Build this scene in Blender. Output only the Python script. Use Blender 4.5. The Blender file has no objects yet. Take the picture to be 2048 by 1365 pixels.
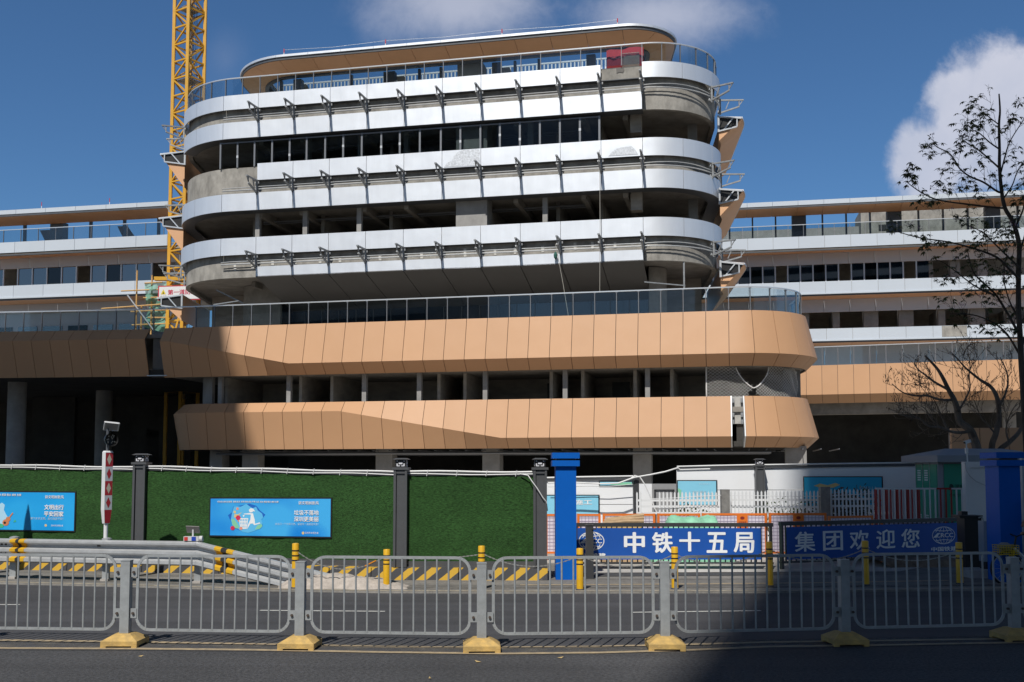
import bpy, bmesh, math, random
from math import sin, cos, tan, atan2, radians as R, pi, sqrt
from mathutils import Vector, Matrix
random.seed(7)
SC = bpy.context.scene
COL = SC.collection
# ------------------------------------------------------------------ camera
F, EYE, PY0, TH = 2100.0, 2.3, 798.5, math.atan(141.5/2100.0)
cam = bpy.data.cameras.new('camera'); camo = bpy.data.objects.new('camera', cam); COL.objects.link(camo)
camo.location = (0, 0, EYE); camo.rotation_euler = (pi/2+TH, 0, 0)
cam.sensor_width = 36.0; cam.lens = 36.0*F/2048; cam.shift_y = 116/2048.0
cam.clip_start = 0.1; cam.clip_end = 3000
SC.camera = camo
# ------------------------------------------------------------------ sun, sky, exposure
ELEV = R(51.0); AZX, AZY = 0.313, 0.950           # horizontal direction the light travels
sun = bpy.data.lights.new('sun', 'SUN'); suno = bpy.data.objects.new('sun', sun); COL.objects.link(suno)
sun.energy = 4.6; sun.angle = R(0.5); sun.color = (1.0, 0.965, 0.90)
suno.rotation_euler = Vector((AZX*cos(ELEV), AZY*cos(ELEV), -sin(ELEV))).to_track_quat('-Z', 'Y').to_euler()
suno.location = (-30, -80, 90)
SC.view_settings.view_transform = 'Standard'; SC.view_settings.look = 'None'
SC.view_settings.exposure = 0.0; SC.view_settings.gamma = 1.0
SC.cycles.max_bounces = 8; SC.cycles.transparent_max_bounces = 24
SC.cycles.diffuse_bounces = 5; SC.cycles.glossy_bounces = 3
SC.cycles.caustics_reflective = False; SC.cycles.caustics_refractive = False
world = bpy.data.worlds.new('World'); SC.world = world; world.use_nodes = True
SKY_STRENGTH = 0.052
def build_world():
    nt = world.node_tree; N = nt.nodes; L = nt.links
    for n in list(N): N.remove(n)
    out = N.new('ShaderNodeOutputWorld'); bg = N.new('ShaderNodeBackground'); L.new(bg.outputs[0], out.inputs[0])
    bg.inputs['Strength'].default_value = SKY_STRENGTH
    sky = N.new('ShaderNodeTexSky'); sky.sky_type = 'NISHITA'; sky.sun_disc = False
    sky.sun_elevation = ELEV; sky.sun_rotation = math.atan2(-AZX, -AZY)
    sky.air_density = 1.0; sky.dust_density = 0.4; sky.ozone_density = 3.0; sky.altitude = 300
    tc = N.new('ShaderNodeTexCoord')
    sep = N.new('ShaderNodeSeparateXYZ'); L.new(tc.outputs['Generated'], sep.inputs[0])
    def M(op, a, b=None, c=None):
        m = N.new('ShaderNodeMath'); m.operation = op
        for i, v in enumerate((a, b, c)):
            if v is None: continue
            if isinstance(v, (int, float)): m.inputs[i].default_value = v
            else: L.new(v, m.inputs[i])
        return m.outputs[0]
    ay = M('MAXIMUM', M('ABSOLUTE', sep.outputs[1]), 0.05)
    gx = M('DIVIDE', sep.outputs[0], ay); gz = M('DIVIDE', sep.outputs[2], ay)
    cmb = N.new('ShaderNodeCombineXYZ'); L.new(gx, cmb.inputs[0]); L.new(gz, cmb.inputs[1]); L.new(sep.outputs[1], cmb.inputs[2])
    def noise(scale, detail, rough, dist=0.0):
        n = N.new('ShaderNodeTexNoise'); n.inputs['Scale'].default_value = scale; n.inputs['Detail'].default_value = detail
        n.inputs['Roughness'].default_value = rough; n.inputs['Distortion'].default_value = dist
        L.new(cmb.outputs[0], n.inputs['Vector']); return n.outputs['Fac']
    n1 = noise(11, 7, 0.6, 0.3); n2 = noise(30, 6, 0.65, 0.2); n3 = noise(5, 5, 0.6)
    def blob(cx, cz, rx, rz):
        dx = M('DIVIDE', M('SUBTRACT', gx, cx), rx); dz = M('DIVIDE', M('SUBTRACT', gz, cz), rz)
        d = M('SQRT', M('ADD', M('MULTIPLY', dx, dx), M('MULTIPLY', dz, dz)))
        return M('SUBTRACT', 1.0, d)
    def smooth(v, lo, hi):
        m = N.new('ShaderNodeMapRange'); m.interpolation_type = 'SMOOTHSTEP'; L.new(v, m.inputs[0])
        m.inputs[1].default_value = lo; m.inputs[2].default_value = hi; return m.outputs[0]
    wob = M('ADD', M('MULTIPLY', M('SUBTRACT', n1, 0.5), 0.95), M('MULTIPLY', M('SUBTRACT', n2, 0.5), 0.35))
    # cumulus on the right, wisps at the top, a faint puff by the crane
    b1 = blob(0.497, 0.338, 0.125, 0.095); b1b = blob(0.43, 0.365, 0.05, 0.04); b1c = blob(0.40, 0.30, 0.055, 0.06)
    cum = smooth(M('ADD', M('MAXIMUM', b1, M('MAXIMUM', M('SUBTRACT', b1b, 0.15), M('SUBTRACT', b1c, 0.1))), wob), 0.03, 0.38)
    wisp = smooth(M('ADD', M('MAXIMUM', blob(-0.05, 0.46, 0.13, 0.06), M('SUBTRACT', blob(0.15, 0.445, 0.13, 0.05), 0.1)), wob), 0.0, 0.95)
    puff = smooth(M('ADD', blob(-0.28, 0.40, 0.035, 0.05), wob), 0.1, 1.5)
    far = M('MULTIPLY', smooth(n3, 0.55, 0.8), M('LESS_THAN', sep.outputs[1], 0.0))
    dens = M('MINIMUM', M('ADD', M('ADD', M('MULTIPLY', cum, 0.92), M('MULTIPLY', wisp, 0.62)), M('ADD', M('MULTIPLY', puff, 0.10), far)), 1.0)
    tone = N.new('ShaderNodeMapRange'); L.new(M('ADD', M('MULTIPLY', M('SUBTRACT', gz, 0.30), 2.6), M('SUBTRACT', n1, 0.5)), tone.inputs[0])
    tone.inputs[1].default_value = -0.35; tone.inputs[2].default_value = 0.35
    cc = N.new('ShaderNodeMix'); cc.data_type = 'RGBA'; L.new(tone.outputs[0], cc.inputs[0])
    cc.inputs[6].default_value = (8.8, 9.8, 12.4, 1); cc.inputs[7].default_value = (12.4, 12.7, 14.6, 1)
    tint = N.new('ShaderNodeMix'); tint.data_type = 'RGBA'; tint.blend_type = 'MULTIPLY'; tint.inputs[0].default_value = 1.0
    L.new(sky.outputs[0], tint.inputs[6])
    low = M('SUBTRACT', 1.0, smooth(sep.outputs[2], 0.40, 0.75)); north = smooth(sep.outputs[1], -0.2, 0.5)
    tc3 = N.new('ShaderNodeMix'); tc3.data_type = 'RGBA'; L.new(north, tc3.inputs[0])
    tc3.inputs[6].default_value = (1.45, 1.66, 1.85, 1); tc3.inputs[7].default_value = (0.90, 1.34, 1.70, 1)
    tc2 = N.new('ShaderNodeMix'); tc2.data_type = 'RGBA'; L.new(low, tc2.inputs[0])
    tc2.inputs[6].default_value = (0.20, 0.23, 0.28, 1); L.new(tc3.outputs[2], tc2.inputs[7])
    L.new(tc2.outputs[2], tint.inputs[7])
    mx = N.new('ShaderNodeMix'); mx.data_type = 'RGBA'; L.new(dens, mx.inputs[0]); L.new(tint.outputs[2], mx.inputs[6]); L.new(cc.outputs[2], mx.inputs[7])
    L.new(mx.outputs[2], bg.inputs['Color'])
build_world()

# ------------------------------------------------------------------ view geometry helpers
CT, ST = cos(TH), sin(TH)
def ray(px, py):
    x = (px-1024)/F; y = -(py-PY0)/F
    return Vector((x, CT-y*ST, ST+y*CT))
def G(px, py, z=0.0):
    d = ray(px, py); t = (z-EYE)/d.z
    return Vector((d.x*t, d.y*t, z))
def AT(px, py, Y):
    d = ray(px, py); t = Y/d.y
    return Vector((d.x*t, Y, EYE+d.z*t))
class Frame:
    def __init__(s, O, ang):
        s.O = Vector((O[0], O[1])); a = R(ang); s.u = Vector((cos(a), -sin(a))); s.n = Vector((-sin(a), -cos(a))); s.ang = a
    def W(s, a, b, z):
        p = s.O+s.u*a+s.n*b; return Vector((p.x, p.y, z))
    def hit(s, px, py, b):
        d = ray(px, py); dn = d.x*s.n.x+d.y*s.n.y
        t = (b+s.O.x*s.n.x+s.O.y*s.n.y)/dn
        p = Vector((d.x*t, d.y*t))-s.O
        return (p.dot(s.u), EYE+d.z*t)
    def A(s, px, b=0.0, py=600): return s.hit(px, py, b)[0]
    def Z(s, px, py, b=0.0): return s.hit(px, py, b)[1]
class Path:
    """plan outline: straight front from aL to aR at b, rounded corners, straight flanks; s runs along it"""
    def __init__(s, fr, aL, aR, b=0.0, r=4.5, swL=74, swR=97, rL=None):
        s.fr, s.aL, s.aR, s.b, s.r = fr, aL, aR, b, r; s.rL = rL or r
        s.swL, s.swR = R(swL), R(swR); s.eL = aL-s.rL*s.swL; s.eR = aR+s.r*s.swR
    def P(s, t):
        if t < s.aL:
            ph = min((s.aL-t)/s.rL, s.swL); na, nb = -sin(ph), cos(ph)
            a = s.aL+s.rL*na; b = s.b-s.rL+s.rL*nb
            if t < s.eL: d = s.eL-t; a += -nb*d; b += na*d
        elif t > s.aR:
            ph = min((t-s.aR)/s.r, s.swR); na, nb = sin(ph), cos(ph)
            a = s.aR+s.r*na; b = s.b-s.r+s.r*nb
            if t > s.eR: d = t-s.eR; a += nb*d; b -= na*d
        else: a, b, na, nb = t, s.b, 0.0, 1.0
        return a, b, na, nb
    def pt(s, t, o, z):
        a, b, na, nb = s.P(t); return s.fr.W(a+na*o, b+nb*o, z)
    def samples(s, s0, s1, extra=()):
        ts = [s0, s1]
        for x in list(extra)+[s.aL, s.aR, s.eL, s.eR]:
            if s0+1e-4 < x < s1-1e-4: ts.append(x)
        for lo, hi in ((s.eL, s.aL), (s.aR, s.eR)):
            n = max(2, int((hi-lo)/0.42))
            for i in range(1, n):
                x = lo+(hi-lo)*i/n
                if s0+0.02 < x < s1-0.02: ts.append(x)
        ts = sorted(ts); outl = [ts[0]]
        for t in ts[1:]:
            if t-outl[-1] > 1e-3: outl.append(t)
        return outl

# ------------------------------------------------------------------ mesh builder
def root_of(o):
    while o.parent: o = o.parent
    return o
class MB:
    def __init__(s): s.v = []; s.f = []
    def add(s, vs, fs):
        k = len(s.v); s.v.extend(Vector(p) for p in vs); s.f.extend([tuple(i+k for i in f) for f in fs]); return s
    def box(s, c, size, rz=0.0, rot=None):
        hx, hy, hz = (x/2 for x in size); c = Vector(c)
        m = rot if rot is not None else Matrix.Rotation(rz, 3, 'Z')
        vs = [c+m @ Vector((x, y, z)) for x in (-hx, hx) for y in (-hy, hy) for z in (-hz, hz)]
        return s.add(vs, [(0, 1, 3, 2), (4, 6, 7, 5), (0, 4, 5, 1), (2, 3, 7, 6), (0, 2, 6, 4), (1, 5, 7, 3)])
    def fbox(s, fr, a0, a1, b0, b1, z0, z1):
        vs = [fr.W(a, b, z) for a in (a0, a1) for b in (b0, b1) for z in (z0, z1)]
        return s.add(vs, [(0, 1, 3, 2), (4, 6, 7, 5), (0, 4, 5, 1), (2, 3, 7, 6), (0, 2, 6, 4), (1, 5, 7, 3)])
    def bar(s, p0, p1, w, h=None, up=None):
        p0, p1 = Vector(p0), Vector(p1); h = h or w; d = (p1-p0)
        if d.length < 1e-6: return s
        d.normalize(); up = Vector(up) if up else (Vector((0, 0, 1)) if abs(d.z) < 0.95 else Vector((0, 1, 0)))
        x = d.cross(up).normalized(); y = x.cross(d).normalized()
        vs = [p+x*(i*w/2)+y*(j*h/2) for p in (p0, p1) for i, j in ((-1, -1), (1, -1), (1, 1), (-1, 1))]
        return s.add(vs, [(3, 2, 1, 0), (4, 5, 6, 7), (0, 1, 5, 4), (1, 2, 6, 5), (2, 3, 7, 6), (3, 0, 4, 7)])
    def tube(s, pts, r, n=6, cap=True):
        pts = [Vector(p) for p in pts]; rs = r if isinstance(r, (list, tuple)) else [r]*len(pts)
        rings = []; px = None
        for i, p in enumerate(pts):
            d = (pts[min(i+1, len(pts)-1)]-pts[max(i-1, 0)])
            d = d.normalized() if d.length > 1e-9 else Vector((0, 0, 1))
            if px is None:
                ref = Vector((0, 0, 1)) if abs(d.z) < 0.9 else Vector((0, 1, 0)); x = d.cross(ref).normalized()
            else:
                x = px-d*px.dot(d); x = x.normalized() if x.length > 1e-6 else d.orthogonal().normalized()
            px = x; y = d.cross(x)
            rings.append([p+x*(cos(2*pi*k/n)*rs[i])+y*(sin(2*pi*k/n)*rs[i]) for k in range(n)])
        vs = [q for rg in rings for q in rg]; fs = []
        for i in range(len(rings)-1):
            for k in range(n): fs.append((i*n+k, i*n+(k+1) % n, (i+1)*n+(k+1) % n, (i+1)*n+k))
        if cap and n > 2: fs += [tuple(range(n))[::-1], tuple((len(rings)-1)*n+k for k in range(n))]
        return s.add(vs, fs)
    def lathe(s, c, prof, n=20, cap=True):
        c = Vector(c); vs = []; fs = []
        for (r, z) in prof: vs += [c+Vector((r*cos(2*pi*k/n), r*sin(2*pi*k/n), z)) for k in range(n)]
        for i in range(len(prof)-1):
            for k in range(n): fs.append((i*n+k, i*n+(k+1) % n, (i+1)*n+(k+1) % n, (i+1)*n+k))
        if cap: fs += [tuple(range(n))[::-1], tuple((len(prof)-1)*n+k for k in range(n))]
        return s.add(vs, fs)
    def sweep(s, path, s0, s1, prof, extra=(), cap=True):
        ts = path.samples(s0, s1, extra); fn = prof if callable(prof) else (lambda t: prof)
        rows = [[path.pt(t, o, z) for (o, z) in fn(t)] for t in ts]; m = len(rows[0])
        vs = [p for r_ in rows for p in r_]; fs = []
        for i in range(len(rows)-1):
            for k in range(m): fs.append((i*m+k, i*m+(k+1) % m, (i+1)*m+(k+1) % m, (i+1)*m+k))
        if cap: fs += [tuple(range(m))[::-1], tuple((len(rows)-1)*m+k for k in range(m))]
        return s.add(vs, fs)
    def slab(s, pts2, z0, z1):
        n = len(pts2); vs = [Vector((p[0], p[1], z0)) for p in pts2]+[Vector((p[0], p[1], z1)) for p in pts2]
        fs = [tuple(range(n))[::-1], tuple(range(n, 2*n))]+[(i, (i+1) % n, n+(i+1) % n, n+i) for i in range(n)]
        return s.add(vs, fs)
    def plate(s, poly, o, x, y, t):
        """flat polygon (2D pts) in the plane o + x*X + y*Y with thickness t behind it"""
        o, x, y = Vector(o), Vector(x), Vector(y); nn = x.cross(y).normalized(); n = len(poly)
        vs = [o+x*p[0]+y*p[1] for p in poly]+[o+x*p[0]+y*p[1]-nn*t for p in poly]
        return s.add(vs, [tuple(range(n)), tuple(range(n, 2*n))[::-1]]+[(i, (i+1) % n, n+(i+1) % n, n+i) for i in range(n)])
    def build(s, name, mat, parent=None, smooth=False, ang=38):
        off = root_of(parent).location.copy() if parent else Vector()
        me = bpy.data.meshes.new(name)
        me.from_pydata([tuple(p-off) for p in s.v], [], s.f)
        bm = bmesh.new(); bm.from_mesh(me); bmesh.ops.recalc_face_normals(bm, faces=bm.faces)
        if smooth:
            for f in bm.faces: f.smooth = True
            lim = R(ang)
            for e in bm.edges:
                if len(e.link_faces) == 2 and e.calc_face_angle(0) > lim: e.smooth = False
        bm.to_mesh(me); bm.free(); me.update()
        if mat: me.materials.append(mat)
        o = bpy.data.objects.new(name, me); COL.objects.link(o)
        if parent: o.parent = parent
        return o
def tag(o, label=None, cat=None, group=None, kind=None):
    if label: o['label'] = label
    if cat: o['category'] = cat
    if group: o['group'] = group
    if kind: o['kind'] = kind
    return o
def thing(name, label, cat, loc=(0, 0, 0), group=None, rz=0.0):
    o = bpy.data.objects.new(name, None); COL.objects.link(o); o.location = loc; o.rotation_euler = (0, 0, rz)
    o.empty_display_size = 0.2
    return tag(o, label, cat, group)
def copy_tree(o, parent=None):
    c = o.copy(); COL.objects.link(c); c.parent = parent
    for ch in list(o.children): copy_tree(ch, c)
    return c
def structure(name, mb, mat): return tag(mb.build(name, mat), kind='structure')

# ------------------------------------------------------------------ materials
def lin(r, g, b):
    f = lambda c: (c/255/12.92) if c <= 10.3 else ((c/255+0.055)/1.055)**2.4
    return (f(r), f(g), f(b))
def mat(name, col, rough=0.6, metal=0.0, var=0.0, scale=3.0, bump=0.0, bscale=40.0, spec=0.5, stretch=(1, 1, 1), col2=None, vscale2=None, streak=0):
    m = bpy.data.materials.new(name); m.use_nodes = True; nt = m.node_tree; N, L = nt.nodes, nt.links
    p = N['Principled BSDF']; p.inputs['Roughness'].default_value = rough; p.inputs['Metallic'].default_value = metal
    p.inputs['Specular IOR Level'].default_value = spec
    p.inputs['Base Color'].default_value = (*col, 1)
    if var or bump or col2:
        tc = N.new('ShaderNodeTexCoord'); mp = N.new('ShaderNodeMapping'); L.new(tc.outputs['Object'], mp.inputs[0]); mp.inputs['Scale'].default_value = stretch
    if var or col2:
        n = N.new('ShaderNodeTexNoise'); n.inputs['Scale'].default_value = scale; n.inputs['Detail'].default_value = 8; n.inputs['Roughness'].default_value = 0.65
        L.new(mp.outputs[0], n.inputs['Vector'])
        cr = N.new('ShaderNodeValToRGB'); L.new(n.outputs['Fac'], cr.inputs[0])
        c2 = col2 or tuple(c*(1-var) for c in col); c1 = col if col2 else tuple(min(1, c*(1+var)) for c in col)
        cr.color_ramp.elements[0].position = 0.33; cr.color_ramp.elements[0].color = (*c2, 1)
        cr.color_ramp.elements[1].position = 0.67; cr.color_ramp.elements[1].color = (*c1, 1)
        src = cr.outputs[0]
        if vscale2:
            n2 = N.new('ShaderNodeTexNoise'); n2.inputs['Scale'].default_value = vscale2; n2.inputs['Detail'].default_value = 4
            L.new(mp.outputs[0], n2.inputs['Vector'])
            mr = N.new('ShaderNodeMapRange'); L.new(n2.outputs['Fac'], mr.inputs[0]); mr.inputs[1].default_value = 0.3; mr.inputs[2].default_value = 0.7
            mr.inputs[3].default_value = 0.82; mr.inputs[4].default_value = 1.15
            mm = N.new('ShaderNodeMix'); mm.data_type = 'RGBA'; mm.blend_type = 'MULTIPLY'; mm.inputs[0].default_value = 1.0
            L.new(src, mm.inputs[6]); L.new(mr.outputs[0], mm.inputs[7]); src = mm.outputs[2]
        if streak:
            mp3 = N.new('ShaderNodeMapping'); L.new(tc.outputs['Object'], mp3.inputs[0]); mp3.inputs['Scale'].default_value = (0.035, 1.0, 1)
            n3 = N.new('ShaderNodeTexNoise'); n3.inputs['Scale'].default_value = 1.9; n3.inputs['Detail'].default_value = 5; L.new(mp3.outputs[0], n3.inputs['Vector'])
            m3 = N.new('ShaderNodeMapRange'); L.new(n3.outputs['Fac'], m3.inputs[0]); m3.inputs[1].default_value = 0.3; m3.inputs[2].default_value = 0.7; m3.inputs[3].default_value = 1-streak; m3.inputs[4].default_value = 1+streak
            x3 = N.new('ShaderNodeMix'); x3.data_type = 'RGBA'; x3.blend_type = 'MULTIPLY'; x3.inputs[0].default_value = 1.0; L.new(src, x3.inputs[6]); L.new(m3.outputs[0], x3.inputs[7]); src = x3.outputs[2]
        L.new(src, p.inputs['Base Color'])
    if bump:
        nb = N.new('ShaderNodeTexNoise'); nb.inputs['Scale'].default_value = bscale; nb.inputs['Detail'].default_value = 5
        L.new(mp.outputs[0], nb.inputs['Vector'])
        b = N.new('ShaderNodeBump'); b.inputs['Strength'].default_value = bump; b.inputs['Distance'].default_value = 0.02
        L.new(nb.outputs['Fac'], b.inputs['Height']); L.new(b.outputs[0], p.inputs['Normal'])
    return m
def panel_vary(m, amt=0.05, wav=0.12, sc=0.7):
    nt = m.node_tree; N, L = nt.nodes, nt.links; p = N['Principled BSDF']; g = N.new('ShaderNodeNewGeometry')
    mr = N.new('ShaderNodeMapRange'); L.new(g.outputs['Random Per Island'], mr.inputs[0]); mr.inputs[3].default_value = 1-amt; mr.inputs[4].default_value = 1+amt
    mx = N.new('ShaderNodeMix'); mx.data_type = 'RGBA'; mx.blend_type = 'MULTIPLY'; mx.inputs[0].default_value = 1.0
    li = p.inputs['Base Color'].links
    if li: L.new(li[0].from_socket, mx.inputs[6])
    else: mx.inputs[6].default_value = p.inputs['Base Color'].default_value
    L.new(mr.outputs[0], mx.inputs[7]); L.new(mx.outputs[2], p.inputs['Base Color'])
    tc = N.new('ShaderNodeTexCoord'); nz = N.new('ShaderNodeTexNoise'); nz.noise_dimensions = '4D'; nz.inputs['Scale'].default_value = sc; nz.inputs['Detail'].default_value = 1.5
    L.new(tc.outputs['Object'], nz.inputs['Vector']); sc_ = N.new('ShaderNodeMath'); sc_.operation = 'MULTIPLY'; sc_.inputs[1].default_value = 50; L.new(g.outputs['Random Per Island'], sc_.inputs[0]); L.new(sc_.outputs[0], nz.inputs['W'])
    b = N.new('ShaderNodeBump'); b.inputs['Strength'].default_value = wav; b.inputs['Distance'].default_value = 0.12; L.new(nz.outputs['Fac'], b.inputs['Height']); L.new(b.outputs[0], p.inputs['Normal'])
def glass_mat(name, tint, base_refl=0.06, rough=0.02, fk=0.42):
    m = bpy.data.materials.new(name); m.use_nodes = True; nt = m.node_tree; N, L = nt.nodes, nt.links
    for n in list(N):
        if n.type != 'OUTPUT_MATERIAL': N.remove(n)
    out = [n for n in N if n.type == 'OUTPUT_MATERIAL'][0]
    tr = N.new('ShaderNodeBsdfTransparent'); tr.inputs[0].default_value = (*tint, 1)
    gl = N.new('ShaderNodeBsdfGlossy'); gl.inputs['Roughness'].default_value = rough
    fr = N.new('ShaderNodeFresnel'); fr.inputs[0].default_value = 1.5
    ad = N.new('ShaderNodeMath'); ad.operation = 'MULTIPLY_ADD'; L.new(fr.outputs[0], ad.inputs[0]); ad.inputs[1].default_value = fk; ad.inputs[2].default_value = max(0, base_refl-0.03); ad.use_clamp = True
    mx = N.new('ShaderNodeMixShader'); L.new(ad.outputs[0], mx.inputs[0]); L.new(tr.outputs[0], mx.inputs[1]); L.new(gl.outputs[0], mx.inputs[2]); L.new(mx.outputs[0], out.inputs[0])
    return m
def emis_mat(name, col, st):
    m = mat(name, col, 0.4); p = m.node_tree.nodes['Principled BSDF']
    p.inputs['Emission Color'].default_value = (*col, 1); p.inputs['Emission Strength'].default_value = st; return m
def facade_white():
    m = mat('white_panel', (0.75, 0.78, 0.83), 0.50, 0.66, var=0.035, scale=1.1, spec=0.45, stretch=(1.6, 1.6, 0.22)); return m
MT = dict(
    white=facade_white(),
    wing=mat('pale_panel', (0.515, 0.56, 0.62), 0.5, var=0.02, scale=0.3),
    wing_grey=mat('grey_panel', (0.55, 0.56, 0.60), 0.5, var=0.03, scale=0.3),
    orange=mat('copper_panel', (0.50, 0.285, 0.155), 0.5, 0.0, var=0.02, scale=0.3, spec=0.35),
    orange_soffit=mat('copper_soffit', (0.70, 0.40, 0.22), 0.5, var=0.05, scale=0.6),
    backing=mat('dark_joint', (0.035, 0.03, 0.028), 0.8),
    concrete=mat('bare_concrete', (0.29, 0.275, 0.25), 0.9, var=0.32, scale=1.4, bump=0.35, bscale=9, stretch=(1, 1, 0.6)),
    concrete_in=mat('interior_concrete', (0.27, 0.25, 0.225), 0.95, var=0.25, scale=0.9),
    block=mat('blockwork', (0.38, 0.345, 0.305), 0.95, var=0.22, scale=0.8, stretch=(1, 1, 2.5)),
    pale_floor=mat('pale_floor', (0.32, 0.30, 0.28), 0.9, var=0.1, scale=0.8),
    dark=mat('shade_concrete', (0.05, 0.047, 0.043), 0.95, var=0.3, scale=0.5),  # gloom of undercrofts and voids put into the concrete colour
    column=mat('column_concrete', (0.30, 0.29, 0.28), 0.9, var=0.15, scale=1.2),
    steel=mat('galvanised_steel', (0.40, 0.42, 0.43), 0.42, 0.55, var=0.12, scale=2.5),
    steel_dk=mat('dark_steel', (0.10, 0.105, 0.115), 0.5, 0.3, var=0.1, scale=3),
    bracket=mat('bracket_steel', (0.30, 0.31, 0.32), 0.5, 0.4, var=0.2, scale=4),
    mull=mat('mullion_aluminium', (0.20, 0.21, 0.23), 0.45, 0.4),
    mull_lt=mat('bright_mullion', (0.60, 0.62, 0.65), 0.4, 0.3),
    glass_win=glass_mat('window_glass', (0.72, 0.77, 0.78), 0.02, fk=0.35),
    glass=glass_mat('clear_glass', (0.80, 0.86, 0.88), 0.05),
    glass_dk=glass_mat('tinted_glass', (0.16, 0.19, 0.21), 0.06),
    glass_bl=glass_mat('blue_glass', (0.08, 0.14, 0.18), 0.22),
    rail=mat('rail_steel', (0.68, 0.70, 0.72), 0.35, 0.6),
    black=mat('black_paint', (0.012, 0.012, 0.013), 0.5),
)

panel_vary(MT['orange'], 0.035, 0.22); panel_vary(MT['white'], 0.02, 0.22); panel_vary(MT['wing'], 0.025, 0.1)
# ------------------------------------------------------------------ ground
asphalt = mat('asphalt', (0.058, 0.058, 0.062), 0.88, var=0.62, scale=24, bump=0.8, bscale=85, vscale2=0.45, streak=0.14)
asphalt2 = mat('worn_asphalt', (0.050, 0.050, 0.055), 0.85, var=0.24, scale=26, bump=0.35, bscale=70, vscale2=0.5, stretch=(0.5, 1.4, 1), streak=0.26)
shoulder_m = mat('shoulder_concrete', (0.165, 0.155, 0.142), 0.92, var=0.22, scale=9, bump=0.4, bscale=30, vscale2=0.5, streak=0.3)
apron_m = mat('apron_concrete', (0.44, 0.42, 0.39), 0.92, var=0.14, scale=6, bump=0.3, bscale=25, vscale2=0.6)
yellow_line = mat('faded_yellow_paint', (0.44, 0.34, 0.21), 0.85, var=0.35, scale=9, col2=(0.24, 0.195, 0.135))
white_line = mat('white_road_paint', (0.50, 0.50, 0.48), 0.8, var=0.25, scale=14)
def sheet(pts, z): return MB().add([(p[0], p[1], z) for p in pts], [tuple(range(len(pts)))])
structure('ground', sheet([(-600, -300), (600, -300), (600, 1500), (-600, 1500)], -0.012), mat('site_ground', (0.40, 0.37, 0.33), 0.95, var=0.22, scale=0.8, bump=0.4, bscale=6, vscale2=0.1))
def gl(lst): return [G(x, y) for x, y in lst]
near_edge = gl([(-900, 1300), (0, 1300), (256, 1301), (512, 1303), (963, 1308), (1330, 1304), (1690, 1295), (2048, 1287), (2900, 1270)])
far_edge = gl([(-900, 1150), (0, 1169), (260, 1175), (512, 1183), (760, 1187), (1024, 1188), (1536, 1187), (2048, 1181), (2900, 1165)])
NF = len(far_edge)
structure('road', sheet([(-40, -30), (40, -30), (40, 20)]+[tuple(p) for p in far_edge[::-1] if -40 < p.x < 40]+[(-40, 20)], -0.004), asphalt)
structure('far_lane', MB().add([(p.x, p.y+0.0, 0.0) for p in near_edge]+[(p.x, p.y, 0.0) for p in far_edge], [(i, i+1, NF+i+1, NF+i) for i in range(NF-1)]), asphalt2)
def strip(px_pts, w, z, sub=1):
    P = gl(px_pts); mb = MB()
    vs = []
    for i, p in enumerate(P):
        d = (P[min(i+1, len(P)-1)]-P[max(i-1, 0)]).normalized(); nrm = Vector((-d.y, d.x, 0))
        vs += [p+nrm*w/2+Vector((0, 0, z)), p-nrm*w/2+Vector((0, 0, z))]
    return mb.add(vs, [(2*i, 2*i+1, 2*i+3, 2*i+2) for i in range(len(P)-1)])
LN = [(-300, 1295), (0, 1297), (256, 1298), (512, 1300.5), (760, 1305), (1000, 1308), (1200, 1306), (1400, 1300), (1536, 1294), (1760, 1291), (2000, 1286.5), (2300, 1282)]
FN = [(-300, 1279), (0, 1281), (256, 1284), (512, 1289), (760, 1294), (960, 1296), (1200, 1294), (1400, 1289), (1536, 1285), (1760, 1282), (2000, 1278.5), (2300, 1274)]
tag(strip(LN, 0.12, 0.004).build('yellow_line', yellow_line), kind='structure')
tag(strip(FN, 0.12, 0.004).build('yellow_line', yellow_line), kind='structure')
dust = mat('road_dust', (0.135, 0.125, 0.11), 0.95, var=0.3, scale=12); nt = dust.node_tree; N_, L_ = nt.nodes, nt.links
tcn = N_.new('ShaderNodeTexCoord'); dn = N_.new('ShaderNodeTexNoise'); dn.inputs['Scale'].default_value = 3.2; dn.inputs['Detail'].default_value = 9; dn.inputs['Roughness'].default_value = 0.72; L_.new(tcn.outputs['Object'], dn.inputs['Vector'])
dr = N_.new('ShaderNodeMapRange'); L_.new(dn.outputs['Fac'], dr.inputs[0]); dr.inputs[1].default_value = 0.38; dr.inputs[2].default_value = 0.68; dr.inputs[4].default_value = 0.85; L_.new(dr.outputs[0], N_['Principled BSDF'].inputs['Alpha'])
tag(strip([(x, y-7) for x, y in LN], 0.62, 0.002).build('road_dust', dust), kind='structure')
tag(strip([(x, y-6) for x, y in ((-300, 1164), (0, 1166), (256, 1173), (512, 1182), (760, 1187), (1024, 1187), (1536, 1185), (2048, 1180), (2300, 1176))], 0.3, 0.037).build('gutter_dust', dust), kind='structure')
for a_, b_ in (((-160, 1210), (40, 1210)), ((520, 1221.5), (770, 1223.5)), ((1265, 1225.5), (1522, 1222)), ((2014, 1214), (2040, 1214))):
    tag(strip([a_, b_], 0.085, 0.004).build('white_lane_dash', white_line), kind='structure')
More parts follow.
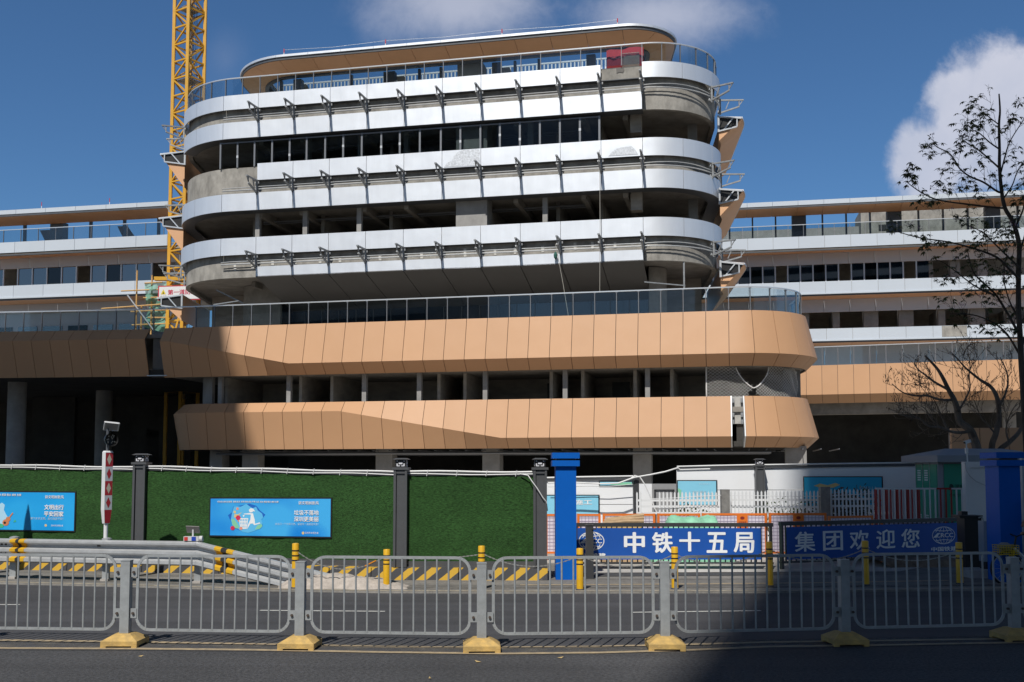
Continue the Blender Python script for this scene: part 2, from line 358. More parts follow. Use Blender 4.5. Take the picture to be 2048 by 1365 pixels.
# shoulder: a raised concrete strip with a thin edge, apron in front of the gate
back = gl([(-900, 1118), (0, 1132), (256, 1134), (512, 1140), (760, 1150), (1024, 1150), (1536, 1150), (2048, 1146), (2900, 1135)])
fe = [Vector((p.x, p.y-0.0, 0)) for p in far_edge]
mb = MB(); fs = []
A_ = [(p.x, p.y, -0.01) for p in fe]; B_ = [(p.x, p.y+0.02, 0.035) for p in fe]
C_ = []
for p in fe: C_.append((p.x*1.24, p.y+6.0 if True else 0, 0.035))
mb.add(A_+B_+C_, [(i, i+1, NF+i+1, NF+i) for i in range(NF-1)]+[(NF+i, NF+1+i, 2*NF+1+i, 2*NF+i) for i in range(NF-1)])
structure('road_shoulder', mb, shoulder_m)
tag(MB().add([(p.x, p.y+0.05, 0.039) for p in fe]+[(p.x, p.y+0.16, 0.039) for p in fe], [(i, i+1, NF+i+1, NF+i) for i in range(NF-1)]).build('shoulder_edge_line', mat('edge_paint', (0.33, 0.29, 0.22), 0.9, var=0.4, scale=8)), kind='structure')
def gz(px, py, z): p = G(px, py, z); return p
q = [gz(1040, 1171, 0.039), gz(1320, 1169.5, 0.039), gz(1600, 1167, 0.039), gz(1900, 1162, 0.039)]
tag(MB().add([p for c in q for p in (c, c+Vector((0, 0.14, 0)))], [(0, 2, 3, 1), (2, 4, 5, 3), (4, 6, 7, 5)]).build('shoulder_yellow_line', yellow_line), kind='structure')
ap = [gz(1160, 1146, 0.045), gz(1800, 1143, 0.045), gz(1960, 1112, 0.045), gz(1960, 1060, 0.045), gz(1120, 1060, 0.045)]
structure('gate_apron', MB().add(ap, [(0, 1, 2, 3, 4)]), apron_m)
dk = [gz(1160, 1153.5, 0.043), gz(1560, 1150.5, 0.043), gz(1560, 1145, 0.043), gz(1160, 1147, 0.043)]
structure('apron_gutter', MB().add(dk, [(0, 1, 2, 3)]), mat('gutter_dark', (0.055, 0.055, 0.056), 0.9, var=0.3, scale=6))  # dark strip along the front edge of the apron
mb = MB()
p0, p1 = gz(1785, 1140, 0), gz(1925, 1137, 0)
mb.add([p0+Vector((-.0, 0, .03)), p1+Vector((0, 0, .03)), p0+Vector((-.25, .1, .2)), p1+Vector((0, .1, .2)), p0+Vector((-.4, 3, .2)), p1+Vector((0, 3, .2))], [(0, 1, 3, 2), (2, 3, 5, 4)])
structure('earth_bank', mb, mat('earth', (0.16, 0.12, 0.09), 0.95, var=0.35, scale=5, bump=0.6, bscale=14))

# shadow casting towers of the street behind the camera
fac = mat('tower_facade', (0.58, 0.60, 0.63), 0.4, var=0.1, scale=0.3)
def street_tower(x0, x1, y0, y1, h, label):
    t = thing('apartment_tower', label, 'tower', ((x0+x1)/2, (y0+y1)/2, 0))
    MB().box(((x0+x1)/2, (y0+y1)/2, h/2), (x1-x0, y1-y0, h)).build('wall', fac, t)
    m = MB()
    for k in range(int(h/3.4)-1):
        m.box(((x0+x1)/2, y1+0.06, 2.6+k*3.4), (x1-x0-2, 0.1, 1.7))
    m.build('window_band', MT['glass_dk'], t)
    MB().box(((x0+x1)/2, (y0+y1)/2, h+0.3), (x1-x0-1, y1-y0-1, 0.6)).build('roof', fac, t)
street_tower(-92, -43.1, -22, -5, 109, 'tall grey tower across the street, its shadow falls on the left of the copper podium')
street_tower(-16.95, 60, -68, -45, 130, 'tall grey tower across the street, its shadow falls on the gate at right')

# ================================================================== main block
M0 = Frame((0, 66.0), 12.3)
BLD = thing('office_building', 'white banded office block under construction on a copper coloured podium, in the middle', 'building', tuple(M0.W(0, -6, 0)))
zt = lambda py: M0.Z(900, py, 0.0)
aR = M0.A(1285, 0, 300); aL = M0.A(464, 0, 300)
TP = Path(M0, aL, aR, 0.0, r=4.7, swL=76, swR=97, rL=6.3)
PW = (M0.A(1199, 0, 300)-M0.A(442, 0, 300))/10.0            # facade panel width
joints = [aR-k*PW for k in range(12)]
jR = [aR+k*PW for k in range(1, 6)]; jL = [joints[-1]-k*PW for k in range(1, 5)]
def panels(path, bounds, prof, mat_, name, parent, gap=0.028, back=True, extra=(), smooth=True, backmat=None):
    b = sorted(bounds); m = MB()
    for i in range(len(b)-1): m.sweep(path, b[i]+gap/2, b[i+1]-gap/2, prof, extra)
    o = m.build(name, mat_, parent, smooth=smooth)
    return o
def vprof(z0, z1, o=0.0, t=0.06): return [(o, z0), (o, z1), (o-t, z1), (o-t, z0)]
def backer(path, s0, s1, z0, z1, name='spandrel', mat_=None, o=-0.36, t=0.3, parent=None):
    return MB().sweep(path, s0, s1, [(o, z0), (o, z1), (o-t, z1), (o-t, z0)]).build(name, mat_ or MT['concrete'], parent or BLD, smooth=True)
LV = [  # band top, band bottom, lower band top, lower band bottom (picture rows along the column x=900)
    (155.3, 185.4, 212.0, 246.0), (301.5, 336.0, 362.0, 398.0), (454.6, 490.3, 516.5, 538.0)]
sA, sB = TP.eL-9.0, TP.eR+11.0
full = sorted([sA]+[j for j in jL if j > sA]+joints+[j for j in jR if j < sB]+[sB])
allj = sorted(set([round(x, 4) for x in [sA]+[joints[-1]-k*PW for k in range(1, 8) if joints[-1]-k*PW > sA+0.3]+joints+[aR+k*PW for k in range(1, 9) if aR+k*PW < sB-0.3]+[sB]]))
i0 = allj.index(round(aR, 4))
for lv, (y1, y2, y3, y4) in enumerate(LV):
    z1, z2, z3, z4 = zt(y1), zt(y2), zt(y3), zt(y4)
    backer(TP, sA, sB, z4+0.06, z1-0.12, parent=BLD)
    # shadowy flange under the upper band and the closing strip over the windows
    top = list(allj)
    if lv == 0:
        panels(TP, [s for s in allj if s <= joints[1]+.01], vprof(z2, z1), MT['white'], 'parapet_cladding', BLD)
        panels(TP, [s for s in allj if s >= aR-.01], vprof(z2, z1), MT['white'], 'parapet_cladding', BLD)
        low = [s for s in allj if s <= aR+.01 and s >= TP.aL-6.3*0.95]
    elif lv == 1:
        panels(TP, [s for s in allj if s >= joints[10]-.3], vprof(z2, z1), MT['white'], 'parapet_cladding', BLD)
        low = allj
    else:
        panels(TP, allj, vprof(z2, z1), MT['white'], 'parapet_cladding', BLD)
        low = [s for s in allj if joints[10]-.3 <= s <= aR+.01]
    panels(TP, low, vprof(z4, z3), MT['white'], 'lower_cladding', BLD)
    if lv < 2:
        MB().sweep(TP, low[0], low[-1], [(-0.03, z4-0.02), (-0.03, z4+0.04), (-0.9, z4+0.04), (-0.9, z4-0.02)]).build('window_head', MT['steel_dk'], BLD)
    MB().sweep(TP, joints[10]-.3, aR, [(-0.07, z2-0.02), (-0.07, z2+0.03), (-0.36, z2+0.03), (-0.36, z2-0.02)]).build('flange', MT['steel_dk'], BLD)
    # service rails running through the brackets
    rl = MB(); gapz = z2-z3
    for fz, ra in ((0.50, 0.032), (0.27, 0.042)):
        zz = z3+gapz*fz
        ts = TP.samples(joints[11] if lv != 0 else joints[11], jR[2])
        rl.tube([TP.pt(t, -0.06, zz+0.05*sin(t*0.9+fz*9)*(fz > .4)) for t in ts], ra, 5)
    rl.build('service_rail', MT['rail'], BLD)
# peeling film on two second row panels, bare patches on the concrete
film = mat('protective_film', (0.62, 0.65, 0.70), 0.6, var=0.25, scale=9)
z1, z2 = zt(301.5), zt(336)
def facepoly(pts, o, t=0.012):
    return [TP.fr.W(TP.fr.hit(x, y, o)[0], o, TP.fr.hit(x, y, o)[1]) for x, y in pts]
def face_patch(name, pts, o, m_, parent):
    mb = MB(); v = facepoly(pts, o); n = len(v); k = Vector((M0.n.x, M0.n.y, 0))*-0.01
    mb.add(v+[p+k for p in v], [tuple(range(n)), tuple(range(n, 2*n))[::-1]]+[(i, (i+1) % n, n+(i+1) % n, n+i) for i in range(n)])
    return mb.build(name, m_, parent)
face_patch('protective_film', [(888, 335), (893, 327), (903, 322), (908, 312), (917, 304), (925, 300.5), (957, 298), (960, 306), (958, 312), (960, 322), (957, 331)], 0.015, film, BLD)
face_patch('protective_film', [(1217, 312.5), (1224, 304), (1234, 297), (1262, 292), (1270, 299), (1276, 309)], 0.015, film, BLD)
face_patch('damp_patch', [(1232, 136), (1248, 134.8), (1248.5, 141), (1246, 146), (1239, 144.5), (1233, 147)], -0.33, mat('damp_concrete', (0.16, 0.15, 0.14), 0.9), BLD)
pm = mat('plaster_white', (0.60, 0.58, 0.54), 0.9, var=0.2, scale=5)
for xx in (470, 505, 545, 590, 640, 680, 735, 760, 805, 843, 888, 930, 990, 1030, 1085, 1150, 1185, 1230):
    yb = 516.5+(900-xx)*0.060+1; h = 13+random.random()*6
    face_patch('plaster_patch', [(xx-3, yb-h), (xx+2+random.random()*2, yb-h), (xx+3, yb-2), (xx-2, yb-1)], -0.33, pm, BLD)
# cantilever brackets
def bracket(s_, zr, zb, name='bracket', L=1.55, mat_=None):
    m = MB(); P = lambda o, z: TP.pt(s_, o, z)
    a, b, na, nb = TP.P(s_); d = M0.W(-nb, na, 0)-M0.W(0, 0, 0); d.z = 0
    m.bar(P(0.02, zb-0.12), P(0.02, zr+0.1), 0.11, 0.09)
    m.bar(P(0.0, zr), P(L, zr-0.05), 0.12, 0.09)
    m.bar(P(0.02, zb), P(L-0.30, zr-0.48), 0.12, 0.09)
    m.bar(P(L-0.30, zr-0.5), P(L-0.30, zr-0.03), 0.06)
    m.bar(P(L-0.30, zr-0.40), P(L-0.04, zr-0.06), 0.05)
    m.bar(P(0.38, zb+0.24), P(0.62, zr-0.04), 0.055)
    for o in (-0.06, 0.06):
        for z in (zr-0.12, zb+0.05): m.box(TP.pt(s_+o*1.6, -0.1, z), (0.10, 0.2, 0.14), rz=-M0.ang)
    return m.build(name, mat_ or MT['bracket'], BLD)
for lv, (y1, y2, y3, y4) in enumerate(LV):
    zr, zb = zt(y2)-0.05, zt(y3)-0.02
    for s_ in joints[:11]+jR[1:3]+([jL[1]] if lv != 1 else []) + [jL[2]]:
        bracket(s_, zr, zb)
# wedge shaped side canopies, finished with copper soffit; their open truss ends face the street
def canopy(s0, s1, zr, zlow, L=1.75, name='side_canopy'):
    root = MB().sweep(TP, s0, s1, [(0.02, zr+0.06), (L, zr-0.20), (L, zr-0.30), (0.02, zlow)][::1]).build(name, MT['orange_soffit'], BLD)
    a, b = min(s0, s1), max(s0, s1)
    MB().sweep(TP, s0, s1, [(0.0, zr+0.075), (L+0.05, zr-0.17), (L+0.05, zr-0.27), (L+0.012, zr-0.27), (L+0.012, zr-0.195), (0.0, zr+0.045)]).build('canopy_cover', MT['white'], root)
    e = s0; sg = -1 if s1 > s0 else 1
    m = MB(); Q = lambda o, z: TP.pt(e+sg*0.06, o, z)
    m.bar(Q(0.0, zr), Q(L, zr-0.28), 0.09); m.bar(Q(0.0, zr-0.95), Q(L-0.3, zr-0.80), 0.09); m.bar(Q(L-0.3, zr-0.8), Q(L-0.3, zr-0.25), 0.08)
    m.bar(Q(0.35, zr-0.9), Q(1.0, zr-0.15), 0.08); m.bar(Q(0, zr-1.0), Q(0, zr+0.1), 0.12)
    m.build('end_truss', MT['mull_lt'] if sg < 0 else MT['rail'], root)
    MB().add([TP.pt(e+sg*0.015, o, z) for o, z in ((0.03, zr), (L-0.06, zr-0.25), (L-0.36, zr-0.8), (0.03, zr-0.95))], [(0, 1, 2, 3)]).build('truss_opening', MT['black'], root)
for lv, (y1, y2, y3, y4) in enumerate(LV):
    zr = zt(y3)+ (0.1 if lv < 2 else 0.25)
    canopy(TP.eR-1.5, TP.eR+11, zr-(0.85 if lv == 0 else .65 if lv == 1 else .5), zr-2.4, L=1.5)
    zl = zt(y3)+(-0.2 if lv == 0 else 0.0)
    canopy(TP.eL+0.45, TP.eL-7.5, zl-(0.15 if lv < 2 else 0.95), zl-2.8, L=1.75)
# floors, core walls and columns inside
def slab_poly(path, s0, s1, o, close=None):
    return [path.pt(t, o, 0) for t in path.samples(s0, s1)]
for k, py in enumerate((246.0, 398.0)):
    z = zt(py)
    MB().slab(slab_poly(TP, sA, sB, -0.56), z+0.25, z+0.55).build('floor_slab', MT['concrete_in'], BLD)
z = zt(155.3)
MB().slab(slab_poly(TP, sA, sB, -0.56), z-0.75, z-0.45).build('roof_slab', MT['pale_floor'], BLD)
zf = M0.Z(900, 640, 3.0)-0.25                                   # terrace floor
ztop = zt(155.3)-0.8
MB().fbox(M0, aL-6.0, aR+3.2, -9.2, -8.8, zf, ztop).build('core_wall', MT['block'], BLD)
# cross walls with door sized openings, and the grey piers lit by the sun
for px in (520, 655, 790, 985, 1120, 1205):
    a = M0.A(px, -4, 400)
    MB().fbox(M0, a-0.12, a+0.12, -8.8, -3.2, zt(540), ztop).build('cross_wall', MT['concrete_in'], BLD)
for (ya, yb) in ((250, 303), (401, 456)):
    za, zb = zt(yb)-0.2, zt(ya)+0.4
    MB().fbox(M0, M0.A(912, -0.75, 400), M0.A(974, -0.75, 400), -2.2, -0.75, za, zb).build('pier', MT['column'], BLD)
    doors = [(690, 725), (880, 905), (1137, 1172)]
    for p0, p1 in doors:
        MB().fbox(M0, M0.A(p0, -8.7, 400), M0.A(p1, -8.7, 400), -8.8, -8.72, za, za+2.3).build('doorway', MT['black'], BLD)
for px in (515, 610, 718, 1090):
    a = M0.A(px, -0.9, 430)
    MB().fbox(M0, a-0.16, a+0.16, -1.2, -0.9, zt(456)-0.2, zt(398)+0.3).build('post', MT['column'], BLD)
for px in (614, 720, 812, 1060):
    a = M0.A(px, -1.3, 280)
    MB().fbox(M0, a-0.16, a+0.16, -1.8, -1.3, zt(303)-0.2, zt(250)+0.3).build('post', MT['column'], BLD)
for px in (560, 640, 760, 840, 1050, 1180, 1260):                # deep beams and pipes under the slabs
    for py in (246, 398):
        a = M0.A(px, -4, 300); z = zt(py)
        MB().fbox(M0, a-0.15, a+0.15, -8.7, -1.0, z-0.25, z+0.25).build('ceiling_beam', MT['concrete_in'], BLD)
for py in (246, 398):
    z = zt(py); m = MB()
    for b_ in (-3.0, -3.5): m.tube([M0.W(M0.A(530, b_, 300), b_, z-0.12), M0.W(M0.A(1180, b_, 300), b_, z-0.12)], 0.06, 6)
    m.build('ceiling_pipe', MT['mull'], BLD)
for zz0, zz1 in ((zt(303)-.2, zt(246)+.3), (zt(456)-.2, zt(398)+.3)):
    a = M0.A(1272, -1.6, 300)
    MB().fbox(M0, a-0.35, a+0.35, -2.2, -1.5, zz0+1.1, zz1).build('hanging_beam', MT['block'], BLD)
    a = M0.A(1385, -4.5, 300); MB().fbox(M0, a-0.3, a+0.3, -5, -4.4, zz0, zz1).build('column', MT['column'], BLD)
# glazed top floor: mullions and panes
zs, zh = zt(301.5)-0.1, zt(250)
mpx = [442, 476, 510, 545, 580, 614, 651, 687, 724, 763, 800, 840, 882, 921, 961, 1000, 1040, 1080, 1120, 1160, 1199]
mA = [M0.A(p, -0.35, 280) for p in mpx]
for i, a in enumerate(mA):
    MB().fbox(M0, a-0.06, a+0.06, -0.45, -0.30, zs, zh).build('mullion', MT['mull'], BLD)
    if i % 3 == 1 or i in (9, 10, 15):
        MB().fbox(M0, a-0.068, a+0.068, -0.30, -0.292, zs+0.55+0.12*(i % 4), zs+0.72+0.12*(i % 4)).build('tape_wrap', MT['mull_lt'], BLD)
MB().fbox(M0, mA[0], mA[-1], -0.43, -0.32, zh-0.10, zh-0.02).build('window_rail', MT['mull'], BLD)
for i in range(len(mA)-1):
    MB().fbox(M0, mA[i]+0.06, mA[i+1]-0.06, -0.385, -0.375, zs, zh-0.1).build('window_pane', MT['glass_win'], BLD)
# lowest soffit, sloping in to the recessed ground storey of the tower
z0s, z1s = zt(538), 13.75
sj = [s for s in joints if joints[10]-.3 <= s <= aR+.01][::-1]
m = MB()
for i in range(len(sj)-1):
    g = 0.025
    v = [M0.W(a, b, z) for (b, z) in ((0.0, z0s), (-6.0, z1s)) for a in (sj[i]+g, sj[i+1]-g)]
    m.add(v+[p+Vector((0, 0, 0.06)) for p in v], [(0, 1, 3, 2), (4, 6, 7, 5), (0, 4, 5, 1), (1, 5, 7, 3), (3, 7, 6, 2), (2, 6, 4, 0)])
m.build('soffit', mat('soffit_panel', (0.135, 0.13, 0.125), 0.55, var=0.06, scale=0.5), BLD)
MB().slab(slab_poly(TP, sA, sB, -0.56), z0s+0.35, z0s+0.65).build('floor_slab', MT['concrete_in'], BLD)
MB().sweep(TP, aR+0.05, sB, [(-3.6, zf), (-3.6, z0s+0.3), (-3.9, z0s+0.3), (-3.9, zf)]).build('end_wall', MT['concrete_in'], BLD, smooth=True)
MB().sweep(TP, sA, joints[10]-.2, [(-4.4, zf), (-4.4, z0s+0.3), (-4.7, z0s+0.3), (-4.7, zf)]).build('end_wall', MT['concrete_in'], BLD, smooth=True)
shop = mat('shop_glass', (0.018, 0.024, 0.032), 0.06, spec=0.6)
ga, gb = joints[10]-0.3, aR-0.2
n = 20
for i in range(n):
    a0, a1 = ga+(gb-ga)*i/n, ga+(gb-ga)*(i+1)/n
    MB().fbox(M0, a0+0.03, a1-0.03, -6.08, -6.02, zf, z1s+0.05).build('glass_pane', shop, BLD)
m = MB()
for i in range(n+1):
    a0 = ga+(gb-ga)*i/n; m.fbox(M0, a0-0.035, a0+0.035, -6.1, -5.95, zf, z1s+0.05)
m.build('curtain_wall_frame', MT['steel_dk'], BLD)
m = MB()
for px in (1430, 1445): pass
m.bar(M0.W(M0.A(1365, 0.3, 520), -1.2, z0s+0.2), M0.W(M0.A(1365, 0.3, 520), -1.2, z0s-1.6), 0.10)
m.bar(M0.W(M0.A(1287, 0.3, 520), -0.2, z0s-1.3), M0.W(M0.A(1367, 0.3, 520), -1.2, z0s-1.45), 0.07)
m.bar(M0.W(M0.A(455, 0.3, 580), -2.0, z0s-1.4), M0.W(M0.A(400, 0.3, 560), -2.0, z0s-0.4), 0.08)
m.bar(M0.W(M0.A(400, 0.3, 583), -1.6, z0s-1.5), M0.W(M0.A(460, 0.3, 580), -1.0, z0s-1.4), 0.07)
m.build('soffit_framing', MT['bracket'], BLD)

# ------------------------------------------------------------------ glass balustrades
def balustrade(path, s0, s1, o, z0, h, step, parent, name='balustrade', first=None, glass=None, post_mat=None, capw=0.07):
    root = MB().sweep(path, s0, s1, [(o+capw/2, z0+h-0.035), (o+capw/2, z0+h+0.035), (o-capw/2, z0+h+0.035), (o-capw/2, z0+h-0.035)]).build(name, MT['rail'], parent, smooth=True)
    ts = []; t = first if first is not None else s0+0.05
    while t < s1: ts.append(t); t += step
    for i, t in enumerate(ts):
        a, b, na, nb = path.P(t); rz = atan2(na*sin(0), 1)*0
        m = MB(); p0, p1 = path.pt(t, o, z0), path.pt(t, o, z0+h-0.035)
        nn = path.pt(t, 1, 0)-path.pt(t, 0, 0)
        m.bar(p0, p1, 0.045, 0.10, up=nn)
        m.bar(path.pt(t, o+0.05, z0+h-0.10), path.pt(t, o+0.05, z0+h-0.04), 0.12, 0.03, up=nn)
        m.build('post', post_mat or MT['mull'], root)
        if i < len(ts)-1:
            MB().sweep(path, t+0.04, ts[i+1]-0.04, [(o+0.008, z0+0.03), (o+0.008, z0+h-0.06), (o-0.006, z0+h-0.06), (o-0.006, z0+0.03)]).build('glass_pane', glass or MT['glass'], root, smooth=True)
    return root
zb1 = zt(155.3); hr = zt(115.5)-zb1
balustrade(TP, TP.eL-4, TP.eR+4.5, -0.25, zb1-0.05, hr, PW/2, BLD, first=aR-PW/2*34)

# ------------------------------------------------------------------ roof pavilion
bR = -3.4
rp = Path(M0, M0.A(566, bR, 110), M0.A(1244, bR, 52), bR, r=3.4, swL=82, swR=100, rL=5.4)
zR = M0.Z(900, 79, bR)
e0, e1 = rp.eL-9, rp.eR+9
RW = 4.9
rj = []; t = rp.aR-0.25-RW*20
while t < e1:
    if t > e0: rj.append(t)
    t += RW/2
rj = [e0]+rj[1:-1]+[e1]
panels(rp, rj, [(0.0, zR-0.16), (0.0, zR), (-2.2, zR+0.05), (-2.2, zR-0.05), (-0.1, zR-0.16)], MT['white'], 'roof_edge', BLD, gap=0.02)
MB().sweep(rp, e0, e1, [(-0.08, zR-0.36), (-0.08, zR-0.17), (-2.1, zR-0.1), (-2.1, zR-0.36)]).build('gutter', MT['steel_dk'], BLD, smooth=True)
rs = []; t = rp.aR-RW*20
while t < e1:
    if t > e0: rs.append(t)
    t += RW/2
panels(rp, [e0]+rs[1:-1]+[e1], [(-0.16, zR-0.37), (-1.95, zR-0.86), (-1.95, zR-0.79), (-0.3, zR-0.30)][::1], MT['orange_soffit'], 'roof_soffit', BLD, gap=0.03)
MB().sweep(rp, e0, e1, [(-1.86, zR-0.98), (-1.86, zR-0.80), (-2.12, zR-0.80), (-2.12, zR-0.98)]).build('ring_beam', MT['steel_dk'], BLD, smooth=True)
for px in (563, 596, 703, 770, 782, 839, 882, 993, 1030, 1078, 1182):
    w = 0.62 if px in (596, 782, 993, 1182) else 0.17
    a = M0.A(px, bR-2.3, 140)
    MB().fbox(M0, a-w/2, a+w/2, bR-2.3-min(w, .4), bR-2.2, zb1-0.5, zR-1.0).build('pavilion_column', MT['steel_dk'], BLD)
m = MB()
for px in (655, 890): m.bar(M0.W(M0.A(px, bR-6, 120), bR-6, zR-1.0), M0.W(M0.A(px, bR-6, 120)+0.9, bR-6.2, zb1), 0.22)
m.build('raking_strut', MT['mull'], BLD)
for px in (600, 795, 1005):
    m = MB()
    a = M0.A(px, bR-3, 130); m.add([M0.W(a-0.1, bR-3, zR-1.1), M0.W(a+0.5, bR-3, zR-1.1), M0.W(a+1.5, bR-5.5, zb1-0.3), M0.W(a+0.1, bR-5.5, zb1-0.3)], [(0, 1, 2, 3)])
    m.add([M0.W(a-0.1, bR-3.2, zR-1.1), M0.W(a+0.5, bR-3.2, zR-1.1), M0.W(a+1.5, bR-5.7, zb1-0.3), M0.W(a+0.1, bR-5.7, zb1-0.3)], [(3, 2, 1, 0)])
    m.build('inclined_wall', MT['column'], BLD)
MB().fbox(M0, M0.A(914, bR-2.5, 140), M0.A(960, bR-2.5, 140), bR-4.5, bR-2.6, zb1-0.5, M0.Z(935, 119, bR-2.5)).build('plant_box', MT['column'], BLD)
m = MB(); zc = M0.Z(900, 143.5, -9)
m.fbox(M0, M0.A(560, -9, 150), M0.A(1225, -9, 150), -9.05, -8.95, zc-0.05, zc+0.05)
k = M0.A(560, -9, 150)
while k < M0.A(1225, -9, 150): m.fbox(M0, k-0.05, k+0.05, -9.03, -8.97, zb1-0.5, zc-0.06); k += 0.28
m.build('rear_louvre', MT['rail'], BLD)
# lightning rods along the roof edge
rod_m = [mat('rod_red', (0.55, 0.03, 0.05), 0.5), mat('rod_white', (0.7, 0.7, 0.7), 0.5)]
def rod(p, h, parent):
    r_ = MB().tube([p, p+Vector((0, 0, h*0.45))], 0.035, 6).build('lightning_rod', rod_m[1], parent)
    MB().tube([p+Vector((0, 0, h*0.45)), p+Vector((0, 0, h))], 0.035, 6).build('rod_tip', rod_m[0], r_)
for px, py in ((568, 110), (771, 91), (1004, 69), (1235, 51)):
    rod(M0.W(M0.A(px, bR-0.3, py), bR-0.3, zR), 0.52, BLD)
m = MB(); prev = None
for px, py in ((568, 110), (771, 91), (1004, 69), (1235, 51)):
    p = M0.W(M0.A(px, bR-0.3, py), bR-0.3, zR+0.45)
    if prev is not None: m.tube([prev, (prev+p)/2-Vector((0, 0, .12)), p], 0.012, 4)
    prev = p
m.build('lightning_wire', MT['rail'], BLD)
# red tarpaulin tied behind the balustrade, with netting over its right half
red = mat('red_tarp', (0.50, 0.035, 0.045), 0.75, var=0.15, scale=2)
tb = -0.75
ta0, ta1 = M0.A(1213, tb, 110), M0.A(1287, tb, 110); tz0, tz1 = zb1-0.1, M0.Z(1250, 99, tb)
tarp = thing('tarpaulin', 'red tarpaulin with faded white writing hung inside the glass rail on the roof', 'tarpaulin', tuple(M0.W((ta0+ta1)/2, tb, tz0)))
m = MB(); nx = 14; vs = []
for j in range(2):
    for i in range(nx+1):
        a = ta0+(ta1-ta0)*i/nx; vs.append(M0.W(a, tb+0.04*sin(i*1.7), (tz0, tz1+0.05*sin(i*0.8)+0.1*i/nx)[j]))
m.add(vs, [(i, i+1, nx+2+i, nx+1+i) for i in range(nx)]); m.build('sheet', red, tarp, smooth=True)

rope_m = mat('work_rope', (0.40, 0.38, 0.34), 0.9)
for px0, y0, px1, y1, lab in ((1111, 488, 1138, 640, 'slack work rope with a green loop hanging from the lowest white band of the tower'), (1199, 300, 1199.5, 585, 'thin vertical work rope hanging down the front of the tower')):
    p0, p1 = M0.W(M0.A(px0, .25, y0), .25, M0.Z(px0, y0, .25)), M0.W(M0.A(px1, .4, y1), .4, M0.Z(px1, y1, .4))
    t = thing('work_rope', lab, 'rope', tuple(p1)); MB().tube([p0, (p0+p1)/2+Vector((.03, 0, 0)), p1], 0.016, 5).build('strand', rope_m, t)
    if px0 == 1111: MB().lathe(p0-Vector((0, 0, 1.0)), [(.02, 0), (.10, .12), (.12, .3), (.06, .45), (.02, .5)], 8).build('loop', mat('green_cord', (.02, .10, .08), .8), t)
# ------------------------------------------------------------------ lettering
def text_polys(s, h=1.0, bold=0.0, squeeze=1.0):
    cu = bpy.data.curves.new('t', 'FONT'); cu.body = s; cu.size = 1.0; cu.fill_mode = 'FRONT'; cu.resolution_u = 3
    ob = bpy.data.objects.new('t', cu); COL.objects.link(ob)
    dg = bpy.context.evaluated_depsgraph_get(); me = bpy.data.meshes.new_from_object(ob.evaluated_get(dg))
    vs = [v.co.copy() for v in me.vertices]; fs = [tuple(p.vertices) for p in me.polygons]
    bpy.data.objects.remove(ob); bpy.data.curves.remove(cu); bpy.data.meshes.remove(me)
    if not vs: return [], [], 0, 0
    x0, x1 = min(v.x for v in vs), max(v.x for v in vs); y0, y1 = min(v.y for v in vs), max(v.y for v in vs)
    k = h/max(1e-6, y1-y0)
    return [((v.x-x0)*k*squeeze, (v.y-y0)*k) for v in vs], fs, (x1-x0)*k*squeeze, h
class Board:
    """a flat printed panel: origin at its lower left corner, x and y axes in metres, writing laid a few mm proud"""
    def __init__(s, o, x, y):
        s.o = Vector(o); s.x = Vector(x).normalized(); s.y = Vector(y).normalized(); s.n = s.x.cross(s.y).normalized()
        s.w, s.h = Vector(x).length, Vector(y).length
    def p(s, u, v, d=0.0): return s.o+s.x*u+s.y*v+s.n*d
    def text(s, mb, txt, u0, v0, h=None, w=None, bold=0.0, d=0.006, align='l'):
        """w given: fitted to that width; h: letter height"""
        vs, fs, tw, th = text_polys(txt, h or 1.0, bold)
        if not vs: return
        kx = 1.0
        if w:
            if h: kx = w/tw
            else:
                k = w/tw; vs = [(a*k, b*k) for a, b in vs]; tw *= k; th *= k
        sh = {'l': 0, 'c': -tw*kx/2, 'r': -tw*kx}[align]
        e = bold*th/max(1, 1)
        sh_ = [(0, 0)] if not bold else [(0, 0), (e, 0), (-e, 0), (0, e*.7), (0, -e*.7), (e*.7, e*.5), (-e*.7, e*.5), (e*.7, -e*.5), (-e*.7, -e*.5)]
        for k, (ox, oy) in enumerate(sh_): mb.add([s.p(u0+sh+(a+ox)*kx, v0+b+oy, d+k*0.0005) for a, b in vs], fs)
    def poly(s, mb, pts, d=0.004): mb.add([s.p(u, v, d) for u, v in pts], [tuple(range(len(pts)))])
    def ellipse(s, mb, cu, cv, ru, rv, d=0.004, n=20): s.poly(mb, [(cu+ru*cos(2*pi*k/n), cv+rv*sin(2*pi*k/n)) for k in range(n)], d)
    def line(s, mb, pts, w, d=0.004):
        for (a, b), (c, e) in zip(pts, pts[1:]):
            dx, dy = c-a, e-b; l = sqrt(dx*dx+dy*dy) or 1; nx, ny = -dy/l*w/2, dx/l*w/2
            s.poly(mb, [(a+nx, b+ny), (a-nx, b-ny), (c-nx, e-ny), (c+nx, e+ny)], d)
    def panel(s, name, m_, parent, t=0.02, d=0.0, u0=0, v0=0, u1=None, v1=None):
        u1 = s.w if u1 is None else u1; v1 = s.h if v1 is None else v1
        v = [s.p(u0, v0, d), s.p(u1, v0, d), s.p(u1, v1, d), s.p(u0, v1, d)]; w = [q-s.n*t for q in v]
        return MB().add(v+w, [(0, 1, 2, 3), (7, 6, 5, 4), (0, 4, 5, 1), (1, 5, 6, 2), (2, 6, 7, 3), (3, 7, 4, 0)]).build(name, m_, parent)
WHITE_INK = mat('white_print', (0.78, 0.79, 0.80), 0.6)
PALE_INK = mat('pale_print', (0.45, 0.66, 0.76), 0.6)
bd = Board(M0.W(ta0, tb+0.05, tz0), M0.W(ta1, tb, 0)-M0.W(ta0, tb, 0), (0, 0, tz1-tz0))
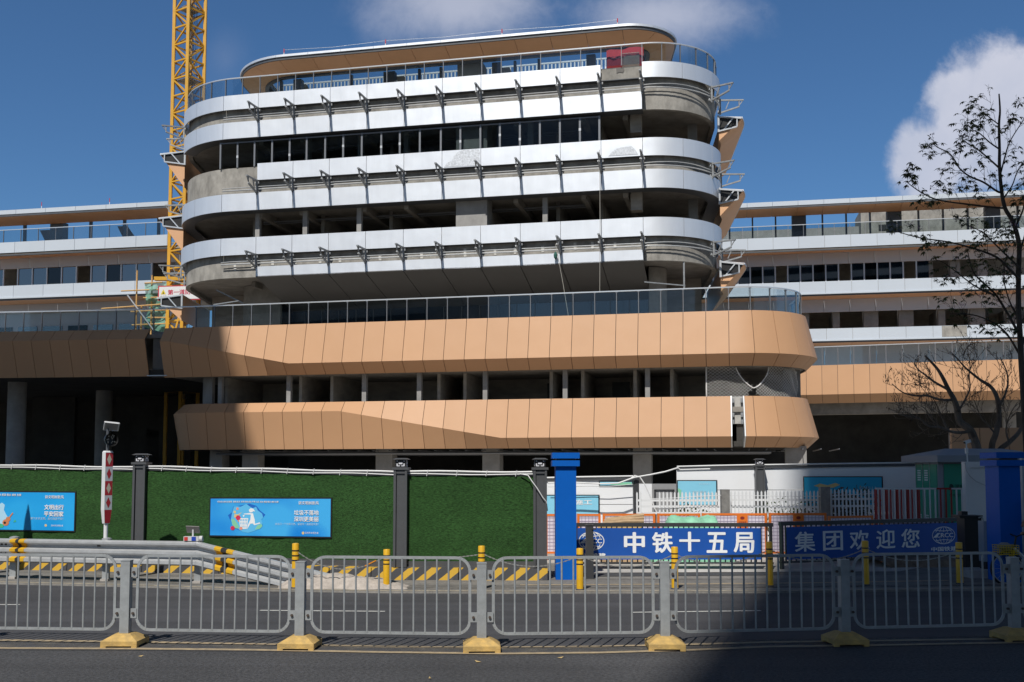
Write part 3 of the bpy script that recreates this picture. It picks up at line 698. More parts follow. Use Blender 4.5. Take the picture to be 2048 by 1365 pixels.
m = MB(); bd.text(m, '安全第一 质量为本', 0.32, 0.72, h=0.16, w=1.75, d=0.02)
m.build('lettering', mat('faded_print', (0.62, 0.32, 0.33), 0.7), tarp)
net_m = mat('net_cord', (0.55, 0.50, 0.42), 0.9)
m = MB(); nn = 13
for i in range(nn+1):
    f = i/nn
    for (u0, v0, u1, v1) in ((1.0+1.1*f, 0, 1.0, 1.0*f) if f else (1.0, 0, 1.0, 0.01), (1.0+1.1*f, 0, 2.1, 1.0*(1-f)), (1.0+1.1*f, 1.0, 1.0, 1-f), (1.0+1.1*f, 1.0, 2.1, f)):
        if abs(u0-u1)+abs(v0-v1) > .05: bd.line(m, [(u0, v0), (u1, v1)], 0.022, 0.05)
m.build('netting', net_m, tarp)

# ================================================================== podium of the main block
PB = 3.0
pa0 = M0.A(330, PB, 660); paR = M0.A(1468, PB, 623)
PP = Path(M0, pa0-60, paR, PB, r=4.25, swR=98, swL=10)
pz_t = M0.Z(1000, 636.0, PB)
pz_b = M0.Z(1300, 736.0, PB-0.1)
kz_r = M0.Z(1300, 710.0, PB+0.75); k_s0, k_s1 = M0.A(330, PB+.75, 682), M0.A(575, PB+.75, 727)
kz_l = M0.Z(330, 682, PB+0.75)
def up_prof(t):
    f = min(1, max(0, (t-k_s0)/(k_s1-k_s0))); kz = kz_l+(kz_r-kz_l)*f
    return [(0.0, pz_t), (0.62, kz), (-0.05, pz_b), (-0.13, pz_b+0.04), (0.54, kz), (-0.08, pz_t)]
pj = [pa0]; ps = (M0.A(1300, PB, 630)-M0.A(792, PB, 640))/12.0
t0 = M0.A(575, PB, 650)
for k in range(-10, 60):
    t = t0+k*ps
    if pa0+0.4 < t < PP.eR+10: pj.append(t)
panels(PP, pj, up_prof, MT['orange'], 'upper_podium_band', BLD, gap=0.03, extra=(k_s1,))
inset = lambda pr, d: (lambda t: [(o-d, z) for o, z in pr(t)])
MB().sweep(PP, pa0+.02, PP.eR+10, inset(up_prof, 0.09), [k_s0, k_s1]+pj).build('band_backing', MT['backing'], BLD)
# lower band: rounded at its left end
lz_t = M0.Z(1300, 795.0, PB); lz_b = M0.Z(1300, 896.0, PB-0.1)
lk_r = M0.Z(1300, 874.0, PB+.75); lk_l = M0.Z(461, 825.0, PB+.75)
la = M0.A(410, PB, 810)
LPp = Path(M0, la, paR, PB, r=4.25, swL=100, swR=98, rL=2.6)
l_s0, l_s1 = M0.A(676, PB+.75, 824), M0.A(1000, PB+.75, 877)
def lo_prof(t):
    f = min(1, max(0, (t-l_s0)/(l_s1-l_s0))); kz = lk_l+(lk_r-lk_l)*f
    return [(0.0, lz_t), (0.62, kz), (-0.05+0.25*max(0, 1-f), lz_b), (-0.13, lz_b+0.04), (0.54, kz), (-0.08, lz_t)]
lj = []
for k in range(-14, 40):
    t = t0+k*ps
    if LPp.eL-9 < t < LPp.eR+10: lj.append(t)
g0, g1 = M0.A(1462, PB, 840), M0.A(1489, PB, 840)
left = [t for t in lj if t < g0-0.25]+[g0]; right = [g1]+[t for t in lj if t > g1+0.25]
panels(LPp, left, lo_prof, MT['orange'], 'lower_podium_band', BLD, gap=0.03, extra=(l_s0, l_s1))
panels(LPp, right, lo_prof, MT['orange'], 'lower_podium_band', BLD, gap=0.03)
MB().sweep(LPp, LPp.eL-9, g0-.02, inset(lo_prof, 0.09), [l_s0, l_s1]+left).build('band_backing', MT['backing'], BLD)
MB().sweep(LPp, g1+.02, LPp.eR+10, inset(lo_prof, 0.07)).build('band_backing', MT['backing'], BLD)
for g in (g0, g1-0.06):
    MB().sweep(LPp, g, g+0.06, [(0.02, lz_t+.02), (0.65, lk_r), (-0.02, lz_b), (-0.3, lz_b), (-0.3, lz_t)]).build('gap_trim', MT['rail'], BLD)
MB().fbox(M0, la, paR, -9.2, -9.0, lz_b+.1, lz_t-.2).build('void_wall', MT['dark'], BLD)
MB().fbox(M0, g0, g1, PB-0.55, PB-0.35, lk_r+0.75, lz_t).build('bare_wall', mat('pale_render', (0.44, 0.43, 0.41), 0.9, var=0.15, scale=3), BLD)
m = MB()
for dz in (0.12, 0.95, 1.35):
    for a in (g0+0.12, g1-0.14): m.fbox(M0, a-0.07, a+0.07, PB-0.35, PB-0.1, lz_t-dz-0.25, lz_t-dz)
m.build('fixing_cleat', MT['bracket'], BLD)
# podium slabs, walls and columns
def podium_slab(z0, z1, path, o, m_, name, s0, s1, depth=24):
    P = [path.pt(t, o, 0) for t in path.samples(s0, s1)]
    return MB().slab(P, z0, z1).build(name, m_, BLD)
inner = lambda p, s0, s1: (s0, s1)
def podium_poly(path, s0, o, dep):
    P = [path.pt(t, o, 0) for t in path.samples(s0, path.eR+12)]
    P += [M0.W(M0.A(1500, -dep)+2, -dep, 0), M0.W(s0, -dep, 0)]
    return P
MB().slab(podium_poly(PP, pa0+0.1, -0.15, 22), pz_t-0.55, pz_t-0.28).build('terrace_slab', MT['pale_floor'], BLD)
MB().slab(podium_poly(PP, pa0+0.1, -0.15, 22), pz_b+0.06, pz_b+0.36).build('ceiling_slab', MT['concrete_in'], BLD)
def lpoly(o, dep):
    P = [LPp.pt(t, o, 0) for t in LPp.samples(LPp.eL-9, LPp.eR+12)]
    return P+[M0.W(M0.A(1500, -dep)+2, -dep, 0), M0.W(la-1, -dep, 0)]
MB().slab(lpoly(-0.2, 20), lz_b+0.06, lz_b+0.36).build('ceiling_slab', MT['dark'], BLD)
MB().slab(lpoly(-0.2, 20), lz_t-0.9, lz_t-0.6).build('floor_slab', MT['concrete_in'], BLD)
MB().fbox(M0, la-1.5, paR+3.5, -4.3, -4.0, lz_t-0.7, pz_b+0.1).build('back_wall', MT['block'], BLD)
for px in (497, 640, 700, 905, 955, 1120, 1180, 1280, 1350):
    a = M0.A(px, -2, 770)
    MB().fbox(M0, a-0.1, a+0.1, -4.0, 1.2, lz_t-0.6, pz_b+0.1).build('cross_wall', MT['block'], BLD)
for px in (440, 577, 728, 838, 970, 1130, 1295):
    a = M0.A(px, 2.2, 770)
    MB().fbox(M0, a-0.14, a+0.14, 1.9, 2.2, lz_t-0.6, pz_b+0.1).build('post', MT['column'], BLD)
for p0, p1 in ((930, 962), (1095, 1125), (1225, 1260)):
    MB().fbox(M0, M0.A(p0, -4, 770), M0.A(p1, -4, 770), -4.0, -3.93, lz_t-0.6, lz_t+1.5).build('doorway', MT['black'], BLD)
MB().sweep(LPp, la-2.6, la-0.3, [(-1.2, lz_t-.6), (-1.2, pz_b+.1), (-1.5, pz_b+.1), (-1.5, lz_t-.6)]).build('end_wall', MT['column'], BLD, smooth=True)
a = M0.A(1600, 0, 770)
MB().fbox(M0, a-0.9, a+0.1, -2.5, -1.2, lz_t-0.6, pz_b+0.1).build('end_pier', MT['column'], BLD)
# ground storey
for px, w in ((432, 0.9), (500, 1.1), (768, 1.1), (982, 1.1), (1284, 1.1), (1592, 1.2)):
    a = M0.A(px, 1.0, 910)
    MB().fbox(M0, a-w/2, a+w/2, 0.0, 1.0, 0, lz_b+0.1).build('column', MT['column'], BLD)
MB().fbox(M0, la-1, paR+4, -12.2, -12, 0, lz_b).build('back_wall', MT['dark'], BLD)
m = MB()
for b_ in (1.4, -0.5, -2.5, -4.5):
    m.tube([M0.W(la, b_, lz_b-0.25), M0.W(paR+2, b_, lz_b-0.25)], 0.09, 6)
for k in range(40): m.fbox(M0, la+k*1.0, la+k*1.0+0.05, -5, 2, lz_b-0.12, lz_b-0.06)
m.build('ceiling_pipe', MT['mull'], BLD)
balustrade(PP, pa0-0.6, PP.eR+3, -0.3, pz_t-0.05, M0.Z(900, 595, PB-.3)-pz_t+0.05, ps, BLD, first=t0-ps*5)
# torn safety net at the right corner of the podium's open storey
net = thing('safety_net', 'torn white safety net hung across the open corner storey of the copper podium', 'net', tuple(M0.W(M0.A(1500, PB-.5), PB-.5, lz_t)))
white_net = mat('white_net', (0.78, 0.76, 0.73), 0.9)
m = MB(); s0, s1 = M0.A(1412, PB, 770), LPp.eR-0.3; z0, z1 = lz_t-0.05, pz_b+0.02
NU, NV = 34, 10
def hole(u, v):
    x = abs((u-0.335)/0.135); d = x**1.4+abs((v-1.02)/0.72)**1.4
    if d < 1: return True
    x2 = (u-0.335)/0.026
    return x2*x2+((v-0.30)/0.09)**2 < 1 or x2*x2*.5+((v-0.08)/0.10)**2 < 1
def npt(u, v):
    sag = 0.05*sin(u*21)+0.04*sin(v*9+u*30)
    t = s0+(s1-s0)*u
    return LPp.pt(t, -0.62+sag, z0+(z1-z0)*v+0.05*sin(u*26)*v)
for i in range(NU):
    for j in range(NV):
        u0, v0, u1, v1 = i/NU, j/NV, (i+1)/NU, (j+1)/NV
        segs = ((u0, v0, u1, v1), (u1, v0, u0, v1))
        for (a, b, c, d) in segs:
            if hole((a+c)/2, (b+d)/2): continue
            m.bar(npt(a, b), npt(c, d), 0.0135, 0.0135)
m.build('netting', white_net, net)
m = MB(); edge = []
for k in range(15):
    th = pi+pi*k/14; u = 0.335+0.137*math.copysign(abs(cos(th))**1.43, cos(th)); v = 1.02-0.72*abs(sin(th))**1.43; edge.append(npt(u, min(1, v)))
m.tube(edge, 0.03, 5); m.tube([npt(0, v/8) for v in range(9)], 0.03, 5); m.build('border_rope', white_net, net)

# ================================================================== left wing
LW = Frame(tuple(AT(170, 600, 104.0).xy), 11.6)
LWB = thing('office_wing', 'long pale wing with copper soffits behind the yellow crane, at left', 'building', tuple(LW.W(0, -8, 0)))
def wing(fr, colx, rows, a0, a1, root, panel_w, bay, open_rows=()):
    """rows: picture rows read down column colx"""
    Z = lambda py, b=0.0: fr.Z(colx, py, b)
    pth = Path(fr, a0+1, a1-1, 0.0, r=0.9, swL=80, swR=80)
    J = [a0]; t = a0+panel_w
    while t < a1: J.append(t); t += panel_w
    J.append(a1)
    pth = Path(fr, a0-50, a1+50, 0.0)
    # roof
    zr0, zr1 = Z(rows['roof'][0]), Z(rows['roof'][1])
    panels(pth, J, [(0, zr1), (0, zr0), (-4, zr0+.1), (-4, zr0), (-0.1, zr1)], MT['wing'], 'roof_edge', root, gap=0.03, smooth=False)
    MB().sweep(pth, a0, a1, [(-0.05, zr1-0.22), (-0.05, zr1-0.01), (-3.6, zr1-0.01), (-3.6, zr1-0.22)]).build('gutter', MT['steel_dk'], root)
    panels(pth, J, [(-0.15, zr1-0.22), (-2.6, zr1-0.55), (-2.6, zr1-0.45), (-0.3, zr1-0.12)], MT['orange_soffit'], 'roof_soffit', root, gap=0.03, smooth=False)
    zb0 = Z(rows['bands'][0][0])
    t = a0+1.0; k = 0
    while t < a1:
        w = 0.16 if k % 4 else 1.5
        MB().fbox(fr, t-w/2, t+w/2, -3.0-(0.1 if k % 4 else .6), -2.7, zb0-0.6, zr1-0.4).build('roof_column', MT['steel_dk'], root)
        t += bay; k += 1
    for bi, (b0, b1, sf, wl, op) in enumerate(rows['bands']):
        z0, z1 = Z(b0), Z(b1)
        zs = Z(sf, -2.3); zw = Z(wl, -2.4); zo = Z(op, -0.2) if op else zw
        panels(pth, J, [(0, z1), (0, z0), (-0.06, z0), (-0.06, z1)], MT['wing'], 'parapet_band', root, gap=0.03, smooth=False)
        MB().sweep(pth, a0, a1, [(-0.1, z1-0.05), (-0.1, z0-0.05), (-0.35, z0-0.05), (-0.35, z1-0.05)]).build('spandrel', MT['concrete'], root)
        if bi: MB().sweep(pth, a0, a1, [(0.08, z1-0.12), (0.08, z1+0.02), (-0.2, z1+0.02), (-0.2, z1-0.12)]).build('drip_edge', MT['wing'], root)
        MB().sweep(pth, a0, a1, [(-0.12, z1-0.28), (-0.12, z1-0.13), (-0.3, z1-0.13), (-0.3, z1-0.28)]).build('shadow_gap', MT['steel_dk'], root)
        panels(pth, J, [(-0.2, z1-0.28), (-2.3, zs), (-2.3, zs+0.1), (-0.3, z1-0.18)], MT['orange_soffit'], 'soffit', root, gap=0.03, smooth=False)
        panels(pth, J, [(-2.35, zw), (-2.35, zs+0.05), (-2.5, zs+0.05), (-2.5, zw)], MT['wing_grey'], 'recessed_wall', root, gap=0.04, smooth=False)
        MB().sweep(pth, a0, a1, [(-2.6, z1+0.3), (-2.6, z1+0.6), (-14, z1+0.6), (-14, z1+0.3)]).build('floor_slab', MT['concrete_in'], root)
        if op:
            t = a0+0.3; k = 0; prev = None
            fl = Z(op, -2.4)-0.6
            MB().sweep(pth, a0, a1, [(-9, fl), (-9, z1+.4), (-9.2, z1+.4), (-9.2, fl)]).build('back_wall', MT['block'], root)
            if bi in open_rows:
                while t < a1:
                    w = (1.5, 0.7, 1.5)[k % 3]
                    MB().fbox(fr, t-w/2, t+w/2, -4.4, -3.2, fl, zw+.3).build('column', MT['column'], root)
                    MB().fbox(fr, t-0.15, t+0.15, -9, -4.3, fl, zw+.3).build('cross_wall', MT['concrete_in'], root)
                    t += bay*1.45; k += 1
            else:
                step = panel_w/2; n = 0
                lim = rows.get('glazed', a1)
                while t+step < a1 and t < lim:
                    MB().fbox(fr, t-0.07, t+0.07, -2.62, -2.45, fl, zw).build('mullion', MT['mull_lt'], root)
                    if (n*7) % 5 != 2:
                        MB().fbox(fr, t+0.07, t+step-0.07, -2.56, -2.54, fl, zw).build('window_pane', MT['glass_bl'] if (n*5) % 7 in (0, 1, 4, 5) else MT['glass_dk'], root)
                    t += step; n += 1
                while t < a1:
                    MB().fbox(fr, t-0.5, t+0.5, -4.4, -3.2, fl, zw+.3).build('column', MT['column'], root); t += bay*1.1
    return pth
a0, a1 = LW.A(-200, 0, 480), LW.A(338, 0, 480)
rows = dict(roof=(412, 420.5), bands=[(477.5, 499, 511, 532, 566), (566, 590, 605, 622, 0)])
wp = wing(LW, 170, rows, a0, a1, LWB, 3.4, 3.85)
balustrade(wp, a0, a1, -0.3, LW.Z(170, 477.5)-0.05, LW.Z(170, 450)-LW.Z(170, 477.5), 2.0, LWB)
m = MB()
for px in (60, 215, 330):
    m = MB(); m.add([LW.W(LW.A(px+20, -4, 440), -4, LW.Z(170, 436)), LW.W(LW.A(px+40, -4, 440), -4, LW.Z(170, 436)), LW.W(LW.A(px+75, -7, 470), -7, LW.Z(170, 475)), LW.W(LW.A(px+45, -7, 470), -7, LW.Z(170, 475))], [(0, 1, 2, 3)])
    m.build('inclined_wall', MT['column'], LWB)
m = MB(); z = LW.Z(170, 445)
m.fbox(LW, a0, a1, -9.0, -8.8, LW.Z(170, 478), LW.Z(170, 463)); m.tube([LW.W(a0, -8, z), LW.W(a1, -8, z)], 0.06, 5)
m.tube([LW.W(a0, -8, z-.6), LW.W(a1, -8, z-.6)], 0.06, 5); m.build('rear_parapet', MT['column'], LWB)
for px, py in ((83, 418), (219, 410)): rod(LW.W(LW.A(px, -.4, py), -.4, LW.Z(170, 412)), 0.75, LWB)
# storey behind the left terrace
zt0, zt1 = LW.Z(170, 666), LW.Z(170, 622)
MB().fbox(LW, a0, a1, -3.2, -3.0, zt0-4, zt1+0.4).build('lower_wall', MT['wing_grey'], LWB)
k = a0+0.5; n = 0
while k < a1-2:
    MB().fbox(LW, k, k+2.2, -2.98, -2.93, zt0-0.6, zt1-1.0).build('window', MT['glass_bl'] if n % 3 else MT['glass_dk'], LWB); k += 2.9; n += 1
# copper podium of the left wing (in front, over the undercroft)
yq = M0.W(*[0, 0, 0]).y
jp = M0.W(M0.A(300, PB, 660), PB, 0)
LPF = Frame((jp.x, jp.y), 7.0)
lp_t = LPF.Z(150, 661.5, 0); lp_k = LPF.Z(150, 680.5, 0.75); lp_b = LPF.Z(150, 755, -0.05)
lpa0, lpa1 = LPF.A(-70, 0, 680), 0.0
LPa = Path(LPF, lpa0-50, lpa1+50, 0)
J = []; t = lpa1
while t > lpa0: J.append(t); t -= ps
panels(LPa, J, [(0.0, lp_t), (0.75, lp_k), (0.0, lp_b), (-0.1, lp_b+.05), (0.67, lp_k), (-0.08, lp_t)], MT['orange'], 'podium_band', LWB, gap=0.03, smooth=False)
MB().sweep(LPa, lpa0, lpa1-.02, [(-0.07, lp_t-.03), (0.68, lp_k), (-0.07, lp_b+.02), (-0.2, lp_b+.05), (0.5, lp_k), (-0.2, lp_t)]).build('band_backing', MT['backing'], LWB)
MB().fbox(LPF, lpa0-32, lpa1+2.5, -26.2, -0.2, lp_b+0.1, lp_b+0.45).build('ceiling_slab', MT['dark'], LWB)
MB().fbox(LPF, lpa0, lpa1+1.5, -32, -0.3, lp_t-0.55, lp_t-0.3).build('terrace_slab', MT['pale_floor'], LWB)
MB().fbox(LPF, lpa1-0.05, lpa1+1.3, -0.9, -0.6, lp_b+0.3, lp_t-0.1).build('joint_wall', MT['column'], LWB)
MB().fbox(LPF, lpa1-0.05, lpa1+1.3, -0.6, 0.2, lp_b, lp_b+0.06).build('joint_trim', MT['rail'], LWB)
balustrade(LPa, lpa0, lpa1+1.2, -0.3, lp_t-0.05, LPF.Z(150, 622, -.3)-lp_t+.05, ps, LWB, glass=MT['glass'])
for px, Y, rr in ((30, 74, 0.62), (205, 82, 0.62), (110, 96, 0.6)):
    p = AT(px, 930, Y); MB().lathe((p.x, p.y, 0), [(rr, 0), (rr, lp_b+0.2)], 24).build('round_column', MT['column'], LWB, smooth=True)
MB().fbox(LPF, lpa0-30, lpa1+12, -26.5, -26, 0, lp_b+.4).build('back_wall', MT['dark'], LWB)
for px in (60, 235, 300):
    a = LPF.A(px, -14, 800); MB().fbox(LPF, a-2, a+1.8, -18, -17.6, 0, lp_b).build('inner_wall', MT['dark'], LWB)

# ================================================================== right wing
RW_ = Frame(tuple(AT(1760, 600, 110.0).xy), 11.0)
RWB = thing('office_wing', 'long pale wing with copper soffits and empty window openings behind the bare trees, at right', 'building', tuple(RW_.W(0, -8, 0)))
a0, a1 = RW_.A(1395, 0, 480), RW_.A(2130, 0, 460)
rows = dict(roof=(394, 403), bands=[(467, 491, 502, 525, 559.5), (559.5, 583, 596, 622, 655), (655, 678, 690, 748, 0)], glazed=RW_.A(1850, -2.4, 540))
wp = wing(RW_, 1760, rows, a0, a1, RWB, 2.68, 2.5, open_rows=(1,))
balustrade(wp, a0, a1, -0.3, RW_.Z(1760, 467)-0.05, RW_.Z(1760, 441)-RW_.Z(1760, 467), 1.6, RWB)
plz = RW_.Z(1760, 418, -7)
MB().fbox(RW_, RW_.A(1722, -7, 450), a1, -12, -7, RW_.Z(1760, 480, -7), plz).build('plant_wall', MT['concrete'], RWB)
MB().fbox(RW_, RW_.A(1757, -7, 450), RW_.A(1784, -7, 450), -7, -6.95, RW_.Z(1760, 462, -7), RW_.Z(1760, 450, -7)).build('wall_opening', MT['black'], RWB)
m = [MB(), MB()]; k = RW_.A(1722, -7, 450); i = 0
while k < a1: m[i % 2].fbox(RW_, k, k+1.0, -7.3, -7.22, plz+0.22, plz+0.34); k += 1.0; i += 1
m[0].build('guard_rail', rod_m[0], RWB); m[1].build('guard_rail', rod_m[1], RWB)
MB().fbox(RW_, a0, RW_.A(1722, -7, 450), -9.0, -8.8, RW_.Z(1760, 480, -9), RW_.Z(1760, 452, -9)).build('rear_parapet', MT['column'], RWB)
MB().fbox(RW_, RW_.A(1884, 0.03, 665), RW_.A(1934, 0.03, 665), -0.1, 0.03, RW_.Z(1760, 677), RW_.Z(1760, 655.5)).build('bare_panel', MT['concrete'], RWB)
RP = Frame(tuple(AT(1840, 760, 89.0).xy), 18.9)
rp_t, rp_k, rp_b = RP.Z(1760, 727.5, 0), RP.Z(1760, 787, 0.3), RP.Z(1760, 805, -0.7)
ra0, ra1 = RP.A(1590, 0, 760), RP.A(2130, 0, 760)
RPa = Path(RP, ra0-50, ra1+50, 0)
J = []; t = RP.A(1644, 0, 760)-1.32*3
while t < ra1: J.append(t); t += 1.32
panels(RPa, J, [(0.0, rp_t), (0.3, rp_k), (-0.7, rp_b), (-0.8, rp_b+.05), (0.22, rp_k), (-0.08, rp_t)], MT['orange'], 'podium_band', RWB, gap=0.03, smooth=False)
MB().sweep(RPa, J[0], J[-1], [(-0.07, rp_t-.03), (0.23, rp_k), (-0.75, rp_b+.03), (-0.9, rp_b+.1), (-0.2, rp_t)]).build('band_backing', MT['backing'], RWB)
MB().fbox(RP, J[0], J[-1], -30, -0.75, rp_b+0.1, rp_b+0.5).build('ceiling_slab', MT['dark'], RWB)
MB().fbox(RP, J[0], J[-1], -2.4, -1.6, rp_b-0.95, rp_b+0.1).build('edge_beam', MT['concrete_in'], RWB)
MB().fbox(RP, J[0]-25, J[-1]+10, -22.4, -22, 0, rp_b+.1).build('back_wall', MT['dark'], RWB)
MB().fbox(RP, J[0], J[-1], -26, -0.3, rp_t-0.5, rp_t-0.25).build('terrace_slab', MT['pale_floor'], RWB)
balustrade(RPa, J[0], J[-1], -0.3, rp_t-0.05, RP.Z(1760, 690, -.3)-rp_t+.05, 1.32, RWB)
for px in (2020,):
    a = RP.A(px, -4, 850); MB().fbox(RP, a-0.5, a+0.5, -5, -4, 0, rp_b+.1).build('column', MT['column'], RWB)
# copper clad drum low at the right edge, in front of the undercroft
dz0 = 0; pD = AT(2010, 900, 46.0)
drum = thing('ramp_wall', 'copper clad wall standing in shade behind the bare trees at right', 'wall', (pD.x, pD.y, 0))
m = MB(); FD = Frame((pD.x, pD.y), 10)
for i in range(9): m.fbox(FD, -2.2+i*1.2, -1.03+i*1.2, -0.3, 0, 0, FD.Z(2010, 856, 0))
m.build('cladding', MT['orange'], drum); MB().fbox(FD, -2.1, 8.5, -1, -0.32, 0, FD.Z(2010, 857, 0)).build('core', MT['concrete_in'], drum)
# ================================================================== railing along the middle of the road
galv = mat('galvanised_rail', (0.36, 0.375, 0.38), 0.5, 0.35, var=0.14, scale=7)
yel = mat('worn_yellow_paint', (0.56, 0.36, 0.11), 0.7, scale=11, bump=0.3, bscale=30, col2=(0.36, 0.25, 0.10), vscale2=3.0)
bolt_m = mat('rusty_bolt', (0.07, 0.05, 0.04), 0.7)
PXS = [(-95, 1286.5), (250, 1291), (600, 1296), (963, 1301), (1330, 1297), (1690, 1288), (2030, 1279.5), (2352, 1269)]
PG = [G(*p) for p in PXS]
def make_post():
    t = thing('railing_post', '', 'post')
    m = MB(); w, v = 0.235, 0.10
    lo = [(-w, -w, 0.025), (w, -w, 0.025), (w, w, 0.025), (-w, w, 0.025)]; mi = [(x, y, 0.085) for x, y, z in lo]; hi = [(-v, -v, 0.165), (v, -v, 0.165), (v, v, 0.165), (-v, v, 0.165)]
    m.add(lo+mi+hi, [(3, 2, 1, 0), (8, 9, 10, 11)]+[(i, (i+1) % 4, 4+(i+1) % 4, 4+i) for i in range(4)]+[(4+i, 4+(i+1) % 4, 8+(i+1) % 4, 8+i) for i in range(4)])
    for x in (-w+0.035, w-0.035):
        for y in (-w+0.035, w-0.035): m.box((x, y, 0.0125), (0.07, 0.07, 0.025))
    m.build('foot', yel, t)
    m = MB(); m.box((0, 0, 0.63), (0.12, 0.12, 0.94)); m.box((0, 0, 1.106), (0.128, 0.128, 0.012)); m.build('shaft', galv, t)
    for sx in (-1, 1):
        for z in (0.955, 0.42):
            b = MB().box((sx*0.105, -0.02, z), (0.09, 0.012, 0.125)).build('bracket_plate', galv, t)
            m = MB(); m.tube([(sx*0.105, -0.025, z), (sx*0.105, -0.05, z)], 0.018, 6); m.build('bolt', bolt_m, b)
    return t
def make_panel():
    t = thing('road_railing', '', 'railing')
    L, z0, z1, r = 1.01, 0.205, 1.17, 0.17
    pts = []
    for cx, cz, a0 in ((L-r, z1-r, 0), (-L+r, z1-r, 90), (-L+r, z0+r, 180), (L-r, z0+r, 270)):
        for k in range(7): th = R(a0+15*k); pts.append((cx+r*cos(th), 0, cz+r*sin(th)))
    pts.append(pts[0])
    m = MB()
    for a, b in zip(pts, pts[1:]): m.bar(a, b, 0.036, 0.017, up=(0, 1, 0))
    m.build('frame', galv, t)
    for i in range(13):
        x = -0.888+i*0.148
        zz = 0.0 if abs(x) < L-r else r-sqrt(max(0, r*r-(abs(x)-L+r)**2))
        MB().tube([(x, 0, z0+zz), (x, 0, z1-zz)], 0.0125, 8).build('bar', galv, t, smooth=True)
    return t
post0, panel0 = make_post(), make_panel()
plab = ['railing post on a yellow foot just outside the left edge of the picture', 'first railing post from the left on a yellow foot, before the crash barrier', 'railing post on a yellow foot before the buried end of the crash barrier', 'railing post on a yellow foot before the short green panel without a poster',
        'railing post with its yellow foot half in shadow, before the left gate banner', 'shaded railing post on a yellow foot before the gap beside the right gate banner', 'shaded railing post on a yellow foot at the right edge, before the cyclist']
for i in range(7):
    o = post0 if i == 0 else copy_tree(post0)
    d = (PG[i+1]-PG[max(i-1, 0)]); o.location = PG[i]; o.rotation_euler = (0, 0, atan2(d.y, d.x)*0.4+(-0.04, 0.03, -0.02, 0.05, -0.06, 0.02, 0)[i]); tag(o, plab[i], group='railing posts with yellow feet')
nlab = ['grey railing panel at the left edge, before the crash barrier and the cut off poster', 'grey railing panel before the crash barrier where it bends down', 'grey railing panel before the striped blocks and the buried end of the crash barrier', 'sunlit grey railing panel before the left blue gate pillar',
        'half shaded grey railing panel before the left gate banner', 'shaded grey railing panel before the right gate banner', 'sliver of shaded railing panel cut off at the right edge']
for i in range(7):
    o = panel0 if i == 0 else copy_tree(panel0)
    d = PG[i+1]-PG[i]; o.location = (PG[i]+PG[i+1])/2; o.rotation_euler = (0, 0, atan2(d.y, d.x)); o.rotation_euler.x = (0.006, -0.01, 0.012, -0.004, 0.01, -0.012, 0)[i]; o.scale = ((d.length-0.30)/2.02, 1, 1); tag(o, nlab[i], group='railing panels along the road')

# ================================================================== crash barrier with its buried end
zinc = mat('zinc_guardrail', (0.55, 0.56, 0.57), 0.42, 0.45, var=0.10, scale=5)
refl_y = mat('reflective_yellow', (0.62, 0.36, 0.02), 0.5); refl_b = mat('reflective_black', (0.03, 0.03, 0.032), 0.5)
GA, GB_, GC = G(-330, 1153), G(395, 1171), G(775, 1178)
GR = thing('crash_barrier', 'three ridged metal crash barrier bending down into a heap of mortar beside the road', 'crash barrier', tuple(GB_))
profz = [(0.0, 0), (0.075, -.006), (0.115, -.03), (0.115, -.07), (0.03, -.11), (0.0, -.14), (0.0, -.165), (0.03, -.18), (0.115, -.205), (0.115, -.255), (0.03, -.295), (0.0, -.325), (0.0, -.345), (0.03, -.365), (0.115, -.395), (0.115, -.455), (0.06, -.485)]
def gr_sweep(m, pts, lift=0.0, tops=None):
    rows = []
    for i, (p, zt_) in enumerate(pts):
        d = (pts[min(i+1, len(pts)-1)][0]-pts[max(i-1, 0)][0]); d.z = 0; d.normalize(); n = Vector((d.y, -d.x, 0))
        rows.append([p+n*(o+lift)+Vector((0, 0, zt_+z)) for o, z in profz]+[p+n*(o+lift-0.008)+Vector((0, 0, zt_+z)) for o, z in profz[::-1]])
    k = len(rows[0]); vs = [v for r_ in rows for v in r_]
    fs = [(i*k+j, i*k+(j+1) % k, (i+1)*k+(j+1) % k, (i+1)*k+j) for i in range(len(rows)-1) for j in range(k)]
    return m.add(vs, fs+[tuple(range(k)), tuple((len(rows)-1)*k+j for j in range(k))[::-1]])
TOPZ = 0.87
gr_sweep(MB(), [(GA, TOPZ), (GB_, TOPZ)]).build('rail_beam', zinc, GR, smooth=True)
def down(t): return (GB_+(GC-GB_)*t, TOPZ-(TOPZ-0.02)*t)
gr_sweep(MB(), [down(0), down(0.35), down(0.7), down(1.0)], 0.004).build('sloping_beam', zinc, GR, smooth=True)
def along(px):
    d0 = ray(px, 1000); n = Vector((-(GB_-GA).y, (GB_-GA).x, 0)); t = (GA-Vector((0, 0, 0))).dot(n)/(d0.x*n.x+d0.y*n.y); return Vector((d0.x*t, d0.y*t, 0))
for a, b, m_ in ((29, 40.5, refl_y), (40.5, 47, refl_b), (47, 58, refl_y)):
    gr_sweep(MB(), [(along(a), TOPZ), (along(b), TOPZ)], 0.006).build('reflective_band', m_, GR, smooth=True)
for a, b, m_ in ((0.10, 0.135, refl_y), (0.135, 0.165, refl_b), (0.165, 0.20, refl_y)):
    gr_sweep(MB(), [down(a), down(b)], 0.010).build('reflective_band', m_, GR, smooth=True)
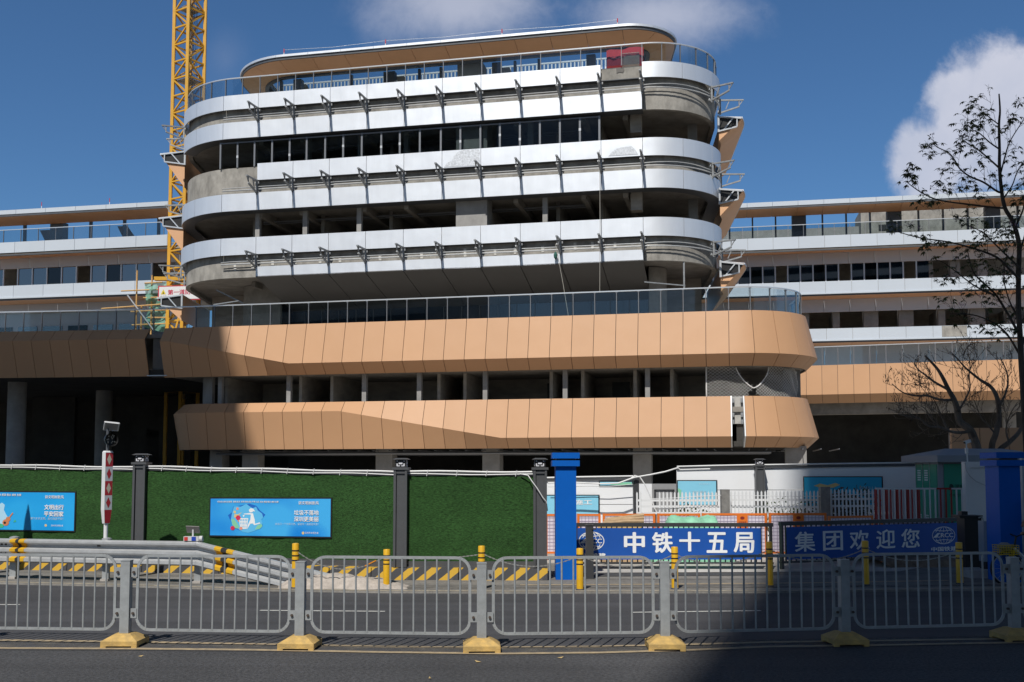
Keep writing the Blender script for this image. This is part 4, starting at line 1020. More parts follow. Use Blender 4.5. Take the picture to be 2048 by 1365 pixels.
for px in (-150, 27, 212, 396):
    p = along(px)+Vector((0, 0.10, 0))
    m = MB(); m.box(p+Vector((0, 0, 0.42)), (0.13, 0.10, 0.9), rz=0.04); m.lathe(p+Vector((0, 0, 0.865)), [(0.10, 0), (0.10, 0.03), (0.03, 0.05)], 12); m.build('post', galv, GR)
    MB().box(p+Vector((0, -0.03, 0.02)), (0.16, 0.16, 0.12)).build('footing', mat('pale_mortar', (0.40, 0.37, 0.34), 0.95, var=0.15, scale=8), GR)
m = MB()
for t in (0.01, 0.055, 0.09):
    q, z = down(t)
    for dz in (-0.05, -0.235, -0.425): m.box(q+Vector((0.0, -0.09, z+dz)), (0.03, 0.02, 0.03))
for px in (8, 16, 200, 203):
    for dz in (-0.12, -0.31): m.box(along(px)+Vector((0, -0.03, TOPZ+dz)), (0.03, 0.04, 0.03))
m.build('bolt', bolt_m, GR)
# heap of mortar burying the end
mortar = mat('mortar_heap', (0.40, 0.355, 0.315), 0.95, var=0.2, scale=7, bump=0.7, bscale=22)
m = MB(); NX, NY = 44, 14; c0, c1 = G(548, 1181), G(815, 1183); vs = []
random.seed(3)
for i in range(NX+1):
    for j in range(NY+1):
        u, v = i/NX, j/NY; p = c0+(c1-c0)*u
        prof = min(1, u/0.18)*min(1, (1-u)/0.30); h = 0.26*max(0, prof)**0.8*max(0, sin(pi*min(1, v*1.02)))**0.7*(0.78+0.3*sin(u*13+v*4)*0.4+0.2*random.random())
        vs.append(p+Vector((0.03*sin(v*9), -0.05+v*0.95+0.05*sin(u*17), 0.02+h)))
m.add(vs, [(i*(NY+1)+j, (i+1)*(NY+1)+j, (i+1)*(NY+1)+j+1, i*(NY+1)+j+1) for i in range(NX) for j in range(NY)])
tag(m.build('mortar_heap', mortar, None, smooth=True, ang=60), 'pale heap of mortar burying the end of the crash barrier', 'mortar heap')
# solar police light on the bend
wl = thing('warning_light', 'white warning light with red and blue lenses and solar panel on the crash barrier', 'light', tuple(GB_+Vector((0, 0, TOPZ))))
c = along(386)+Vector((0, -0.02, TOPZ+0.055)); plastic = mat('white_plastic', (0.55, 0.55, 0.56), 0.4)
m = MB(); m.box(c, (0.30, 0.12, 0.09)); m.tube([c+Vector((0.16, -0.02, 0)), c+Vector((0.22, -0.02, 0))], 0.055, 12); m.build('housing', plastic, wl)
MB().box(c+Vector((-0.10, -0.062, 0)), (0.07, 0.01, 0.07)).build('lens', mat('red_lens', (0.55, 0.04, 0.03), 0.3), wl)
MB().box(c+Vector((0.055, -0.062, 0)), (0.085, 0.01, 0.08)).build('lens', mat('blue_lens', (0.02, 0.06, 0.40), 0.3), wl)
rt = Matrix.Rotation(R(-58), 3, 'X')
MB().box(c+Vector((0.02, 0, 0.18)), (0.27, 0.16, 0.018), rot=rt @ Matrix.Rotation(R(4), 3, 'Y')).build('solar_panel', mat('solar_back', (0.22, 0.21, 0.20), 0.6, var=0.1, scale=9), wl)
m = MB(); m.bar(c+Vector((0.02, 0, 0.04)), c+Vector((0.02, 0, 0.18)), 0.03); m.build('bracket', plastic, wl)

# ================================================================== striped blocks, green hoarding, grey pillars
def stripe_mat():
    m = mat('striped_block', (0.5, 0.3, 0.03), 0.75); nt = m.node_tree; N, L = nt.nodes, nt.links; p = N['Principled BSDF']
    tc = N.new('ShaderNodeTexCoord'); sp = N.new('ShaderNodeSeparateXYZ'); L.new(tc.outputs['Object'], sp.inputs[0])
    def M(op, a, b):
        q = N.new('ShaderNodeMath'); q.operation = op
        for i, v in enumerate((a, b)):
            if isinstance(v, (int, float)): q.inputs[i].default_value = v
            else: L.new(v, q.inputs[i])
        return q.outputs[0]
    nz = N.new('ShaderNodeTexNoise'); nz.inputs['Scale'].default_value = 9; nz.inputs['Detail'].default_value = 6; L.new(tc.outputs['Object'], nz.inputs['Vector'])
    v = M('SUBTRACT', sp.outputs[0], M('MULTIPLY', sp.outputs[2], 1.25))
    fr = M('FRACT', M('ADD', M('DIVIDE', M('ADD', v, M('MULTIPLY', M('SUBTRACT', nz.outputs['Fac'], 0.5), 0.03)), 0.46), 10.0), 0.0)
    st = M('LESS_THAN', fr, 0.46)
    mx = N.new('ShaderNodeMix'); mx.data_type = 'RGBA'; L.new(st, mx.inputs[0]); mx.inputs[6].default_value = (0.055, 0.055, 0.06, 1); mx.inputs[7].default_value = (0.58, 0.35, 0.035, 1)
    n2 = N.new('ShaderNodeTexNoise'); n2.inputs['Scale'].default_value = 5; n2.inputs['Detail'].default_value = 9; n2.inputs['Roughness'].default_value = .75; L.new(tc.outputs['Object'], n2.inputs['Vector'])
    w = N.new('ShaderNodeMapRange'); L.new(n2.outputs['Fac'], w.inputs[0]); w.inputs[1].default_value = 0.60; w.inputs[2].default_value = 0.70
    m2 = N.new('ShaderNodeMix'); m2.data_type = 'RGBA'; L.new(M('MULTIPLY', w.outputs[0], 0.7), m2.inputs[0]); L.new(mx.outputs[2], m2.inputs[6]); m2.inputs[7].default_value = (0.17, 0.15, 0.13, 1)
    L.new(m2.outputs[2], p.inputs['Base Color']); return m
KB = [G(-260, 1137), G(0, 1142.5), G(512, 1153), G(640, 1160), G(800, 1164), G(1096, 1165)]
def on_line(pts, d):
    for a, b in zip(pts, pts[1:]):
        l = (b-a).length
        if d <= l: return a+(b-a)*(d/l), (b-a)/l
        d -= l
    return pts[-1], (pts[-1]-pts[-2]).normalized()
tot = sum((b-a).length for a, b in zip(KB, KB[1:]))
sm = stripe_mat(); BLEN = 0.92
blk = tag(MB().add([(-.452, 0, 0), (.452, 0, 0), (.452, .02, .27), (-.452, .02, .27), (-.452, .32, 0), (.452, .32, 0), (.452, .30, .27), (-.452, .30, .27)],
      [(0, 1, 2, 3), (5, 4, 7, 6), (0, 4, 5, 1), (3, 2, 6, 7), (0, 3, 7, 4), (1, 5, 6, 2)]).build('striped_block', sm), None, 'concrete block', 'striped blocks under the green hoarding')
nb = int(tot/BLEN); start = tot-nb*BLEN
ordw = ['first', 'second', 'third', 'fourth', 'fifth', 'sixth', 'seventh', 'eighth', 'ninth', 'tenth', 'eleventh', 'twelfth', 'thirteenth', 'fourteenth', 'fifteenth', 'sixteenth', 'seventeenth', 'eighteenth']
for k in range(nb):
    c, d = on_line(KB, tot-(k+0.5)*BLEN)
    o = blk if k == 0 else blk.copy()
    if k: COL.objects.link(o)
    o.location = c; o.rotation_euler = (0, 0, atan2(d.y, d.x))
    lab = 'yellow and black striped block under the green hoarding, next to the blue gate pillar' if k == 0 else 'yellow and black striped block, %s to the left from the blue gate pillar' % ordw[min(k, 17)]
    tag(o, lab)
hole = MB()
turf = mat('artificial_turf', (0.030, 0.085, 0.022), 0.85, var=0.62, scale=24, bump=0.9, bscale=120, stretch=(0.7, 1, 2.4), vscale2=0.9, spec=0.2)
grey = mat('grey_painted_metal', (0.085, 0.087, 0.092), 0.45, 0.2, var=0.06, scale=3)
pipe = mat('white_conduit', (0.66, 0.66, 0.66), 0.5)
black_pl = MT['black']
def hline(px):
    d0 = ray(px, 1100); d0 = Vector((d0.x, d0.y, 0))
    for a, b in zip(KB, KB[1:]):
        a2, b2 = a+Vector((0, .30, 0)), b+Vector((0, .30, 0)); n = Vector((-(b2-a2).y, (b2-a2).x, 0)); t = a2.dot(n)/d0.dot(n); q = d0*t
        if -1e-3 <= (q-a2).dot(b2-a2)/(b2-a2).length_squared <= 1.001: return q
    return d0*(KB[-1].y+.3)/d0.y
HF = {}
def hoarding(px0, px1, zt0, zt1, label):
    p0, p1 = hline(px0), hline(px1); d = p1-p0; L = d.length; fr = Frame((p0.x, p0.y), math.degrees(atan2(-d.y, d.x)))
    root = thing('green_hoarding', label, 'hoarding', (p0.x, p0.y, 0), 'green hoarding panels')
    top = lambda a: zt0+(zt1-zt0)*a/L
    nx, nz_ = max(30, int(L*9)), 22; vs = []
    for i in range(nx+1):
        for j in range(nz_+1):
            a = L*i/nx; z = 0.40+(top(a)-0.40)*j/nz_
            o = 0.03+0.008*sin(a*5.1+z*1.3)+0.006*sin(a*13+2*sin(z*4))
            vs.append(fr.W(a, o, z))
    m = MB().add(vs, [(i*(nz_+1)+j, (i+1)*(nz_+1)+j, (i+1)*(nz_+1)+j+1, i*(nz_+1)+j+1) for i in range(nx) for j in range(nz_)])
    m.build('turf_sheet', turf, root, smooth=True)
    m = MB(); m.add([fr.W(0, -0.02, .3), fr.W(L, -0.02, .3), fr.W(L, -0.02, zt1), fr.W(0, -0.02, zt0), fr.W(0, -0.07, .3), fr.W(L, -0.07, .3), fr.W(L, -0.07, zt1), fr.W(0, -0.07, zt0)], [(0, 1, 2, 3), (7, 6, 5, 4), (3, 2, 6, 7), (0, 4, 5, 1), (0, 3, 7, 4), (1, 5, 6, 2)])
    m.build('backing_board', grey, root)
    m = MB(); m.fbox(fr, 0, L, -0.06, 0.06, 0.28, 0.40); m.build('base_rail', grey, root)
    m = MB(); m.bar(fr.W(0, 0.0, zt0+0.035), fr.W(L, 0.0, zt1+0.035), 0.09, 0.075); m.build('top_rail', grey, root)
    m = MB(); n = int(L/0.3)
    for dz, rr, ph in ((0.085, 0.022, 0.0), (0.03, 0.014, 1.3)):
        m.tube([fr.W(L*i/n, 0.055, top(L*i/n)+dz+0.010*sin(i*0.8+ph)) for i in range(n+1)], rr, 6)
    m.build('conduit', pipe, root)
    a = 0.4
    while a < L: MB().bar(fr.W(a, 0.075, top(a)-0.01), fr.W(a+0.03, 0.075, top(a)+0.12), 0.012).build('cable_tie', pipe, root); a += 0.62
    HF[px0] = (fr, L, root)
hoarding(-150, 268, 2.36, 2.27, 'green turf covered hoarding panel at the left edge, with the cut off blue poster')
hoarding(292, 789, 2.29, 2.17, 'long green turf covered hoarding panel with the blue litter poster')
hoarding(815, 1067, 2.18, 2.17, 'short green turf covered hoarding panel without a poster, left of the blue gate pillar')
def make_pillar(name='hoarding_pillar'):
    t = thing(name, '', 'pillar')
    m = MB(); m.box((0, 0, 1.29), (0.20, 0.22, 2.02)); m.box((-0.115, -0.02, 1.29), (0.05, 0.27, 2.02)); m.box((0.12, -0.02, 1.29), (0.045, 0.27, 2.02)); m.box((0, 0.1, 1.29), (0.28, 0.06, 2.02)); m.box((0, -0.02, 2.245), (0.19, .24, 0.05))
    m.build('shaft', grey, t)
    m = MB(); m.box((0, 0, 2.325), (0.345, 0.345, 0.05)); m.build('cap', grey, t)
    lp = MB().box((0, 0, 2.43), (0.225, 0.225, 0.16)).build('lamp', black_pl, t)
    m = MB(); m.add([(-.17, -.17, 2.515), (.17, -.17, 2.515), (.17, .17, 2.515), (-.17, .17, 2.515), (-.1, -.1, 2.545), (.1, -.1, 2.545), (.1, .1, 2.545), (-.1, .1, 2.545)], [(3, 2, 1, 0), (4, 5, 6, 7), (0, 1, 5, 4), (1, 2, 6, 5), (2, 3, 7, 6), (3, 0, 4, 7)]); m.build('lamp_roof', grey, lp)
    fret = mat('lamp_fret', (0.62, 0.62, 0.66), 0.5) if 'lamp_fret' not in bpy.data.materials else bpy.data.materials['lamp_fret']
    for ang in (0, 90, 270):
        m = MB(); rr = Matrix.Rotation(R(ang), 3, 'Z')
        def fb(x0, x1, z0, z1):
            m.add([rr @ Vector((x, y, z)) for x in (x0, x1) for y in (-0.1165, -0.112) for z in (z0, z1)], [(0, 1, 3, 2), (4, 6, 7, 5), (0, 4, 5, 1), (2, 3, 7, 6), (0, 2, 6, 4), (1, 5, 7, 3)])
        fb(-.04, .04, 2.415, 2.455)
        for sx in (-1, 1): fb(min(sx*.06, sx*.085), max(sx*.06, sx*.085), 2.47, 2.49); fb(min(sx*.06, sx*.085), max(sx*.06, sx*.085), 2.375, 2.43); fb(min(sx*.015, sx*.07), max(sx*.015, sx*.07), 2.372, 2.39)
        m.build('lamp_screen', fret, lp)
    return t
pil0 = make_pillar()
for i, (px, dz, lab) in enumerate(((280, 0.12, 'grey hoarding pillar with a lamp, right of the red and white marker post'), (802, 0.0, 'grey hoarding pillar with a lamp between the two green panels in the middle'), (1080, 0.0, 'grey hoarding pillar with a lamp beside the blue gate pillar'))):
    o = pil0 if i == 0 else copy_tree(pil0)
    p = hline(px); o.location = (p.x, p.y-0.02, dz); o.rotation_euler = (0, 0, (-0.06, -0.06, 0)[i]); tag(o, lab, group='grey hoarding pillars with lamps')
# loose cable hanging from the hoarding over the last pillar
def cable(name, label, pts, r, m_=None, cat='cable'):
    return tag(MB().tube(pts, r, 6).build(name, m_ or pipe, None, smooth=True), label, cat)
p = hline(1050); q = hline(1080)
cable('cable', 'white cable drooping over the grey pillar beside the blue gate pillar', [AT(1040, 948, p.y-.1), AT(1056, 951, p.y-.15), AT(1064, 963, q.y-.2), AT(1075, 978, q.y-.2), AT(1086, 996, q.y-.2), AT(1093, 1004, q.y-.18), AT(1095, 1022, q.y-.1)], 0.011)

# ---------------------------------------------------------------- posters on the hoarding
def blue_print(name, c1, c2):
    m = mat(name, c1, 0.45); nt = m.node_tree; N, L = nt.nodes, nt.links
    tc = N.new('ShaderNodeTexCoord'); nz = N.new('ShaderNodeTexNoise'); nz.inputs['Scale'].default_value = 0.9; nz.inputs['Detail'].default_value = 1; L.new(tc.outputs['Object'], nz.inputs['Vector'])
    cr = N.new('ShaderNodeValToRGB'); L.new(nz.outputs['Fac'], cr.inputs[0]); cr.color_ramp.elements[0].position = .38; cr.color_ramp.elements[1].position = .62
    cr.color_ramp.elements[0].color = (*c1, 1); cr.color_ramp.elements[1].color = (*c2, 1); L.new(cr.outputs[0], N['Principled BSDF'].inputs['Base Color']); return m
INK = {k: mat('print_'+k, v, 0.6) for k, v in dict(sky=(0.10, 0.46, 0.78), deep=(0.005, 0.12, 0.50), pink=(0.60, 0.02, 0.08), coral=(0.72, 0.28, 0.20), green=(0.05, 0.42, 0.25), leaf=(0.22, 0.55, 0.35), sand=(0.66, 0.50, 0.22), wood=(0.55, 0.20, 0.09), frost=(0.38, 0.62, 0.78)).items()}
def poster(px0, y0t, y0b, px1, y1t, y1b, key, label, d=0.06):
    fr, L, root = HF[key]
    A0, Z0 = fr.hit(px0, y0b, d); A1, Z1 = fr.hit(px1, y1b, d); _, ZT = fr.hit(px1, y1t, d); _, ZT0 = fr.hit(px0, y0t, d)
    o = fr.W(A0, d, Z0); x = fr.W(A1, d, Z1)-o; h = (ZT-Z1+ZT0-Z0)/2
    t = thing('poster', label, 'poster', tuple(o), 'blue civic posters')
    return Board(o, x, Vector((0, 0, h))), t
def black_edge(b, t, e=0.03):
    b.panel('border', black_pl, t, 0.015, -0.006, -e, -e, b.w+e, b.h+e)
cyan = blue_print('poster_blue', (0.0, 0.27, 0.68), (0.02, 0.37, 0.78))
cyan2 = blue_print('poster_azure', (0.0, 0.20, 0.66), (0.05, 0.40, 0.80))
b, t = poster(-92, 982, 1058, 147.5, 988, 1062, -150, 'blue poster cut off at the picture edge, with a guitar and white lettering')
black_edge(b, t); b.panel('print', cyan, t, 0.005)
W_, H_ = b.w, b.h
m = MB(); b.text(m, '文明出行', W_*0.913, H_*0.545, h=H_*0.135, bold=0.03, align='r'); b.text(m, '平安回家', W_*0.913, H_*0.37, h=H_*0.135, bold=0.03, align='r')
b.text(m, '讲文明树新风', W_*0.913, H_*0.84, w=W_*0.155, bold=0.01, align='r')
b.text(m, '富强 民主 文明 和谐 自由 平等 公正 法治 爱国 敬业 诚信 友善', W_*0.56, H_*0.90, w=W_*0.5, bold=0.015, align='r'); b.text(m, '深圳市文明办宣', W_*0.913, H_*0.105, w=W_*0.10, bold=0.0, align='r'); m.build('lettering', WHITE_INK, t)
m = MB(); b.text(m, '脚下步步文明，出行路路平安！', W_*0.913, H_*0.275, w=W_*0.27, align='r'); m.build('lettering', PALE_INK, t)
m = MB(); b.ellipse(m, W_*0.77, H_*0.13, 0.03, 0.03); m.build('emblem', INK['sand'], t)
m = MB(); b.poly(m, [(W_*.30, H_*.12), (W_*.34, H_*.6), (W_*.40, H_*.72), (W_*.425, H_*.66), (W_*.418, H_*.52), (W_*.45, H_*.34), (W_*.44, H_*.14), (W_*.37, H_*.08)], .003); m.build('picture', INK['frost'], t)
m = MB(); b.ellipse(m, W_*.437, H_*.19, .085, .075, .006); b.ellipse(m, W_*.456, H_*.28, .06, .055, .0065); b.line(m, [(W_*.46, H_*.3), (W_*.495, H_*.45)], .03, .007); m.build('picture', INK['wood'], t)
m = MB(); b.ellipse(m, W_*.43, H_*.185, .03, .027, .009); m.build('picture', MT['black'], t)
m = MB(); b.ellipse(m, W_*.39, H_*.10, .10, .05, .005); b.poly(m, [(W_*.50, H_*.20), (W_*.515, H_*.28), (W_*.525, H_*.21)], .006); m.build('picture', INK['green'], t)
b, t = poster(420, 997, 1071, 660.5, 999, 1074, 292, 'whole blue poster with a white figure dropping litter in a basket among flowers')
black_edge(b, t); b.panel('print', cyan2, t, 0.005); W_, H_ = b.w, b.h
m = MB(); b.text(m, '垃圾不落地', W_*0.905, H_*0.565, h=H_*0.135, bold=0.02, align='r'); b.text(m, '深圳更美丽', W_*0.905, H_*0.395, h=H_*0.135, bold=0.02, align='r')
b.text(m, '讲文明树新风', W_*0.905, H_*0.845, w=W_*0.165, bold=0.01, align='r')
b.text(m, '社会主义核心价值观  富强 民主 文明 和谐 自由 平等 公正 法治 爱国 敬业 诚信 友善', W_*0.06, H_*0.895, w=W_*0.515, bold=0.015); b.text(m, '深圳市文明办宣', W_*0.905, H_*0.07, w=W_*0.11, align='r'); m.build('lettering', WHITE_INK, t)
m = MB(); b.text(m, '给自己一个文明习惯，留城市一道靓丽风景！', W_*0.905, H_*0.295, w=W_*0.355, align='r'); m.build('lettering', PALE_INK, t)
m = MB(); b.ellipse(m, W_*.78, H_*.09, .03, .03); m.build('emblem', INK['sand'], t)
sc = lambda pts: [((u-135)/1650*W_, (710-v)/525*H_) for u, v in pts]
m = MB(); b.poly(m, sc([(385, 420), (440, 380), (455, 300), (520, 290), (680, 255), (780, 285), (830, 350), (905, 410), (850, 480), (870, 560), (760, 620), (560, 640), (470, 600), (420, 500)]), .002); m.build('picture', INK['deep'], t)
m = MB(); b.poly(m, sc([(425, 490), (440, 400), (465, 300), (510, 292), (560, 300), (640, 258), (680, 290), (730, 320), (775, 297), (800, 350), (860, 395), (875, 450), (850, 480), (868, 530), (850, 600), (760, 640), (670, 670), (590, 655), (520, 610), (450, 560)]), .004); m.build('picture', INK['sky'], t)
m = MB()
b.poly(m, sc([(675, 345), (700, 320), (735, 325), (765, 365), (735, 360), (725, 378), (690, 378)]), .0065)
b.poly(m, sc([(605, 398), (690, 388), (735, 392), (750, 450), (760, 480), (765, 540), (830, 520), (840, 535), (755, 560), (735, 535), (700, 540), (655, 620), (665, 560), (700, 480), (705, 410), (610, 408)]), .0065)
b.poly(m, sc([(590, 418), (620, 420), (605, 448)]), .0065)
for i in range(6): x0, x1 = 545+i*24, 568+i*15.5; b.line(m, sc([(x0, 465), (x1, 612)]), .02, .007)
for i in range(4): y_ = 468+i*46; b.line(m, sc([(545+i*7, y_), (668-i*9, y_)]), .022, .0075)
m.build('picture', WHITE_INK, t)
m = MB()
for (x, y, rr) in ((530, 455, 34), (455, 603, 30)):
    for k in range(6): th = k*pi/3; b.ellipse(m, (x+rr*.55*cos(th)-135)/1650*W_, (710-y+rr*.55*sin(th))/525*H_, rr*.5/1650*W_, rr*.5/525*H_, .008+.0003*k, 10)
m.build('picture', INK['pink'], t)
m = MB(); b.poly(m, sc([(435, 480), (470, 470), (520, 540), (550, 600), (500, 610), (450, 560)]), .0055); b.poly(m, sc([(765, 620), (800, 560), (850, 540), (868, 570), (830, 610)]), .0055); m.build('picture', INK['leaf'], t)
m = MB(); b.ellipse(m, *sc([(517, 328)])[0], .03, .03, .006); b.ellipse(m, *sc([(572, 606)])[0], .038, .035, .0085); b.ellipse(m, *sc([(535, 500)])[0], .02, .02, .0085); m.build('picture', INK['coral'], t)
m = MB(); b.ellipse(m, *sc([(480, 375)])[0], .03, .03, .006); b.poly(m, sc([(470, 450), (480, 400), (520, 410), (580, 378), (540, 420), (490, 455)]), .006); m.build('picture', INK['sand'], t)

# ================================================================== red and white marker post with a solar lamp
mp_ = thing('marker_post', 'white post with red and white diamond board, black lamp and solar panel on top', 'marker post')
mk_w = mat('marker_white', (0.70, 0.70, 0.71), 0.45); mk_r = mat('marker_red', (0.30, 0.012, 0.02), 0.5); mk_s = mat('marker_silver', (0.40, 0.42, 0.45), 0.5); mk_d = mat('marker_diamond', (0.42, 0.38, 0.30), 0.5)
m = MB(); m.tube([(0, 0, 0), (0, 0, 1.3)], 0.042, 12); m.build('pole', mk_w, mp_, smooth=True)
h0, h1, z0, z1, zt_ = 0.0795, 0.055, 1.20, 1.48, 2.66
def ring(h, z): return [(-h, -h, z), (h, -h, z), (h, h, z), (-h, h, z)]
RZ = Matrix.Rotation(R(-45), 3, 'Z'); RZ4 = RZ
m = MB(); v = [RZ @ Vector(p) for p in ring(h1, z0)+ring(h0, z1)+ring(h0, zt_)+ring(h0*.8, zt_+.03)]
m.add(v, [(3, 2, 1, 0), (12, 13, 14, 15)]+[(a*4+i, a*4+(i+1) % 4, a*4+4+(i+1) % 4, a*4+4+i) for a in range(3) for i in range(4)]); m.build('board', mk_w, mp_)
# the patterned face looks to the front right
def facept(u, z, d):                                    # u in -1..1 over the right-hand face
    h = h0 if z >= z1 else h1+(h0-h1)*(z-z0)/(z1-z0)
    return RZ @ Vector((h+d, u*h, z))
hs = (zt_-z1)/4
def quadf(m, z0_, z1_, d, s=0.97): m.add([facept(-s, z0_, d), facept(s, z0_, d), facept(s, z1_, d), facept(-s, z1_, d)], [(0, 1, 2, 3)])
mr, ms, md, mr2 = MB(), MB(), MB(), MB()
quadf(mr, z0+.01, z1, .003); quadf(ms, z1, z1+hs, .003); quadf(mr, z1+hs, z1+2*hs, .003); quadf(ms, z1+2*hs, z1+3*hs, .003); quadf(mr, z1+3*hs, zt_-.01, .003)
for i in range(4):
    zc = z1+hs*(i+.5); dd = md if i % 2 else mr2
    dd.add([facept(0, zc-hs*.38, .006), facept(.62, zc, .006), facept(0, zc+hs*.38, .006), facept(-.62, zc, .006)], [(0, 1, 2, 3)])
mr.build('reflector', mk_r, mp_); ms.build('reflector', mk_s, mp_); md.build('diamond', mk_d, mp_); mr2.build('diamond', mk_r, mp_)
m = MB(); m.tube([(-0.02, 0.02, 2.66), (-0.02, 0.02, 3.15)], 0.028, 10); m.build('lamp_stem', MT['steel_dk'], mp_)
lampb = MB()
RL = RZ @ Matrix.Rotation(R(90), 3, 'Y'); vs = []
for (r_, y_) in ((0.06, -0.05), (0.115, -0.03), (0.125, 0.05), (0.14, 0.09)): vs.append([RL @ Vector((r_*cos(2*pi*k/20), r_*sin(2*pi*k/20), y_))+Vector((0.05, -0.04, 2.92)) for k in range(20)])
lampb.add([p for r_ in vs for p in r_], [(i*20+k, i*20+(k+1) % 20, (i+1)*20+(k+1) % 20, (i+1)*20+k) for i in range(3) for k in range(20)]+[tuple(range(20))])
lampb.build('lamp', MT['black'], mp_, smooth=True)
m = MB()
for k in range(14):
    a_ = random.random()*6.28; r_ = 0.1*sqrt(random.random()); m.box(RL @ Vector((r_*cos(a_), r_*sin(a_), 0.075))+Vector((0.05, -0.04, 2.92)), (0.02, 0.02, 0.02))
m.build('lens', mat('dark_lens', (0.03, 0.032, 0.034), 0.2), mp_)
rt = Matrix.Rotation(R(-20), 3, 'Z') @ Matrix.Rotation(R(28), 3, 'Y') @ Matrix.Rotation(R(-14), 3, 'X')
sp_ = MB().add([Vector(p)+Vector((.05, 0, 3.19+dz)) for dz in (0, .02) for p in ((-.185, .10, -.07), (-.075, -.12, .085), (.205, -.10, .055), (.10, .12, -.085))], [(3, 2, 1, 0), (4, 5, 6, 7), (0, 1, 5, 4), (1, 2, 6, 5), (2, 3, 7, 6), (3, 0, 4, 7)]).build('solar_panel', mat('panel_grey', (0.30, 0.30, 0.31), 0.5), mp_)
m = MB(); rp_ = [Vector(p)+Vector((.05, 0, 3.20)) for p in ((-.185, .10, -.07), (-.075, -.12, .085), (.205, -.10, .055), (.10, .12, -.085))]
for i in range(4): m.bar(rp_[i], rp_[(i+1) % 4], .022, .03)
m.build('panel_rim', mk_w, sp_)
pm_ = AT(211, 1083, along(211).y+0.10); mp_.location = (pm_.x, pm_.y, 0.0)
pt = tag(MB().lathe((0, 0, 0), [(0.13, 0), (0.13, 3.0), (0.15, 3.5), (0.13, 4.1), (0.08, 4.6), (0.01, 4.95)], 16).build('pointed_post', grey, None, smooth=True), 'slim pointed grey post past the picture edge, casting a shadow on the cut off poster', 'post')
pt.location = (-12.0, 21.6, 0)

# ================================================================== yellow bollards and their chains
by = mat('bollard_yellow', (0.66, 0.37, 0.012), 0.4, var=0.06, scale=6)
BW = [(590, 1181, 1087), (773, 1180, 1099), (963, 1182, 1092), (1160, 1184, 1097), (1350, 1182, 1094), (1540, 1177, 1084), (1732, 1175, 1082), (1920, 1172, 1085)]
def make_bollard():
    t = thing('bollard', '', 'bollard')
    MB().lathe((0, 0, 0), [(0.066, 0.05), (0.066, 0.83), (0.060, 0.842), (0.02, 0.848)], 20).build('shaft', by, t, smooth=True)
    MB().lathe((0, 0, 0), [(0.078, 0), (0.078, 0.055), (0.068, 0.06)], 20).build('base_ring', mat('grey_rubber', (0.07, 0.07, 0.075), 0.8), t)
    for z in (0.70, 0.61, 0.525): MB().lathe((0, 0, 0), [(0.0675, z), (0.0675, z+0.026)], 20, cap=False).build('black_stripe', MT['black'], t, smooth=True)
    return t
b0 = make_bollard(); tops = []
bl = ['yellow bollard beside the sloping crash barrier, below the end of the litter poster', 'yellow bollard in the mortar heap, with orange tape on its chain', 'yellow bollard before the short green panel without a poster', 'yellow bollard with a red smear before the blue gate pillar', 'yellow bollard before the last letters of the left gate banner', 'yellow bollard in the gap between the two gate banners', 'shaded yellow bollard before the middle of the right gate banner', 'shaded yellow bollard before the globe of the right gate banner']
for i, (px, pb, ptp) in enumerate(BW):
    o = b0 if i == 0 else copy_tree(b0); p = G(px, pb); o.location = p
    h = (pb-ptp)/(pb-940)*EYE; o.scale = (1, 1, h/0.848); tag(o, bl[i], group='yellow bollards along the kerb'); tops.append((p, h))
MB().add([(0.03, -0.0622, .62), (0.045, -.0525, .62), (.03, -0.0622, .80), (-.01, -.0695, .72), (-.02, -.0675, .56)], [(0, 1, 2, 3, 4)]).build('red_smear', mat('red_paint', (0.62, 0.05, 0.01), 0.6), [o for o in COL.objects if o.get('label') == bl[3]][0]) if False else None
chain_m = mat('chain_steel', (0.33, 0.32, 0.30), 0.5, 0.5)
cl = ['slack chain between the first and second yellow bollards from the left', 'chain between the second and third yellow bollards from the left', 'sagging chain between the third and fourth yellow bollards from the left', 'chain hung between the two bollards before the left gate banner', 'chain from the bollard at the last letters to the one in the gate gap', 'shaded chain between the bollards before the first letters of the right banner', 'shaded chain between the last two bollards on the right']
for i in range(len(tops)-1):
    (p, h), (q, k) = tops[i], tops[i+1]; a = p+Vector((0.06, -.02, h*0.80)); b = q+Vector((-0.06, -.02, k*0.80)); sag = (0.27, 0.05, 0.2, 0.2, 0.2, .2, .2)[i]
    m = MB(); n = 46
    P = [a+(b-a)*(j/n)-Vector((0, 0, sag*4*(j/n)*(1-j/n))) for j in range(n+1)]
    for j in range(n):
        d = P[j+1]-P[j]; c = (P[j]+P[j+1])/2
        m.bar(P[j]-d*.12, P[j+1]+d*.12, 0.022 if j % 2 else 0.009, 0.009 if j % 2 else 0.022)
    tag(m.build('chain', chain_m), cl[i], 'chain', 'chains between the bollards')
    if i == 0:
        tp = P[36]; MB().bar(P[36], P[42]+Vector((0.0, -.01, .02)), 0.05, 0.02).build('tape_scrap', mat('orange_tape', (0.65, 0.24, 0.01), 0.6), [o for o in COL.objects if o.get('label') == cl[0]][0])

